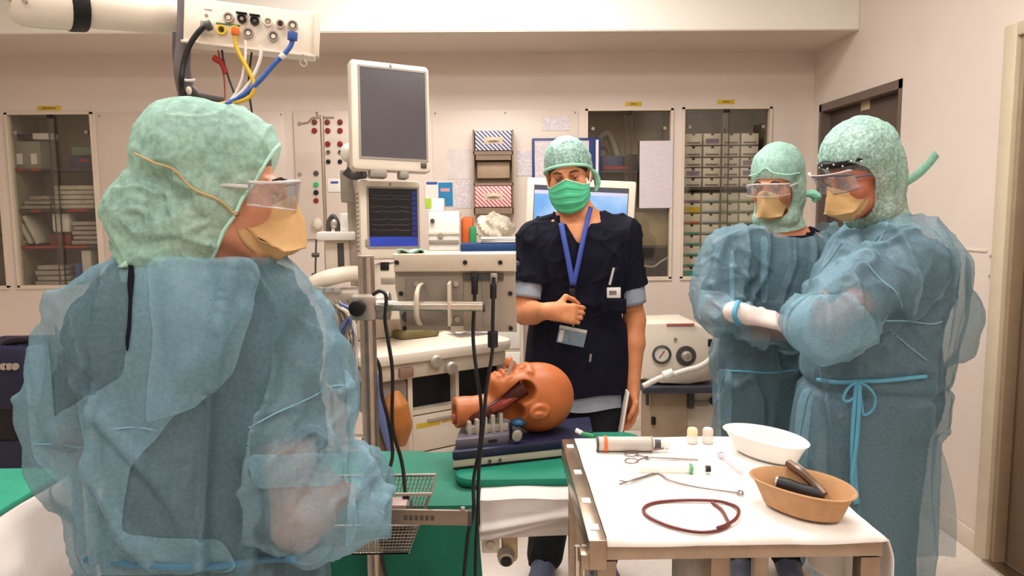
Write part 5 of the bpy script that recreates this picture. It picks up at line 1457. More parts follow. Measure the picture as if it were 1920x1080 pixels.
# Magill forceps-like bent instrument
t = thing('bent_forceps', 'bent steel forceps lying on the white cloth', 'forceps', tz(1270, 905))
MB().tube([tz(x, y, ZC + .003) for x, y in ((1162, 908), (1180, 902), (1205, 894), (1232, 887), (1250, 897), (1266, 904), (1300, 912), (1340, 918), (1388, 924))], [.0022, .002, .0018, .0022, .0024, .002, .0019, .0018, .002], 6).build('shaft', m_inst, t)
MB().tube([tz(x, y, ZC + .003) for x, y in ((1162, 901), (1178, 903), (1200, 898), (1232, 889))], .0016, 6).build('jaw', m_inst, t)
MB().tube([tz(1388 + 5 * math.cos(a_), 924 + 4 * math.sin(a_), ZC + .003) for a_ in [k * 2 * math.pi / 10 for k in range(10)]], .0016, 6, 3, closed=True).build('ring', m_inst, t)
# scissors-like clamp with finger rings
t = thing('scissors', 'steel clamp with finger rings behind the forceps', 'clamp', tz(1240, 860))
for (cy) in (851, 864):
    MB().tube([tz(1184 + 12 * math.cos(a_), cy + 4.5 * math.sin(a_), ZC + .003) for a_ in [k * 2 * math.pi / 12 for k in range(12)]], .0018, 6, 3, closed=True).build('finger_ring', m_inst, t)
MB().tube([tz(1196, 853, ZC + .003), tz(1215, 857, ZC + .003), tz(1260, 859, ZC + .003), tz(1310, 863, ZC + .003)], [.002, .002, .0022, .0012], 6).build('blade', m_inst, t)
MB().tube([tz(1196, 863, ZC + .003), tz(1215, 858, ZC + .003), tz(1260, 858, ZC + .003), tz(1308, 861, ZC + .003)], [.002, .002, .0022, .0012], 6).build('blade', m_inst, t)
MB().cyl(tz(1213, 857, ZC + .001), tz(1213, 857, ZC + .0065), .003, seg=10).build('pivot', m_inst, t)
# syringe
t = thing('syringe', 'clear syringe with a green ring and black plunger', 'syringe', tz(1260, 880))
m_syr = mat('clear syringe', (236, 228, 218), .2, alpha=.55)
sa, sb = tz(1200, 878, ZC + .009), tz(1296, 879, ZC + .009)
MB().tube([sa, sb], .0085, 16, 0).build('barrel', m_syr, t)
g0, g1 = tz(1293, 879, ZC + .009), tz(1298, 879, ZC + .009)
MB().cyl(g0, g1, .0115, seg=18).build('green_ring', mat('pale green ring', (90, 170, 120), .4), t)
MB().cyl(g1, tz(1330, 879, ZC + .009), .004, seg=10).build('plunger_rod', m_syr, t)
MB().cyl(tz(1323, 879, ZC + .009), tz(1332, 879, ZC + .009), .007, seg=14).build('plunger_tip', m_black, t)
MB().tube([sa, tz(1180, 879, ZC + .007), tz(1160, 883, ZC + .004), tz(1148, 887, ZC + .003)], [.004, .0028, .0022, .0018], 8).build('nozzle_tube', m_syr, t)
# large packaged syringe at the far edge
t = thing('large_syringe', 'large grey syringe with an orange band at the far edge', 'syringe', tz(1190, 835))
la, lb = tz(1118, 832, ZC + .018), tz(1258, 832, ZC + .018)
def lp(f): return la.lerp(lb, f)
MB().cyl(lp(0), lp(.76), .0165, seg=22, bevel=.002).build('barrel', mat('grey syringe', (196, 186, 176), .35), t)
MB().cyl(lp(.1), lp(.145), .0185, seg=22).build('orange_band', m_orange, t)
MB().cyl(lp(.0), lp(.03), .018, seg=22).build('black_band', m_dgrey, t)
MB().cyl(lp(.73), lp(.75), .018, seg=22).build('grey_band', m_grey, t)
MB().cyl(lp(.76), lp(.92), .009, seg=14).build('plunger', m_white, t)
MB().cyl(lp(.9), lp(1.0), .013, .008, seg=16).build('plunger_head', m_white, t)
MB().cyl(lp(.78), lp(.86), .010, seg=12).build('dark_collar', m_dgrey, t)
o = MB().tube([tz(1138, 838, ZC + .004), tz(1190, 841, ZC + .004), tz(1254, 837, ZC + .004)], [.003, .004, .004], 8).build('brown_stylet', mat('brown stylet', (150, 118, 106), .4)); tag(o, 'thin brown stylet lying before the large syringe', 'stylet')
t = thing('green_capped_swab', 'small swab stick with a green end by the trolley corner', 'swab', at(1104, 818, 1.93))
q0, q1 = c01 + Vector((.0, -.0, .012)), c01 + Vector((.03, -.01, .008))
MB().cyl(q0, q1, .006, seg=12, bevel=.001).build('green_end', m_green, t)
MB().cyl(q0 + Vector((-.014, .006, .008)), q0 + Vector((.002, -.0, .001)), .006, seg=12, bevel=.002).build('white_tip', m_white, t)
# vials
for (x, cc, lab) in ((1298, (238, 216, 168), 'small cream-capped vial at the far edge'), (1327, (238, 204, 196), 'small pink-capped vial at the far edge')):
    v0 = tz(x, 830)
    t = thing('vial', lab, 'vial', v0, 'vials')
    MB().lathe([(.0, 0), (.012, 0), (.0135, .003), (.0135, .016), (.011, .021), (.0, .021)], v0, 20).build('glass_body', mat('frosted vial', (240, 232, 224), .3, alpha=.75), t)
    MB().lathe([(.0, .02), (.011, .02), (.0125, .022), (.0125, .032), (.010, .036), (.0, .037)], v0, 20).build('cap', mat('vial cap ' + lab[6:11], cc, .5), t)
# small clear packet
t = thing('clear_airway', 'small clear plastic airway near the white dish', 'airway', tz(1370, 870))
MB().tube([tz(1352, 854, ZC + .004), tz(1362, 860, ZC + .006), tz(1376, 872, ZC + .008), tz(1390, 886, ZC + .004)], [.006, .007, .007, .006], 10).build('tube', mat('clear airway', (214, 208, 214), .15, alpha=.5), t)
MB().tube([tz(1352 + 6 * math.cos(a_), 853 + 5 * math.sin(a_), ZC + .005) for a_ in [k * 2 * math.pi / 10 for k in range(10)]], .0022, 6, 3, closed=True).build('flange', mat('flange lilac', (196, 176, 190), .3, alpha=.8), t)
# ================================================================ people
def to_px(V):
    Q = (np.asarray(V) - np.array([0, 0, CAMZ])) @ np.array(CAM_M)
    return np.stack([960 + FPX * Q[:, 0] / -Q[:, 2], 540 - FPX * Q[:, 1] / -Q[:, 2]], 1)

def in_poly(P, poly):
    x, y = P[:, 0], P[:, 1]; r = np.zeros(len(P), bool); n = len(poly)
    for i in range(n):
        x1, y1 = poly[i]; x2, y2 = poly[(i + 1) % n]
        c = ((y1 > y) != (y2 > y)) & (x < (x2 - x1) * (y - y1) / (y2 - y1 + 1e-12) + x1); r ^= c
    return r

def skin_mat(name, c, c2): return mat(name, c, .5, vary=.06, vscale=30, sss=.12, col2=c2, lo=.25, hi=.75, bump=.05, bscale=250)

def head_frame(c, fwd, pitch=0.0, roll=0.0):
    f = Vector((fwd[0], fwd[1], 0)).normalized()
    z = Vector((0, 0, 1)); x = f.cross(z)
    M = Matrix((x, f, z)).transposed()
    return Matrix.Translation(c) @ (M @ Matrix.Rotation(math.radians(-pitch), 3, 'X') @ Matrix.Rotation(math.radians(roll), 3, 'Y')).to_4x4()

def add_head(S, H, sc=1.0):
    R = H.to_3x3()
    def p(*v): return H @ (Vector(v) * sc)
    def e(c, r, k=.015, op='add'): S.ell(p(*c), [q * sc for q in r], k, op, R)
    e((0, -.018, .035), (.074, .095, .086)); e((0, .028, -.035), (.060, .068, .080), .025); e((0, .062, -.098), (.026, .024, .020), .03)
    for s_ in (-1, 1):
        S.cap(p(s_ * .052, .0, -.07), p(s_ * .02, .066, -.1), .02 * sc, .016 * sc, .025)      # jaw
        e((s_ * .045, .06, -.03), (.02, .022, .022), .03)                                    # cheek
        e((s_ * .032, .098, .0), (.019, .016, .013), .010, 'sub'); e((s_ * .031, .079, -.001), (.0135, .0135, .0125), .004)
        S.cap(p(s_ * .012, .093, .02), p(s_ * .046, .080, .018), .008 * sc, .006 * sc, .014)   # brow
        e((s_ * .077, -.008, -.012), (.010, .019, .031), .008)                               # ear
    S.cap(p(0, .092, .008), p(0, .113, -.036), .009 * sc, .012 * sc, .012)                     # nose
    for s_ in (-1, 1): e((s_ * .010, .104, -.040), (.009, .010, .008), .008)
    e((0, .092, -.062), (.025, .011, .007), .008); e((0, .090, -.075), (.023, .011, .008), .008)
    return p

def add_hand(S, w, d, nrm, side, curl=(.35, .5, .4), thumb=.5, sc=1.0, rad=1.0, spread=.0):
    """w wrist, d direction of the fingers, nrm palm normal (fingers curl towards it), side towards the thumb"""
    d = Vector(d).normalized(); nrm = Vector(nrm); nrm = (nrm - d * nrm.dot(d)).normalized(); side = Vector(side); side = (side - d * side.dot(d) - nrm * side.dot(nrm)).normalized()
    w = Vector(w)
    for o in (-.026, -.009, .009, .026):
        S.cap(w + side * o * .7 * sc + d * .012 * sc, w + (side * o + d * .085) * sc, .0145 * sc * rad, .0125 * sc * rad, .012)
    S.cap(w - d * .02 * sc, w + d * .02 * sc, .024 * sc * rad, .024 * sc * rad, .02, flat=(nrm, .8))
    for i, (o, L, r) in enumerate(((.030, .078, .0088), (.010, .086, .0092), (-.010, .080, .0088), (-.029, .062, .0078))):
        p = w + (side * o + d * .088) * sc; dd = d.copy(); ang = 0
        for j, f in enumerate((.45, .31, .24)):
            ang += curl[j] * (1 + .08 * i)
            dd = d * math.cos(ang) + nrm * math.sin(ang) + side * spread * o * 10
            q = p + dd.normalized() * L * f * sc
            S.cap(p, q, r * sc * rad * (1 - .09 * j), r * sc * rad * (1 - .09 * (j + 1)), .003 if j else .006); p = q
    p = w + (side * .030 + d * .028 + nrm * .006) * sc; ang = .75
    q = p + (d * .6 + side * .75 + nrm * .25).normalized() * .040 * sc; S.cap(p - side * .008 * sc, q, .0135 * sc * rad, .0115 * sc * rad, .012)
    q2 = q + (d * .9 + side * (.35 - thumb * .7) + nrm * (.2 + thumb * .5)).normalized() * .034 * sc; S.cap(q, q2, .0108 * sc * rad, .0098 * sc * rad, .004)
    q3 = q2 + (d * 1.0 + side * (.1 - thumb * .9) + nrm * (.2 + thumb * .5)).normalized() * .028 * sc; S.cap(q2, q3, .0098 * sc * rad, .008 * sc * rad, .004)

def torso_g(V, rows, yaw, d=.016):
    R = np.array(rows); f = lambda j: np.interp(V[:, 2], R[:, 0], R[:, j]); c, s_ = math.cos(yaw), math.sin(yaw)
    dx, dy = V[:, 0] - f(1), V[:, 1] - f(2); px, py = dx * c + dy * s_, -dx * s_ + dy * c
    return (np.abs(px / (f(3) + d)) ** 2.3 + np.abs(py / (f(4) + d)) ** 2.3) ** (1 / 2.3)

def over_body(G, J, rows, yaw, d=.045):
    """cloth that clears the clothed body by a margin"""
    G.stack([(z, x, y, rx + d, ry + d) for (z, x, y, rx, ry) in rows], yaw, .03)
    for s_ in 'LR':
        sh, el, wr, hp, kn = (Vector(J[k + s_]) for k in ('sh', 'el', 'wr', 'hp', 'kn'))
        G.cap(sh, sh.lerp(Vector(J['nb']), .55), .052 + d, .036 + d, .04); G.cap(sh, sh.lerp(el, .6), .054 + d, .054 + d, .04)
        G.cap(hp, kn, .088 + d * .8, .066 + d * .8, .04)

def bounds(J, pad=.16):
    P = np.array([list(v) for v in J]); return P.min(0) - pad, P.max(0) + pad

def person(label, J, rows, yaw, skin, top_m, trouser_m, shoe_m, h=.006, sleeve=.62, hands=True, neck_v=None, sc=1.0, handf=None, top_prune=None):
    """J: joints. Returns the Empty and the head frame point function"""
    H = J['H']; base = Vector(((J['anL'][0] + J['anR'][0]) / 2, (J['anL'][1] + J['anR'][1]) / 2, 0))
    t = thing('person', label, 'person', base)
    pts = [J[k] for k in J if k != 'H'] + [H.translation, H.translation + Vector((0, 0, .14))]
    lo, hi = bounds(pts); lo[2] = -.02
    S = SDF(lo, hi, h)
    S.stack(rows, yaw, .03)
    hd = H.translation
    p = add_head(S, H, sc)
    S.cap(J['nb'], H @ Vector((0, -.025, -.07)), .060, .054, .025)
    for s_ in 'LR':
        sh, el, wr = Vector(J['sh' + s_]), Vector(J['el' + s_]), Vector(J['wr' + s_])
        S.cap(sh, sh.lerp(Vector(J['nb']), .75), .055, .045, .04)
        S.cap(sh, sh.lerp(el, .5), .052, .046, .03); S.cap(sh.lerp(el, .5), el, .046, .038, .02)
        S.cap(el, el.lerp(wr, .35), .040, .041, .02); S.cap(el.lerp(wr, .35), wr, .041, .026, .015)
        hp, kn, an = Vector(J['hp' + s_]), Vector(J['kn' + s_]), Vector(J['an' + s_])
        S.cap(hp, kn, .085, .056, .03); S.cap(kn, kn.lerp(an, .35), .056, .056, .02); S.cap(kn.lerp(an, .35), an, .056, .036, .02)
        f = Vector(J['toe' + s_]) - an; f.z = 0
        S.cap(an, (an.x, an.y, .045), .036, .036, .02); S.cap((an.x, an.y, .04), (an.x + f.x, an.y + f.y, .03), .036, .03, .02)
    if handf: handf(S)
    CLOTH[t.name] = [(S, .006)]
    V, F = S.mesh(1)
    npmesh('body', V, F, skin, t)
    # scrub top and trousers follow the body
    G = SDF(lo - .02, hi + .02, h * 1.15)
    G.stack([(z, x, y, rx + .016, ry + .016) for (z, x, y, rx, ry) in rows], yaw, .03)
    for s_ in 'LR':
        sh, el = Vector(J['sh' + s_]), Vector(J['el' + s_])
        G.cap(sh, sh.lerp(Vector(J['nb']), .6), .068, .052, .04)
        G.cap(sh, sh.lerp(el, sleeve), .070, .068, .03)
    CLOTH[t.name].append((G, .015))
    V, F = G.mesh(1); N = normals(V, F)
    V = folds(V, N, [((0, 0, 1), 16, .3, .010, 3, None, 0), ((.5, .2, .8), 26, .4, .005, 9, None, 0)])
    keep = np.ones(len(V), bool)
    for s_ in 'LR':
        sh, el = Vector(J['sh' + s_]), Vector(J['el' + s_]); c = np.array(sh.lerp(el, sleeve)); d = np.array((el - sh).normalized())
        al = (V - c) @ d; ra = np.linalg.norm((V - c) - np.outer(al, d), axis=1); keep &= ~((al > .012) & (al < .2) & (ra < .085) & (torso_g(V, rows, yaw) > 1.06))
    keep &= V[:, 2] > rows[0][0] + .02
    if top_prune is not None: keep &= ~top_prune(V)
    V, F = prune(V, F, keep); V = smooth_rim(V, F)
    npmesh('scrub_top', V, F, top_m, t)
    G = SDF(lo - .02, hi + .02, h * 1.3)
    G.stack([(z, x, y, rx + .008, ry + .008) for (z, x, y, rx, ry) in rows if z < rows[0][0] + .3], yaw, .03)
    for s_ in 'LR':
        hp, kn, an = Vector(J['hp' + s_]), Vector(J['kn' + s_]), Vector(J['an' + s_])
        G.cap(hp, kn, .105, .080, .03); G.cap(kn, Vector((an.x, an.y, .09)), .080, .072, .02)
    CLOTH[t.name].append((G, .014))
    V, F = G.mesh(1); N = normals(V, F)
    V = folds(V, N, [((0, 0, 1), 14, .3, .010, 5, None, 0)])
    npmesh('trousers', V, F, trouser_m, t)
    for s_ in 'LR':
        an = Vector(J['an' + s_]); f = Vector(J['toe' + s_]) - an; f.z = 0
        lo2 = np.minimum(np.array(an), np.array(J['toe' + s_])) - .09; hi2 = np.maximum(np.array(an), np.array(J['toe' + s_])) + .09; lo2[2] = -.01
        G = SDF(lo2, hi2, .006)
        q = an - f.normalized() * .04
        G.cap((q.x, q.y, .05), (an.x + f.x, an.y + f.y, .042), .048, .044, .02); G.cap((q.x, q.y, .06), (an.x + f.x * .3, an.y + f.y * .3, .065), .044, .04, .02)
        G.box((an.x + f.x * .4, an.y + f.y * .4, -.04), (.4, .4, .045), .001, .004, 'sub')
        V, F = G.mesh(2)
        npmesh('shoe', V, F, shoe_m, t)
    return t, p

def gown(t, name, lo, hi, h, build, foldspec, keepf, m, seed=0, post=None):
    G = SDF(lo, hi, h); build(G); V, F = G.mesh(3, .5); N = normals(V, F)
    V = folds(V, N, foldspec); V = smooth_mesh(V, F, 1, .4)
    V = smooth_mesh(clear_of(V, F, CLOTH[t.name]), F, 1, .3)
    keep = keepf(V); V, F = prune(V, F, keep); V = smooth_rim(V, F)
    if post is not None: V = post(V, F)
    o = npmesh(name, V, F, m, t)
    return o, V, F

def biggest(V, F):
    """keep the largest connected piece of a cloth"""
    lab = np.arange(len(V))
    while True:
        m = lab[F].min(1); new = lab.copy()
        for j in range(4): np.minimum.at(new, F[:, j], m)
        new = new[new]
        if (new == lab).all(): break
        lab = new
    fl = lab[F[:, 0]]; u, c = np.unique(fl, return_counts=True); k = u[np.argmax(c)]
    return prune(V, F, lab == k)

def layer(t, name, V, F, sel, off, m):
    """an extra cloth layer lying just off an existing cloth, over the selected vertices"""
    N = normals(V, F); V2, F2 = biggest(*prune(V + N * off, F, sel)); V2 = smooth_rim(V2, F2, 12); return npmesh(name, V2, F2, m, t)

def hood(t, name, H, parts, keepf, m, h=.0045, foldamp=.004, seed=1, spec=None, dirv=(0, 0, 1)):
    """parts: list of ('e', centre, radii, k) or ('c', a, b, ra, rb, k) in head coordinates"""
    c = np.array(H.translation); S = SDF(c - .36, c + .3, h); R = H.to_3x3()
    for q in parts:
        if q[0] == 'e': S.ell(H @ Vector(q[1]), q[2], q[3], 'add', R)
        elif q[0] == 'c': S.cap(H @ Vector(q[1]), H @ Vector(q[2]), q[3], q[4], q[5])
        elif q[0] == 's': S.cap(H @ Vector(q[1]), H @ Vector(q[2]), q[3], q[4], q[5], 'sub')
    V, F = S.mesh(3); N = normals(V, F)
    V = folds(V, N, spec or [(dirv, 22, .35, foldamp, seed, None, 0), ((1, .3, .2), 40, .4, foldamp * .5, seed + 3, None, 0)])
    V = clear_of(V, F, CLOTH[t.name][:1])
    Hi = np.array(H.inverted()); L = V @ Hi[:3, :3].T + Hi[:3, 3]
    V, F = prune(V, F, keepf(L)); V = smooth_rim(V, F); o = npmesh(name, V, F, m, t); return o, V, F

def duckbill(t, H, m, strap_m, tip=(.168, -.062), w=.058, sag=.0, top_y=.118, open_=.0):
    up = [(-.062, .030, -.048), (-.056, .062, -.034), (-.036, .090, -.020), (-.014, .108, -.006), (0, .118, .000), (.014, .108, -.006), (.036, .090, -.020), (.056, .062, -.034), (.062, .030, -.048)]
    dn = [(-.062, .030, -.050), (-.056, .044, -.080), (-.040, .066, -.104), (-.020, .080, -.118), (0, .084, -.122), (.020, .080, -.118), (.040, .066, -.104), (.056, .044, -.080), (.062, .030, -.050)]
    U = catmull(up, 4); D = catmull(dn, 4); n = len(U)
    R = []
    for j in range(19):
        v = j / 18; row = []
        for i in range(n):
            u = i / (n - 1) * 2 - 1
            tp = Vector((u * w * 1.08, tip[0] - .034 * abs(u) ** 2 - sag * abs(u), tip[1] + .004 * math.cos(u * 2)))
            if v < .5:
                f = v * 2; cq = Vector((tp.x * .97, U[i].y * .5 + tp.y * .5 + .016 * (1 - abs(u)), tp.z * .72 + U[i].z * .28)); q = U[i] * (1 - f) ** 2 + cq * 2 * f * (1 - f) + tp * f * f; b = math.sin(f * math.pi) * .004 * (1 - abs(u) ** 3)
                q = q + Vector((0, .35 * b, b)) + Vector((0, 0, .0018 * math.sin(f * 18 + u * 3)))
            else:
                f = v * 2 - 1; cq = Vector((tp.x * .97, D[i].y * .55 + tp.y * .45, tp.z * .7 + D[i].z * .3)); q = tp * (1 - f) ** 2 + cq * 2 * f * (1 - f) + D[i] * f * f; b = math.sin(f * math.pi) * .005 * (1 - abs(u) ** 3)
                q = q + Vector((0, .25 * b, -b * .8)) + Vector((0, 0, .0016 * math.sin(f * 14 + u * 5)))
            row.append(H @ q)
        R.append(row)
    o = MB().grid(lambda a, b: R[int(round(b * 18))][int(round(a * (n - 1)))], n - 1, 18).build('duckbill_mask', m, t, solid=.0015)
    return o

def lens_goggles(t, H, m_lens, m_rim, y0=.128, zc=-.002, zh=.026, half=1.15, rx=.085, rim_top=True, arms=True, hy=0.0):
    def P(u, v):
        a = (u * 2 - 1) * half; k = (v * 2 - 1)
        return H @ Vector((rx * math.sin(a), y0 - .062 * (1 - math.cos(a)) * 1.25 + hy * k, zc + zh * k * (1 - .45 * math.sin(a) ** 2) + (.006 * math.cos(a * 2) if k < 0 else 0)))
    o = MB().grid(P, 28, 8).build('goggles', m_lens, t, solid=.0018)
    if rim_top:
        MB().tube([P(i / 24, 1) for i in range(25)], .0026, 6, 0).build('brow_rim', m_rim, o)
        MB().tube([P(i / 24, 0) for i in range(25)], .0012, 6, 0).build('lower_rim', m_rim, o)
    if arms:
        for s_, u in ((-1, 0), (1, 1)):
            a = P(u, .75); b = H @ Vector((s_ * .084, .02, .004)); c = H @ Vector((s_ * .082, -.03, -.002))
            MB().tube([a, a.lerp(b, .5), b, c], .0032, 6).build('temple_arm', m_rim, o)
    return o

def eyes(t, H, m_iris, lid=None):
    lid = lid or mat('eyelid', (158, 98, 72), .5)
    w_ = mat('eye white', (190, 172, 160), .3)
    for s_ in (-1, 1):
        e = MB().sph(H @ Vector((s_ * .031, .0835, -.001)), .0105, 14, 10).build('eye', w_, t)
        MB().sph(H @ Vector((s_ * .031, .0905, -.001)), .0052, 10, 8).build('iris', m_iris, e)
        MB().sph(H @ Vector((s_ * .031, .0832, .0042)), (.0128, .0128, .0112), 14, 10).build('eyelid', lid, t)
        MB().tube([H @ Vector((s_ * x, y, z)) for x, y, z in ((.014, .100, .020), (.030, .098, .026), (.048, .086, .021))], [.002, .003, .0015], 6).build('eyebrow', mat('eyebrow', (46, 30, 24), .8), t)

sk_pale = skin_mat('skin', (206, 146, 116), (188, 124, 94))
sk_ruddy = skin_mat('ruddy skin', (204, 128, 98), (182, 100, 76))
m_scrub = mat('navy scrub cloth', (13, 14, 29), .85, vary=.12, vscale=25, bump=.2, bscale=350, spec=.2)
m_scrubk = mat('black trouser cloth', (12, 12, 20), .85, vary=.1, bump=.15, bscale=350)
m_gown = fabric('gown non-woven blue', (138, 176, 192), .54, .05, 130, .35, col2=(130, 168, 184))
m_gown2 = fabric('gown double layer lightened', (158, 202, 220), .48, .05, 130, .35, col2=(150, 194, 212))  # overlapping cloth, coloured lighter than the gown to put in highlights
m_tie = mat('gown tie blue', (92, 162, 192), .7, vary=.06)
m_capm = fabric('mint cap cloth', (186, 228, 212), .80, .14, 90, .35, col2=(170, 214, 198), fine=300)
m_capw = fabric('pale mint cap cloth', (200, 236, 222), .76, .22, 110, .35, col2=(150, 192, 178), fine=260)
m_hair = mat('dark hair', (46, 38, 34), .7, vary=.3, vscale=60)
m_tanmask = mat('tan mask', (204, 164, 112), .75, vary=.05, vscale=30, bump=.1, bscale=300)
m_lens = glass('goggle lens', (238, 238, 240), .10, .06, .08)
m_lrim = mat('clear rim', (214, 206, 204), .25, alpha=.8)
m_iris = mat('brown iris', (40, 26, 20), .2)
m_shoe = mat('grey clog', (70, 72, 84), .5)
m_strap = mat('tan elastic', (196, 160, 108), .7)

# ------------------------------------------------------------ woman with her back to the camera
YW = 1.30
def w(px, py, Y=YW): return at(px, py, Y)
Hw = head_frame(w(418, 352), (.985, .17), 7, 0)
nbw = w(392, 512, 1.31)
xw = w(372, 800).x
J = dict(H=Hw, nb=nbw, shL=w(214, 640, 1.28), shR=w(520, 646, 1.36), elL=w(146, 850, 1.32), elR=w(558, 985, 1.19), wrL=w(250, 905, 1.52), wrR=w(632, 925, 1.43),
         hpL=(xw - .09, 1.33, .88), hpR=(xw + .09, 1.35, .88), knL=(xw - .1, 1.32, .48), knR=(xw + .1, 1.34, .48), anL=(xw - .1, 1.31, .09), anR=(xw + .1, 1.33, .09),
         toeL=(xw - .1, 1.49, .03), toeR=(xw + .12, 1.51, .03))
z_ = lambda y: w(372, y, 1.33).z
rows = [(.80, xw, 1.35, .165, .11), (.90, xw, 1.35, .172, .12), (1.02, xw, 1.34, .145, .10), (1.16, xw, 1.33, .155, .105), (1.27, xw + .0, 1.325, .172, .105), (1.33, xw + .0, 1.325, .15, .09), (1.375, xw + .01, 1.32, .09, .07)]
def wh(S):
    add_hand(S, J['wrL'], (.9, .3, .1), (0, -1, 0), (0, 0, 1)); add_hand(S, J['wrR'], (-.95, .1, .2), (0, 1, 0), (0, 0, 1))
pw, hpw = person('woman in blue gown and mint hood standing with her back turned', J, rows, math.radians(10), sk_pale, m_scrub, m_scrubk, m_shoe, .0065, .58, handf=wh)
def gw(G):
    R = []
    for (y, xl, xr, ry, Yc) in ((1330, 120, 600, .20, 1.36), (1180, 128, 590, .19, 1.36), (1075, 150, 566, .165, 1.36), (1045, 160, 545, .155, 1.36), (960, 150, 560, .165, 1.35), (860, 140, 565, .168, 1.345), (740, 132, 570, .160, 1.34), (640, 150, 560, .145, 1.335), (590, 190, 535, .125, 1.335), (540, 245, 495, .10, 1.33), (490, 275, 480, .085, 1.325), (470, 290, 465, .08, 1.325)):
        a = w((xl + xr) / 2, y, Yc); R.append((a.z, a.x, Yc, (w(xr, y, Yc).x - w(xl, y, Yc).x) / 2, ry))
    R = [(.36, R[0][1], 1.37, .235, .21)] + R
    G.stack(R, math.radians(8), .03); over_body(G, J, rows, math.radians(10), .036)
    # right sleeve, elbow bent forward
    G.chain([w(520, 625, 1.34), w(552, 720, 1.29), w(565, 840, 1.24), w(562, 965, 1.20)], [.060, .068, .070, .066], .04)
    G.chain([w(562, 965, 1.20), w(622, 950, 1.30), w(660, 918, 1.40), w(650, 900, 1.47)], [.066, .066, .062, .05], .035)
    G.ell(w(664, 955, 1.28), (.050, .06, .040), .045); G.ell(w(618, 740, 1.32), (.035, .06, .05), .05); G.ell(w(676, 878, 1.33), (.032, .06, .045), .05)
    # left sleeve
    G.chain([w(205, 625, 1.29), w(150, 690, 1.29), w(128, 780, 1.30), w(142, 870, 1.32)], [.052, .066, .066, .058], .04)
    G.chain([w(142, 870, 1.32), w(175, 915, 1.42), w(240, 915, 1.53)], [.062, .055, .045], .04)
    G.cap(w(290, 535, 1.31), w(455, 535, 1.33), .05, .05, .05)
fw = [((.12, 0, 1), 11, .10, .034, 2, None, 0), ((-.35, 0, 1), 8, .14, .026, 5, None, 0), ((.5, 0, .85), 19, .2, .020, 7, w(560, 820, 1.2), .22), ((-.5, 0, .85), 15, .2, .022, 13, w(250, 800, 1.25), .28), ((.8, .2, .5), 20, .25, .016, 21, w(620, 930, 1.2), .2), ((.3, 0, 1), 34, .25, .0025, 31, None, 0)]
nbA = np.array(w(385, 500, 1.32))
def kw(V):
    k = ~((V[:, 2] > w(385, 478, 1.27).z) & (np.linalg.norm(V[:, :2] - nbA[:2], axis=1) < .15)); k &= V[:, 2] > .40
    for q in (w(640, 895, 1.51), w(245, 915, 1.57)): k &= np.linalg.norm(V - np.array(q), axis=1) > .04
    return k
def waist(V, F):
    zc_ = z_(1052); g = np.exp(-((V[:, 2] - zc_) / .02) ** 2); c = np.array([xw, 1.35]); V = V.copy(); V[:, :2] -= (V[:, :2] - c) * (g * .06)[:, None]; return V
lo, hi = np.array([-1.04, 1.02, .30]), np.array([-.12, 1.76, 1.46])
og, V, F = gown(pw, 'gown', lo, hi, .0058, gw, fw, kw, m_gown, post=waist)
P = to_px(V); N = normals(V, F); back = N[:, 1] < .1
def lay(poly, off=.004, name='gown_layer'):
    sel = in_poly(P, poly) & back
    if sel.sum() > 20: return layer(pw, name, V, F, sel, off, m_gown2)
lay([(245, 500), (500, 500), (470, 560), (400, 690), (330, 780), (250, 880), (230, 1000), (420, 1005), (460, 1075), (150, 1080), (120, 900), (60, 830), (110, 770), (230, 700), (240, 600)], .004, 'gown_flap')
lay([(275, 480), (505, 480), (470, 600), (440, 700), (380, 760), (270, 800), (285, 640)], .008, 'gown_overlap')
lay([(455, 850), (660, 845), (662, 915), (470, 918)], .003, 'sleeve_double')
lay([(40, 640), (95, 640), (110, 800), (160, 900), (120, 920), (60, 860)], .003, 'sleeve_double')
lay([(640, 680), (680, 740), (740, 850), (740, 1000), (640, 1045), (650, 900)], .003, 'sleeve_double')
# pale tubes put in for light caught on creases, and the waist tie
def on_surface(V, N, pts, off=.004, facing=True):
    """gown points nearest to a run of picture points, on the side that faces the camera"""
    Pp = to_px(V); f = N[:, 1] < .25; idx = np.where(f)[0]; out = []
    for (x, y) in pts:
        d = ((Pp[idx] - np.array([x, y])) ** 2).sum(1); j = idx[np.argsort(d)[:6]]; j = j[np.argmin(V[j, 1])]
        out.append(Vector(V[j] + N[j] * off))
    return out
m_pale_line = mat('gown seam', (128, 174, 192), .7)
for nm, pts in (('seam_or_crease', [(470, 805), (520, 775), (580, 740), (625, 722), (664, 726)]), ('seam_or_crease', [(60, 833), (110, 834), (160, 838), (215, 806)]), ('seam_or_crease', [(210, 805), (260, 806), (300, 812)])):
    MB().tube(on_surface(V, N, pts, .002), .0012, 5).build(nm, m_pale_line, pw)
MB().tube(on_surface(V, N, [(165, 1048), (240, 1056), (320, 1062), (420, 1058), (500, 1048), (555, 1044)], .006), .006, 6).build('waist_tie', mat('deep tie blue', (70, 116, 142), .7), pw)
sel = in_poly(P, [(241, 480), (259, 480), (258, 560), (252, 620), (246, 670), (233, 670), (236, 620), (239, 560)]) & back
if sel.sum() > 12: V3, F3 = biggest(*prune(V + N * .006, F, sel)); npmesh('back_slit', smooth_rim(V3, F3, 10), F3, m_scrub, pw)
def hood_run(Vh, H):
    # picture points along the front edge of the hood, on the near side
    Hi = np.array(H.inverted()); L = Vh @ Hi[:3, :3].T + Hi[:3, 3]; out = []
    for z in np.linspace(.09, -.13, 9):
        m = (np.abs(L[:, 2] - z) < .008) & (L[:, 0] > .0); j = np.where(m)[0]; j = j[np.argmax(L[j, 1])]; out.append(tuple(to_px(Vh[j:j + 1])[0]))
    return out
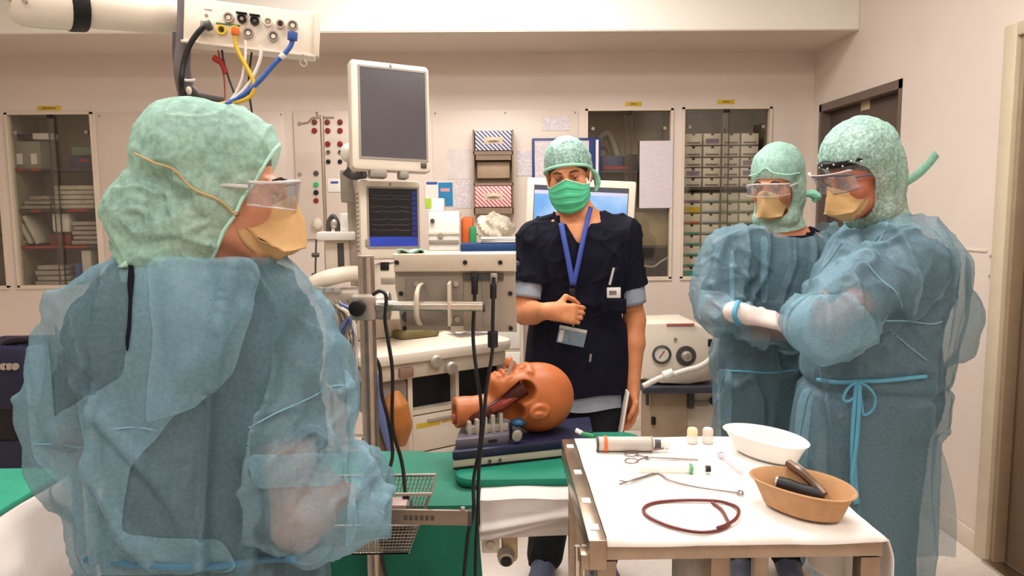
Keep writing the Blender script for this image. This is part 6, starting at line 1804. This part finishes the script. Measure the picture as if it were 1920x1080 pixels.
# hood over a large bun
parts = [('e', (0, -.022, .044), (.094, .124, .102), .02), ('e', (0, -.100, -.060), (.078, .085, .092), .025), ('e', (0, -.015, -.035), (.098, .078, .095), .03), ('c', (0, -.03, -.09), (0, -.075, -.150), .074, .080, .03), ('e', (0, -.055, .058), (.088, .095, .085), .02),
         ('s', (-.11, -.2, .052), (-.112, .06, -.068), .018, .012, .012), ('s', (.11, -.2, .052), (.112, .06, -.068), .018, .012, .012), ('s', (-.06, -.21, .052), (.06, -.21, .052), .02, .02, .012)]
def kh(L):
    edge = np.interp(L[:, 2], [-.16, -.11, -.06, 0, .06, .10, .14], [-.005, .01, .03, .058, .085, .090, .10])
    return ~(L[:, 1] > edge) & (L[:, 2] > -.185)
oh, Vh, Fh = hood(pw, 'surgical_hood', Hw, parts, kh, m_capm, .0048, .0055, 4, spec=[((.2, 1, -.45), 30, .18, .016, 4, Hw @ Vector((.06, -.06, -.05)), .13), ((.1, .9, .5), 20, .25, .009, 9, None, 0), ((0, 1, .2), 50, .4, .002, 15, None, 0)])
MB().tube(on_surface(Vh, normals(Vh, Fh), hood_run(Vh, Hw), .001), .003, 6).build('hood_edge', mat('mint edge', (176, 222, 202), .8), oh)
o = MB().tube(on_surface(Vh, normals(Vh, Fh), [(258, 288), (290, 302), (330, 325), (370, 352), (410, 378), (440, 396), (462, 410)], .005), .0018, 6).build('mask_strap', m_strap, pw)
MB().sph(on_surface(Vh, normals(Vh, Fh), [(464, 412)], .002)[0], .005, 10, 8).build('strap_staple', mat('staple brown', (120, 84, 50), .5), o)
S = SDF(np.array(Hw.translation) - .2, np.array(Hw.translation) + .2, .006)
S.ell(Hw @ Vector((0, -.028, .042)), (.080, .105, .09), .02, 'add', Hw.to_3x3()); S.ell(Hw @ Vector((0, -.12, -.05)), (.055, .06, .06), .03, 'add', Hw.to_3x3()); V2, F2 = S.mesh(2)
npmesh('hair', V2, F2, mat('brown hair', (96, 84, 74), .7, vary=.3, vscale=60), pw)
duckbill(pw, Hw, m_tanmask, m_strap, tip=(.146, -.092), w=.048)
lens_goggles(pw, Hw, m_lens, m_lrim, half=1.5, y0=.126, zh=.028)
eyes(pw, Hw, m_iris)
# knotted hood tie lying on the gown
q = w(252, 488, 1.22)
MB().grid(lambda u, v: w(220 + 62 * u, 484 + 18 * v - 6 * u, 1.225 - .01 * math.sin(u * 6)) + Vector((0, .006 * math.sin(u * 9 + v * 3), 0)), 12, 5).build('hood_tie', mat('pale mint tie', (176, 214, 200), .8), pw, solid=.002)

# ------------------------------------------------------------ nurse in navy scrubs
YN = 2.80
def n(px, py, Y=YN): return at(px, py, Y)
Hn = head_frame(n(1066, 327), (-.18, -1), 12, 6)
xn = n(1085, 560).x
J = dict(H=Hn, nb=n(1084, 405), shL=n(1164, 440), shR=n(1004, 448), elL=n(1190, 600, 2.82), elR=n(984, 588, 2.74), wrL=n(1186, 725, 2.76), wrR=n(1030, 583, 2.56),
         hpL=(xn + .085, 2.82, .86), hpR=(xn - .085, 2.82, .86), knL=(xn + .09, 2.80, .47), knR=(xn - .09, 2.80, .47), anL=(xn + .09, 2.82, .09), anR=(xn - .13, 2.82, .09),
         toeL=(xn + .11, 2.66, .03), toeR=(xn - .17, 2.66, .03))
zn = lambda y: n(1085, y).z
rows = [(.78, xn, 2.82, .165, .11), (.90, xn, 2.82, .17, .12), (1.03, xn, 2.815, .15, .105), (1.16, xn, 2.81, .16, .11), (1.26, xn, 2.80, .17, .11), (1.335, xn, 2.80, .155, .095), (1.39, xn, 2.80, .10, .075)]
def nh(S):
    add_hand(S, J['wrL'], (-.02, -.12, -1), (-1, -.3, 0), (-.25, -1, 0), (.3, .35, .3), .45, 1.02)
    add_hand(S, J['wrR'], (.96, -.12, -.12), (.12, .95, -.2), (.1, .15, 1), (.55, .75, .5), .75, .95)
A_, B_ = n(1040, 392), n(1110, 398)
vb = n(1086, 452)
def vneck(V):
    P_ = to_px(V); hw_ = np.interp(P_[:, 1], [380, 398, 456], [40, 34, 0]); cx = np.interp(P_[:, 1], [380, 456], [1082, 1086])
    return ((P_[:, 1] < 456) & (np.abs(P_[:, 0] - cx) < hw_) & (V[:, 1] < 2.80)) | (V[:, 2] > n(1085, 392).z)
pn, hpn = person('nurse in navy scrubs and green mask gesturing behind the table', J, rows, 0, skin_mat('tan skin', (212, 142, 98), (196, 124, 82)), m_scrub, m_scrubk, mat('slate clog', (78, 82, 100), .5), .005, .58, handf=nh, top_prune=vneck)
# grey undershirt sleeves and hem
m_under = mat('grey undershirt', (150, 158, 172), .8, vary=.06)
for s_ in 'LR':
    sh, el = J['sh' + s_], J['el' + s_]
    a = sh.lerp(el, .54); b = sh.lerp(el, .80)
    MB().tube([a, a.lerp(b, .5), b], [.058, .056, .054], 20, 3, caps=False).build('undershirt_sleeve', m_under, pn, solid=.003)
R = []
for z, k in ((.70, 1.0), (.74, 1.0), (.80, .99), (.84, .97)):
    R.append([(xn + .19 * k * math.cos(a), 2.82 + .135 * k * math.sin(a), z + .004 * math.sin(a * 5)) for a in [2 * math.pi * i / 48 for i in range(48)]])
MB().rings(R, False, False).build('undershirt_hem', m_under, pn)
R = []
for z, rx, ry in ((.755, .206, .15), (.80, .206, .15), (.86, .203, .148), (.95, .195, .142), (1.02, .186, .135)):
    R.append([(xn + rx * math.cos(a) * (1 + .012 * math.sin(a * 9 + z * 6)), 2.82 + ry * math.sin(a) * (1 + .02 * math.sin(a * 7 + 1)), z + (.006 * math.sin(a * 4) if z < .77 else 0)) for a in [2 * math.pi * i / 96 for i in range(96)]])
MB().rings(R, False, False).build('scrub_skirt', m_scrub, pn)
# front pockets, pen, badge
pk = MB().grid(lambda u, v: n(1128 + 46 * u, 560 + 28 * v, 2.665 + .02 * u), 8, 4).build('chest_pocket', m_scrub, pn, solid=.004)
yb_ = 2.64
MB().cyl(n(1143, 534, yb_), n(1151, 502, yb_), .0045, seg=10).build('pen', mat('silver pen', (206, 204, 200), .3, metal=.4), pn)
bd = MB().box(n(1138, 559, yb_), n(1164, 539, yb_) + Vector((0, .006, 0)), .002).build('pocket_badge', mat('badge white', (214, 208, 204), .5), pn)
MB().box(n(1142, 553, yb_ - .001), n(1156, 545, yb_ - .001) + Vector((0, .001, 0))).build('badge_print', mat('badge print', (110, 106, 112), .6), bd, smooth=0)
MB().cyl(n(1106, 678, 2.655), n(1108, 664, 2.655), .004, seg=8).build('clip', m_lg, pn)
# lanyard with key fob and hanging badge
m_lan = mat('lanyard blue', (58, 76, 160), .6, vary=.08)
def ribbon(pts, wd, m, name, parent):
    P_ = catmull(pts, 6); s = MB(); prev = None
    for i, q in enumerate(P_):
        tt = (P_[min(i + 1, len(P_) - 1)] - P_[max(i - 1, 0)]).normalized(); sd = tt.cross(Vector((0, -1, 0))).normalized() * wd
        a = s.bm.verts.new(q - sd); b = s.bm.verts.new(q + sd)
        if prev: s.bm.faces.new((prev[0], prev[1], b, a))
        prev = (a, b)
    return s.build(name, m, parent, solid=.002)
ln = ribbon([n(1052, 418, 2.70), n(1058, 450, 2.672), n(1066, 490, 2.655), n(1074, 535, 2.65)], .0095, m_lan, 'lanyard', pn)
ribbon([n(1108, 388, 2.76), n(1100, 420, 2.70), n(1092, 456, 2.67), n(1084, 495, 2.655), n(1075, 535, 2.65)], .0085, m_lan, 'lanyard_band', ln)
MB().box(n(1067, 558, 2.645), n(1079, 541, 2.645) + Vector((0, .01, 0)), .003).build('buckle', m_black, ln)
MB().tube([n(1074, 558, 2.645), n(1074, 585, 2.63), n(1075, 612, 2.62)], .0025, 6).build('cord', m_lg, ln)
c = n(1072, 631, 2.625)
Tb = Matrix.Translation(c) @ Matrix.Rotation(math.radians(12), 4, 'Y')
bh_ = MB().box((-.05, 0, -.031), (.05, .004, .031), .002).xf(Tb).build('badge_card', mat('badge card', (120, 136, 150), .3, vary=.2, vscale=40), ln)
MB().box((-.05, -.001, .02), (.05, .005, .032), .001).xf(Tb).build('card_holder', mat('holder grey', (196, 192, 186), .35), ln)
MB().box((-.046, -.001, -.026), (-.03, .0, .016)).xf(Tb).build('card_photo', mat('card photo', (210, 206, 206), .5), ln, smooth=0)
# cap and mask
parts = [('e', (0, -.018, .046), (.088, .108, .094), .02), ('e', (0, -.06, .0), (.082, .07, .07), .03)]
def kn_(L):
    zed = np.interp(L[:, 1], [-.14, -.06, 0, .05, .09, .12], [-.05, -.03, .005, .03, .046, .05]); return L[:, 2] > zed
oc, _, _ = hood(pn, 'surgical_cap', Hn, parts, kn_, m_capw, .0045, .004, 6)
MB().tube([Hn @ Vector((x, y, z)) for x, y, z in ((-.086, .01, .014), (-.074, .062, .034), (-.04, .094, .046), (0, .103, .050), (.04, .094, .046), (.074, .062, .034), (.086, .01, .014))], .006, 8).build('cap_band', mat('cap band mint', (150, 206, 180), .8), oc)
for v in ((-.085, -.01, -.005), (-.088, -.03, -.045)): pass
MB().tube([Hn @ Vector(v) for v in ((-.084, .005, .01), (-.095, -.03, -.015), (-.1, -.04, -.05), (-.09, -.03, -.08))], [.006, .012, .014, .006], 8).build('cap_tie', mat('cap tie mint', (140, 200, 172), .8), oc)
S = SDF(np.array(Hn.translation) - .18, np.array(Hn.translation) + .16, .006); S.ell(Hn @ Vector((0, -.024, .04)), (.081, .102, .086), .02, 'add', Hn.to_3x3()); V2, F2 = S.mesh(2); npmesh('hair', V2, F2, m_hair, pn)
def fm_(u, v):
    x = (u * 2 - 1); zt = np.interp(abs(x), [0, .3, .65, 1], [.002, -.012, -.03, -.036]); zb_ = np.interp(abs(x), [0, .5, 1], [-.126, -.116, -.078])
    z = zt + (zb_ - zt) * v; a = x * 1.22
    y = .128 * math.cos(a * .92) - .006 - .030 * max(0, v - .62) ** 1.2 - .012 * (1 - v) * abs(x) + .006 * math.sin(v * math.pi)
    y += .0020 * (1 if (v * 4) % 1 > .5 else -.2) * (1 - abs(x) ** 4)
    return Hn @ Vector((.076 * math.sin(a) / math.sin(1.22), y, z))
m_gmask = mat('green mask cloth', (84, 192, 144), .75, vary=.06, vscale=40, bump=.08, bscale=300)
mk = MB().grid(fm_, 30, 40).build('pleated_mask', m_gmask, pn, solid=.0015)
MB().tube([fm_(i / 24, 0) for i in range(25)], .0028, 6, 0).build('nose_wire', mat('mask edge', (176, 216, 196), .7), mk)
for s_ in (0, 1):
    MB().tube([fm_(s_, .05), Hn @ Vector(((-1 if s_ == 0 else 1) * .084, .0, .02)), Hn @ Vector(((-1 if s_ == 0 else 1) * .07, -.07, .05))], .0022, 6).build('mask_tie', m_white, mk)
eyes(pn, Hn, m_iris)
# folded papers in the hanging hand
o = MB().box((-.004, -.05, -.13), (.004, .05, .1), .001).xf(Matrix.Translation(n(1166, 778, 2.74)) @ Matrix.Rotation(math.radians(9), 4, 'Y')).build('folded_papers', m_paper); tag(o, 'folded white papers held in the hanging hand', 'papers')

# ------------------------------------------------------------ gowned person standing next to the drawers
YS = 2.75
def s(px, py, Y=YS): return at(px, py, Y)
Hs = head_frame(s(1456, 345), (-.66, -.75), 12, 0)
xs_ = s(1455, 600).x
J = dict(H=Hs, nb=s(1472, 432), shL=s(1556, 478, 2.80), shR=s(1372, 484, 2.72), elL=s(1545, 600, 2.66), elR=s(1336, 592, 2.66), wrL=s(1470, 622, 2.60), wrR=s(1392, 588, 2.50),
         hpL=(xs_ + .085, 2.80, .87), hpR=(xs_ - .085, 2.80, .87), knL=(xs_ + .09, 2.79, .47), knR=(xs_ - .09, 2.79, .47), anL=(xs_ + .09, 2.80, .09), anR=(xs_ - .09, 2.80, .09),
         toeL=(xs_ + .06, 2.65, .03), toeR=(xs_ - .14, 2.65, .03))
zoff = lambda y: s(1455, y).z
rows = [(.80, xs_, 2.80, .165, .115), (.90, xs_, 2.80, .17, .12), (1.03, xs_, 2.79, .155, .11), (1.16, xs_, 2.78, .165, .115), (1.25, xs_ + .01, 2.775, .175, .11), (1.30, xs_ + .015, 2.775, .155, .095), (1.345, xs_ + .02, 2.775, .09, .075)]
wrR = J['wrR']
def hs_(S): add_hand(S, J['wrL'], (-.95, .1, .02), (0, 1, 0), (0, 0, 1))
psn, hps = person('gowned person with tan mask and goggles standing before the drawers', J, rows, math.radians(-14), skin_mat('light skin', (206, 140, 104), (190, 118, 86)), m_scrub, m_scrubk, m_shoe, .0065, .6, handf=hs_)
def gs(G):
    R = []
    for (y, xl, xr, ry) in ((960, 1352, 1552, .185), (880, 1352, 1552, .18), (800, 1352, 1550, .175), (740, 1356, 1548, .165), (695, 1364, 1546, .158), (640, 1366, 1552, .165), (560, 1366, 1560, .16), (510, 1368, 1566, .15), (470, 1386, 1560, .125), (445, 1418, 1540, .10), (425, 1440, 1522, .085)):
        a = s((xl + xr) / 2, y, 2.78); R.append((a.z, a.x, 2.78, (s(xr, y, 2.78).x - s(xl, y, 2.78).x) / 2, ry))
    R = [(.34, R[0][1], 2.78, .215, .20)] + R
    G.stack(R, math.radians(-12), .03); over_body(G, J, rows, math.radians(-14))
    G.chain([s(1388, 472, 2.73), s(1356, 520, 2.70), s(1340, 580, 2.67)], [.07, .072, .066], .05)
    G.chain([s(1340, 584, 2.67), s(1364, 592, 2.56), s(1388, 590, 2.50)], [.064, .056, .042], .03)
    G.ell(s(1346, 592, 2.62), (.055, .06, .055), .04)
    G.chain([s(1556, 470, 2.80), s(1560, 540, 2.74), s(1540, 600, 2.66)], [.07, .07, .065], .05)
    G.chain([s(1530, 604, 2.66), s(1480, 626, 2.58), s(1440, 626, 2.56), s(1402, 618, 2.56)], [.06, .058, .054, .046], .03)
    G.cap(s(1420, 440, 2.76), s(1530, 432, 2.80), .045, .045, .05)
nS = np.array(s(1478, 428, 2.77))
def ks(V):
    k = ~((V[:, 2] > s(1478, 446, 2.68).z + .25 * np.abs(V[:, 0] - nS[0]) * 1.1) & (np.linalg.norm(V[:, :2] - nS[:2], axis=1) < .14)); k &= V[:, 2] > .38
    for q in (s(1394, 590, 2.45),): k &= np.linalg.norm(V - np.array(q), axis=1) > .05
    return k
fs = [((.05, 0, 1), 13, .1, .028, 40, None, 0), ((-.6, 0, .8), 20, .2, .018, 47, s(1370, 540, 2.65), .2), ((1, 0, .2), 18, .25, .016, 52, s(1400, 610, 2.55), .18), ((.2, 0, 1), 36, .3, .0025, 55, None, 0)]
lo, hi = np.array([s(1280, 600).x, 2.36, .30]), np.array([s(1640, 600).x, 3.05, 1.46])
og, V, F = gown(psn, 'gown', lo, hi, .0068, gs, fs, ks, m_gown)
P = to_px(V); N = normals(V, F); back = N[:, 1] < .1
def lay2(t_, poly, off=.004, name='gown_layer'):
    sel = in_poly(P, poly) & back
    if sel.sum() > 12: return layer(t_, name, V, F, sel, off, m_gown2)
lay2(psn, [(1424, 440), (1442, 440), (1440, 570), (1424, 570)], .003, 'placket')
lay2(psn, [(1366, 470), (1378, 465), (1378, 570), (1366, 570)], .003, 'sleeve_seam_band')
lay2(psn, [(1310, 540), (1360, 545), (1385, 570), (1385, 625), (1340, 625), (1310, 590)], .003, 'sleeve_double')
lay2(psn, [(1345, 800), (1345, 690), (1374, 690), (1374, 800)], .003, 'side_double')
MB().tube(on_surface(V, N, [(1362, 694), (1400, 697), (1440, 696), (1480, 694), (1510, 692)], .003), .0035, 6).build('waist_tie', m_tie, psn)
MB().tube([s(1384, 566, 2.48), s(1378, 580, 2.45), s(1378, 596, 2.45), s(1386, 608, 2.48)], .009, 8).build('cuff', m_tie, psn)
# gloved hand
m_glove = mat('latex glove', (232, 212, 204), .5, vary=.04, vscale=30, sss=.1, bump=.1, bscale=120)
S = SDF(np.array(wrR) - .17, np.array(wrR) + .24, .0042)
dW = (s(1470, 604, 2.47) - wrR).normalized()
S.cap(wrR - dW * .03, wrR + dW * .01, .036, .036, .02)
add_hand(S, wrR + dW * .01, dW, (-.1, .5, -.85), (.1, -.2, .98), (.25, .35, .3), .3, 1.08, 1.15)
V2, F2 = S.mesh(2); npmesh('glove', V2, F2, m_glove, psn)
parts = [('e', (0, -.02, .046), (.092, .116, .102), .02), ('e', (0, -.01, -.03), (.092, .07, .085), .02), ('e', (0, -.04, -.03), (.088, .085, .09), .03), ('c', (0, -.03, -.08), (0, -.03, -.135), .076, .074, .03), ('c', (-.035, .032, -.122), (.035, .032, -.122), .050, .050, .03)]
def khs(L):
    edge = np.interp(L[:, 2], [-.16, -.12, -.09, -.06, -.02, .02, .035, .06], [.1, .1, .06, .046, .046, .055, .09, .2]); return ~(L[:, 1] > edge) & (L[:, 2] > -.165)
oh, _, _ = hood(psn, 'surgical_hood', Hs, parts, khs, m_capm, .0048, .004, 8)
MB().tube([Hs @ Vector(v) for v in ((-.07, -.09, -.06), (-.085, -.11, -.06), (-.1, -.125, -.075), (-.09, -.115, -.09))], [.008, .016, .018, .008], 8).build('hood_knot', mat('mint knot', (140, 206, 178), .8), oh)
MB().tube([Hs @ Vector(v) for v in ((-.09, .012, .04), (-.07, .07, .045), (-.03, .098, .058), (0, .094, .075), (.03, .098, .058), (.07, .07, .045), (.09, .012, .04))], .0022, 6).build('hood_seam', mat('mint edge', (176, 222, 202), .8), oh)
S = SDF(np.array(Hs.translation) - .18, np.array(Hs.translation) + .16, .006); S.ell(Hs @ Vector((0, -.024, .04)), (.079, .1, .085), .02, 'add', Hs.to_3x3()); V2, F2 = S.mesh(2); npmesh('hair', V2, F2, m_hair, psn)
S = SDF(np.array(Hs.translation) - .2, np.array(Hs.translation) + .1, .005); S.ell(Hs @ Vector((0, .048, -.084)), (.054, .042, .036), .02, 'add', Hs.to_3x3()); V2, F2 = S.mesh(2); npmesh('beard', V2, F2, m_hair, psn)
duckbill(psn, Hs, m_tanmask, m_strap, tip=(.126, -.100), w=.046)
lens_goggles(psn, Hs, m_lens, m_lrim)
eyes(psn, Hs, m_iris)

# ------------------------------------------------------------ gowned person at the trolley, arms folded
YM_ = 2.25
def g(px, py, Y=YM_): return at(px, py, Y)
Hm = head_frame(g(1608, 326), (-.93, -.36), 20, 0)
xm = g(1640, 700, 2.28).x
J = dict(H=Hm, nb=g(1662, 412, 2.27), shL=g(1706, 488, 2.12), shR=g(1600, 478, 2.40), elL=g(1552, 612, 2.02), elR=g(1560, 590, 2.50), wrL=g(1560, 590, 2.26), wrR=g(1600, 585, 2.25),
         hpL=(xm + .02, 2.20, .87), hpR=(xm - .0, 2.36, .87), knL=(xm + .01, 2.19, .47), knR=(xm, 2.37, .47), anL=(xm + .03, 2.19, .09), anR=(xm + .03, 2.37, .09),
         toeL=(xm - .13, 2.15, .03), toeR=(xm - .13, 2.33, .03))
rows = [(.78, xm + .01, 2.28, .135, .165), (.90, xm + .01, 2.28, .14, .17), (1.03, xm + .02, 2.28, .13, .155), (1.15, xm + .03, 2.275, .13, .165), (1.25, xm + .035, 2.27, .125, .175), (1.30, xm + .04, 2.27, .11, .155), (1.345, xm + .045, 2.27, .085, .09)]
def hm_(S): add_hand(S, J['wrR'], (.4, -.8, 0), (1, 0, 0), (0, 0, 1)); add_hand(S, J['wrL'], (-.2, .9, 0), (1, 0, 0), (0, 0, 1))
pm2, hpm = person('gowned person with folded arms looking down beside the instrument trolley', J, rows, math.radians(18), sk_ruddy, mat('slate scrub cloth', (34, 38, 58), .8, vary=.1), m_scrubk, m_shoe, .0065, .6, handf=hm_)
def gm(G):
    R = []
    for (y, xl, xr, ry) in ((1075, 1520, 1712, .20), (1000, 1510, 1722, .20), (900, 1496, 1732, .20), (820, 1490, 1738, .195), (760, 1498, 1738, .185), (722, 1510, 1738, .18), (690, 1512, 1756, .19), (640, 1520, 1762, .195), (570, 1530, 1772, .20), (510, 1548, 1776, .19), (462, 1580, 1768, .165), (430, 1605, 1750, .13), (406, 1632, 1728, .10), (390, 1648, 1716, .085)):
        a = g((xl + xr) / 2, y, 2.27); R.append((a.z, a.x, 2.27, (g(xr, y, 2.27).x - g(xl, y, 2.27).x) / 2, ry))
    R = [(.22, R[0][1], 2.27, .14, .17)] + R
    G.stack(R, math.radians(12), .03); over_body(G, J, rows, math.radians(18), .04)
    G.chain([g(1708, 480, 2.15), g(1650, 530, 2.08), g(1590, 580, 2.03), g(1545, 612, 2.03)], [.09, .095, .090, .082], .045)
    G.chain([g(1545, 612, 2.03), g(1520, 600, 2.10), g(1545, 580, 2.20)], [.082, .07, .06], .03)
    G.ell(g(1512, 615, 2.05), (.055, .06, .06), .04); G.ell(g(1560, 636, 2.03), (.07, .06, .045), .04)
    G.chain([g(1600, 478, 2.40), g(1570, 540, 2.45), g(1556, 590, 2.44)], [.075, .075, .07], .05)
    # loose cloth at the back
    G.ell(g(1778, 600, 2.30), (.085, .075, .10), .06); G.ell(g(1806, 600, 2.30), (.04, .05, .035), .05); G.ell(g(1790, 656, 2.30), (.055, .06, .045), .05)
    G.cap(g(1768, 500, 2.28), g(1790, 570, 2.30), .055, .055, .06)
nM = np.array(g(1676, 420, 2.26))
def km(V):
    k = ~((V[:, 2] > g(1668, 396, 2.2).z - .35 * (nM[0] - V[:, 0]).clip(0, 1)) & (np.linalg.norm(V[:, :2] - nM[:2], axis=1) < .13)); k &= V[:, 2] > .27
    return k
fm = [((-.1, 0, 1), 12, .1, .030, 60, None, 0), ((-.7, 0, .7), 17, .2, .020, 67, g(1640, 540, 2.1), .2), ((.6, 0, .8), 16, .2, .018, 72, g(1700, 620, 2.1), .22), ((.2, 0, 1), 34, .3, .0025, 75, None, 0), ((.1, 0, 1), 16, .15, .012, 78, g(1530, 800, 2.15), .3)]
def waist2(V, F):
    zc_ = g(1640, 722).z; q = np.exp(-((V[:, 2] - zc_) / .014) ** 2); c = np.array([xm + .02, 2.27]); V = V.copy(); V[:, :2] -= (V[:, :2] - c) * (q * .07)[:, None]; return V
lo, hi = np.array([g(1370, 600).x, 1.85, .18]), np.array([g(1890, 600).x, 2.62, 1.46])
og, V, F = gown(pm2, 'gown', lo, hi, .0064, gm, fm, km, m_gown, post=waist2)
P = to_px(V); N = normals(V, F); back = N[:, 1] < .1
lay2(pm2, [(1465, 560), (1600, 545), (1640, 600), (1650, 640), (1560, 675), (1470, 650)], .003, 'sleeve_double')
lay2(pm2, [(1580, 410), (1680, 400), (1640, 480), (1580, 560), (1530, 560), (1540, 500)], .003, 'front_overlap')
lay2(pm2, [(1485, 730), (1530, 725), (1520, 800), (1510, 1000), (1485, 900)], .003, 'skirt_double')
for nm, pts in (('seam_or_crease', [(1622, 490), (1650, 520), (1676, 550), (1690, 575)]), ('seam_or_crease', [(1660, 602), (1700, 603), (1740, 603), (1768, 604)]), ('seam_or_crease', [(1666, 615), (1700, 645), (1735, 672)])):
    MB().tube(on_surface(V, N, pts, .002), .0018, 5).build(nm, m_pale_line, pm2)
q0 = on_surface(V, N, [(1530, 712), (1575, 716), (1608, 716), (1660, 714), (1735, 706)], .006)
MB().tube(q0, .006, 6).build('waist_tie', m_tie, pm2)
yy = q0[2].y - .012
bow = MB().tube([g(1606, 716, yy), g(1590, 728, yy - .006), (g(1581, 748, yy - .008)), g(1592, 752, yy - .006), g(1604, 740, yy), g(1609, 718, yy)], .004, 6).build('bow_loop', m_tie, pm2)
MB().tube([g(1609, 716, yy), g(1628, 726, yy - .006), g(1641, 746, yy - .01), g(1636, 768, yy - .008), g(1620, 778, yy - .004), g(1616, 760, yy), g(1610, 720, yy)], .004, 6).build('bow_loop', m_tie, pm2)
ribbon([g(1608, 716, yy), g(1603, 770, yy - .01), g(1600, 840, yy - .02), g(1602, 900, yy - .025), g(1606, 945, yy - .03)], .009, m_tie, 'tie_end', pm2)
ribbon([g(1612, 716, yy), g(1611, 760, yy - .012), g(1606, 830, yy - .024), g(1598, 890, yy - .03), g(1600, 915, yy - .03)], .006, m_tie, 'tie_end', pm2)
# open back panel of the gown, hanging free
A = [(1718, 735), (1745, 790), (1772, 850), (1788, 910), (1794, 970), (1790, 1044)]
Ac = catmull([Vector((x, y, 0)) for x, y in A], 6)
def panel(u, v):
    q = Ac[int(round(v * (len(Ac) - 1)))]; xl = np.interp(q.y, [735, 900, 1045], [1700, 1700, 1690])
    px = xl + (q.x - xl) * u
    return at(px, q.y, 2.40 + .05 * u * v) + Vector((0, .012 * math.sin(7 * u + 3 * v) * u, 0))
MB().grid(panel, 14, len(Ac) - 1).build('back_panel', m_gown, pm2)
# hood with a long loose tie
parts = [('e', (0, -.024, .052), (.102, .128, .112), .02), ('e', (0, -.01, -.02), (.098, .07, .08), .02), ('e', (0, -.07, -.02), (.090, .085, .10), .03), ('c', (0, -.05, -.08), (0, -.055, -.15), .080, .076, .03), ('c', (-.05, -.01, -.12), (.05, -.01, -.12), .05, .05, .03)]
def khm(L):
    edge = np.interp(L[:, 2], [-.17, -.13, -.06, 0, .03, .05, .075, .1], [.05, .045, .028, .032, .045, .07, .105, .2]); return ~(L[:, 1] > edge) & (L[:, 2] > -.175)
oh, _, _ = hood(pm2, 'surgical_hood', Hm, parts, khm, m_capw, .005, .004, 12)
m_mtie = mat('mint tie', (140, 202, 178), .8, vary=.06)
ribbon([Hm @ Vector(v) for v in ((.05, .035, -.155), (.085, -.01, -.14), (.098, -.06, -.115), (.09, -.11, -.08))], .014, m_mtie, 'chin_tie', oh)
tb = g(1700, 330, 2.36)
ribbon([g(1698, 342, 2.34), g(1722, 326, 2.36), g(1742, 306, 2.38), g(1756, 288, 2.40)], .013, fabric('loose tie', (140, 206, 180), .7), 'loose_tie', oh)
S = SDF(np.array(Hm.translation) - .18, np.array(Hm.translation) + .16, .006); S.ell(Hm @ Vector((0, -.024, .042)), (.08, .103, .086), .02, 'add', Hm.to_3x3()); V2, F2 = S.mesh(2); npmesh('hair', V2, F2, mat('grey hair', (120, 116, 112), .7, vary=.3, vscale=60), pm2)
# dotted headband at the brow
hb = MB().tube([Hm @ Vector((.080 * math.sin(a), .098 * math.cos(a) - .004, .058 + .004 * math.cos(a))) for a in [(-1.3 + 2.6 * k / 16) for k in range(17)]], .013, 10, 2).build('headband', m_black, pm2)
for k in range(9):
    a = -1.0 + .25 * k; MB().sph(Hm @ Vector((.092 * math.sin(a), .110 * math.cos(a) - .004, .058 + (.005 if k % 2 else -.004))), .0028, 8, 6).build('white_dot', m_white, hb)
duckbill(pm2, Hm, m_tanmask, m_strap, tip=(.140, -.082), w=.052)
gg = lens_goggles(pm2, Hm, m_lens, mat('slate rim', (92, 92, 104), .4), zc=.006, zh=.034, hy=.008)
MB().grid(lambda u, v: Hm @ Vector(((.088) * math.sin((u * 2 - 1) * 1.1), .135 + .012 * v - .062 * (1 - math.cos((u * 2 - 1) * 1.1)) * 1.2, .040 + .006 * v)), 20, 3).build('brow_visor', mat('visor clear', (220, 210, 208), .2, alpha=.75), gg, solid=.003)
eyes(pm2, Hm, m_iris)
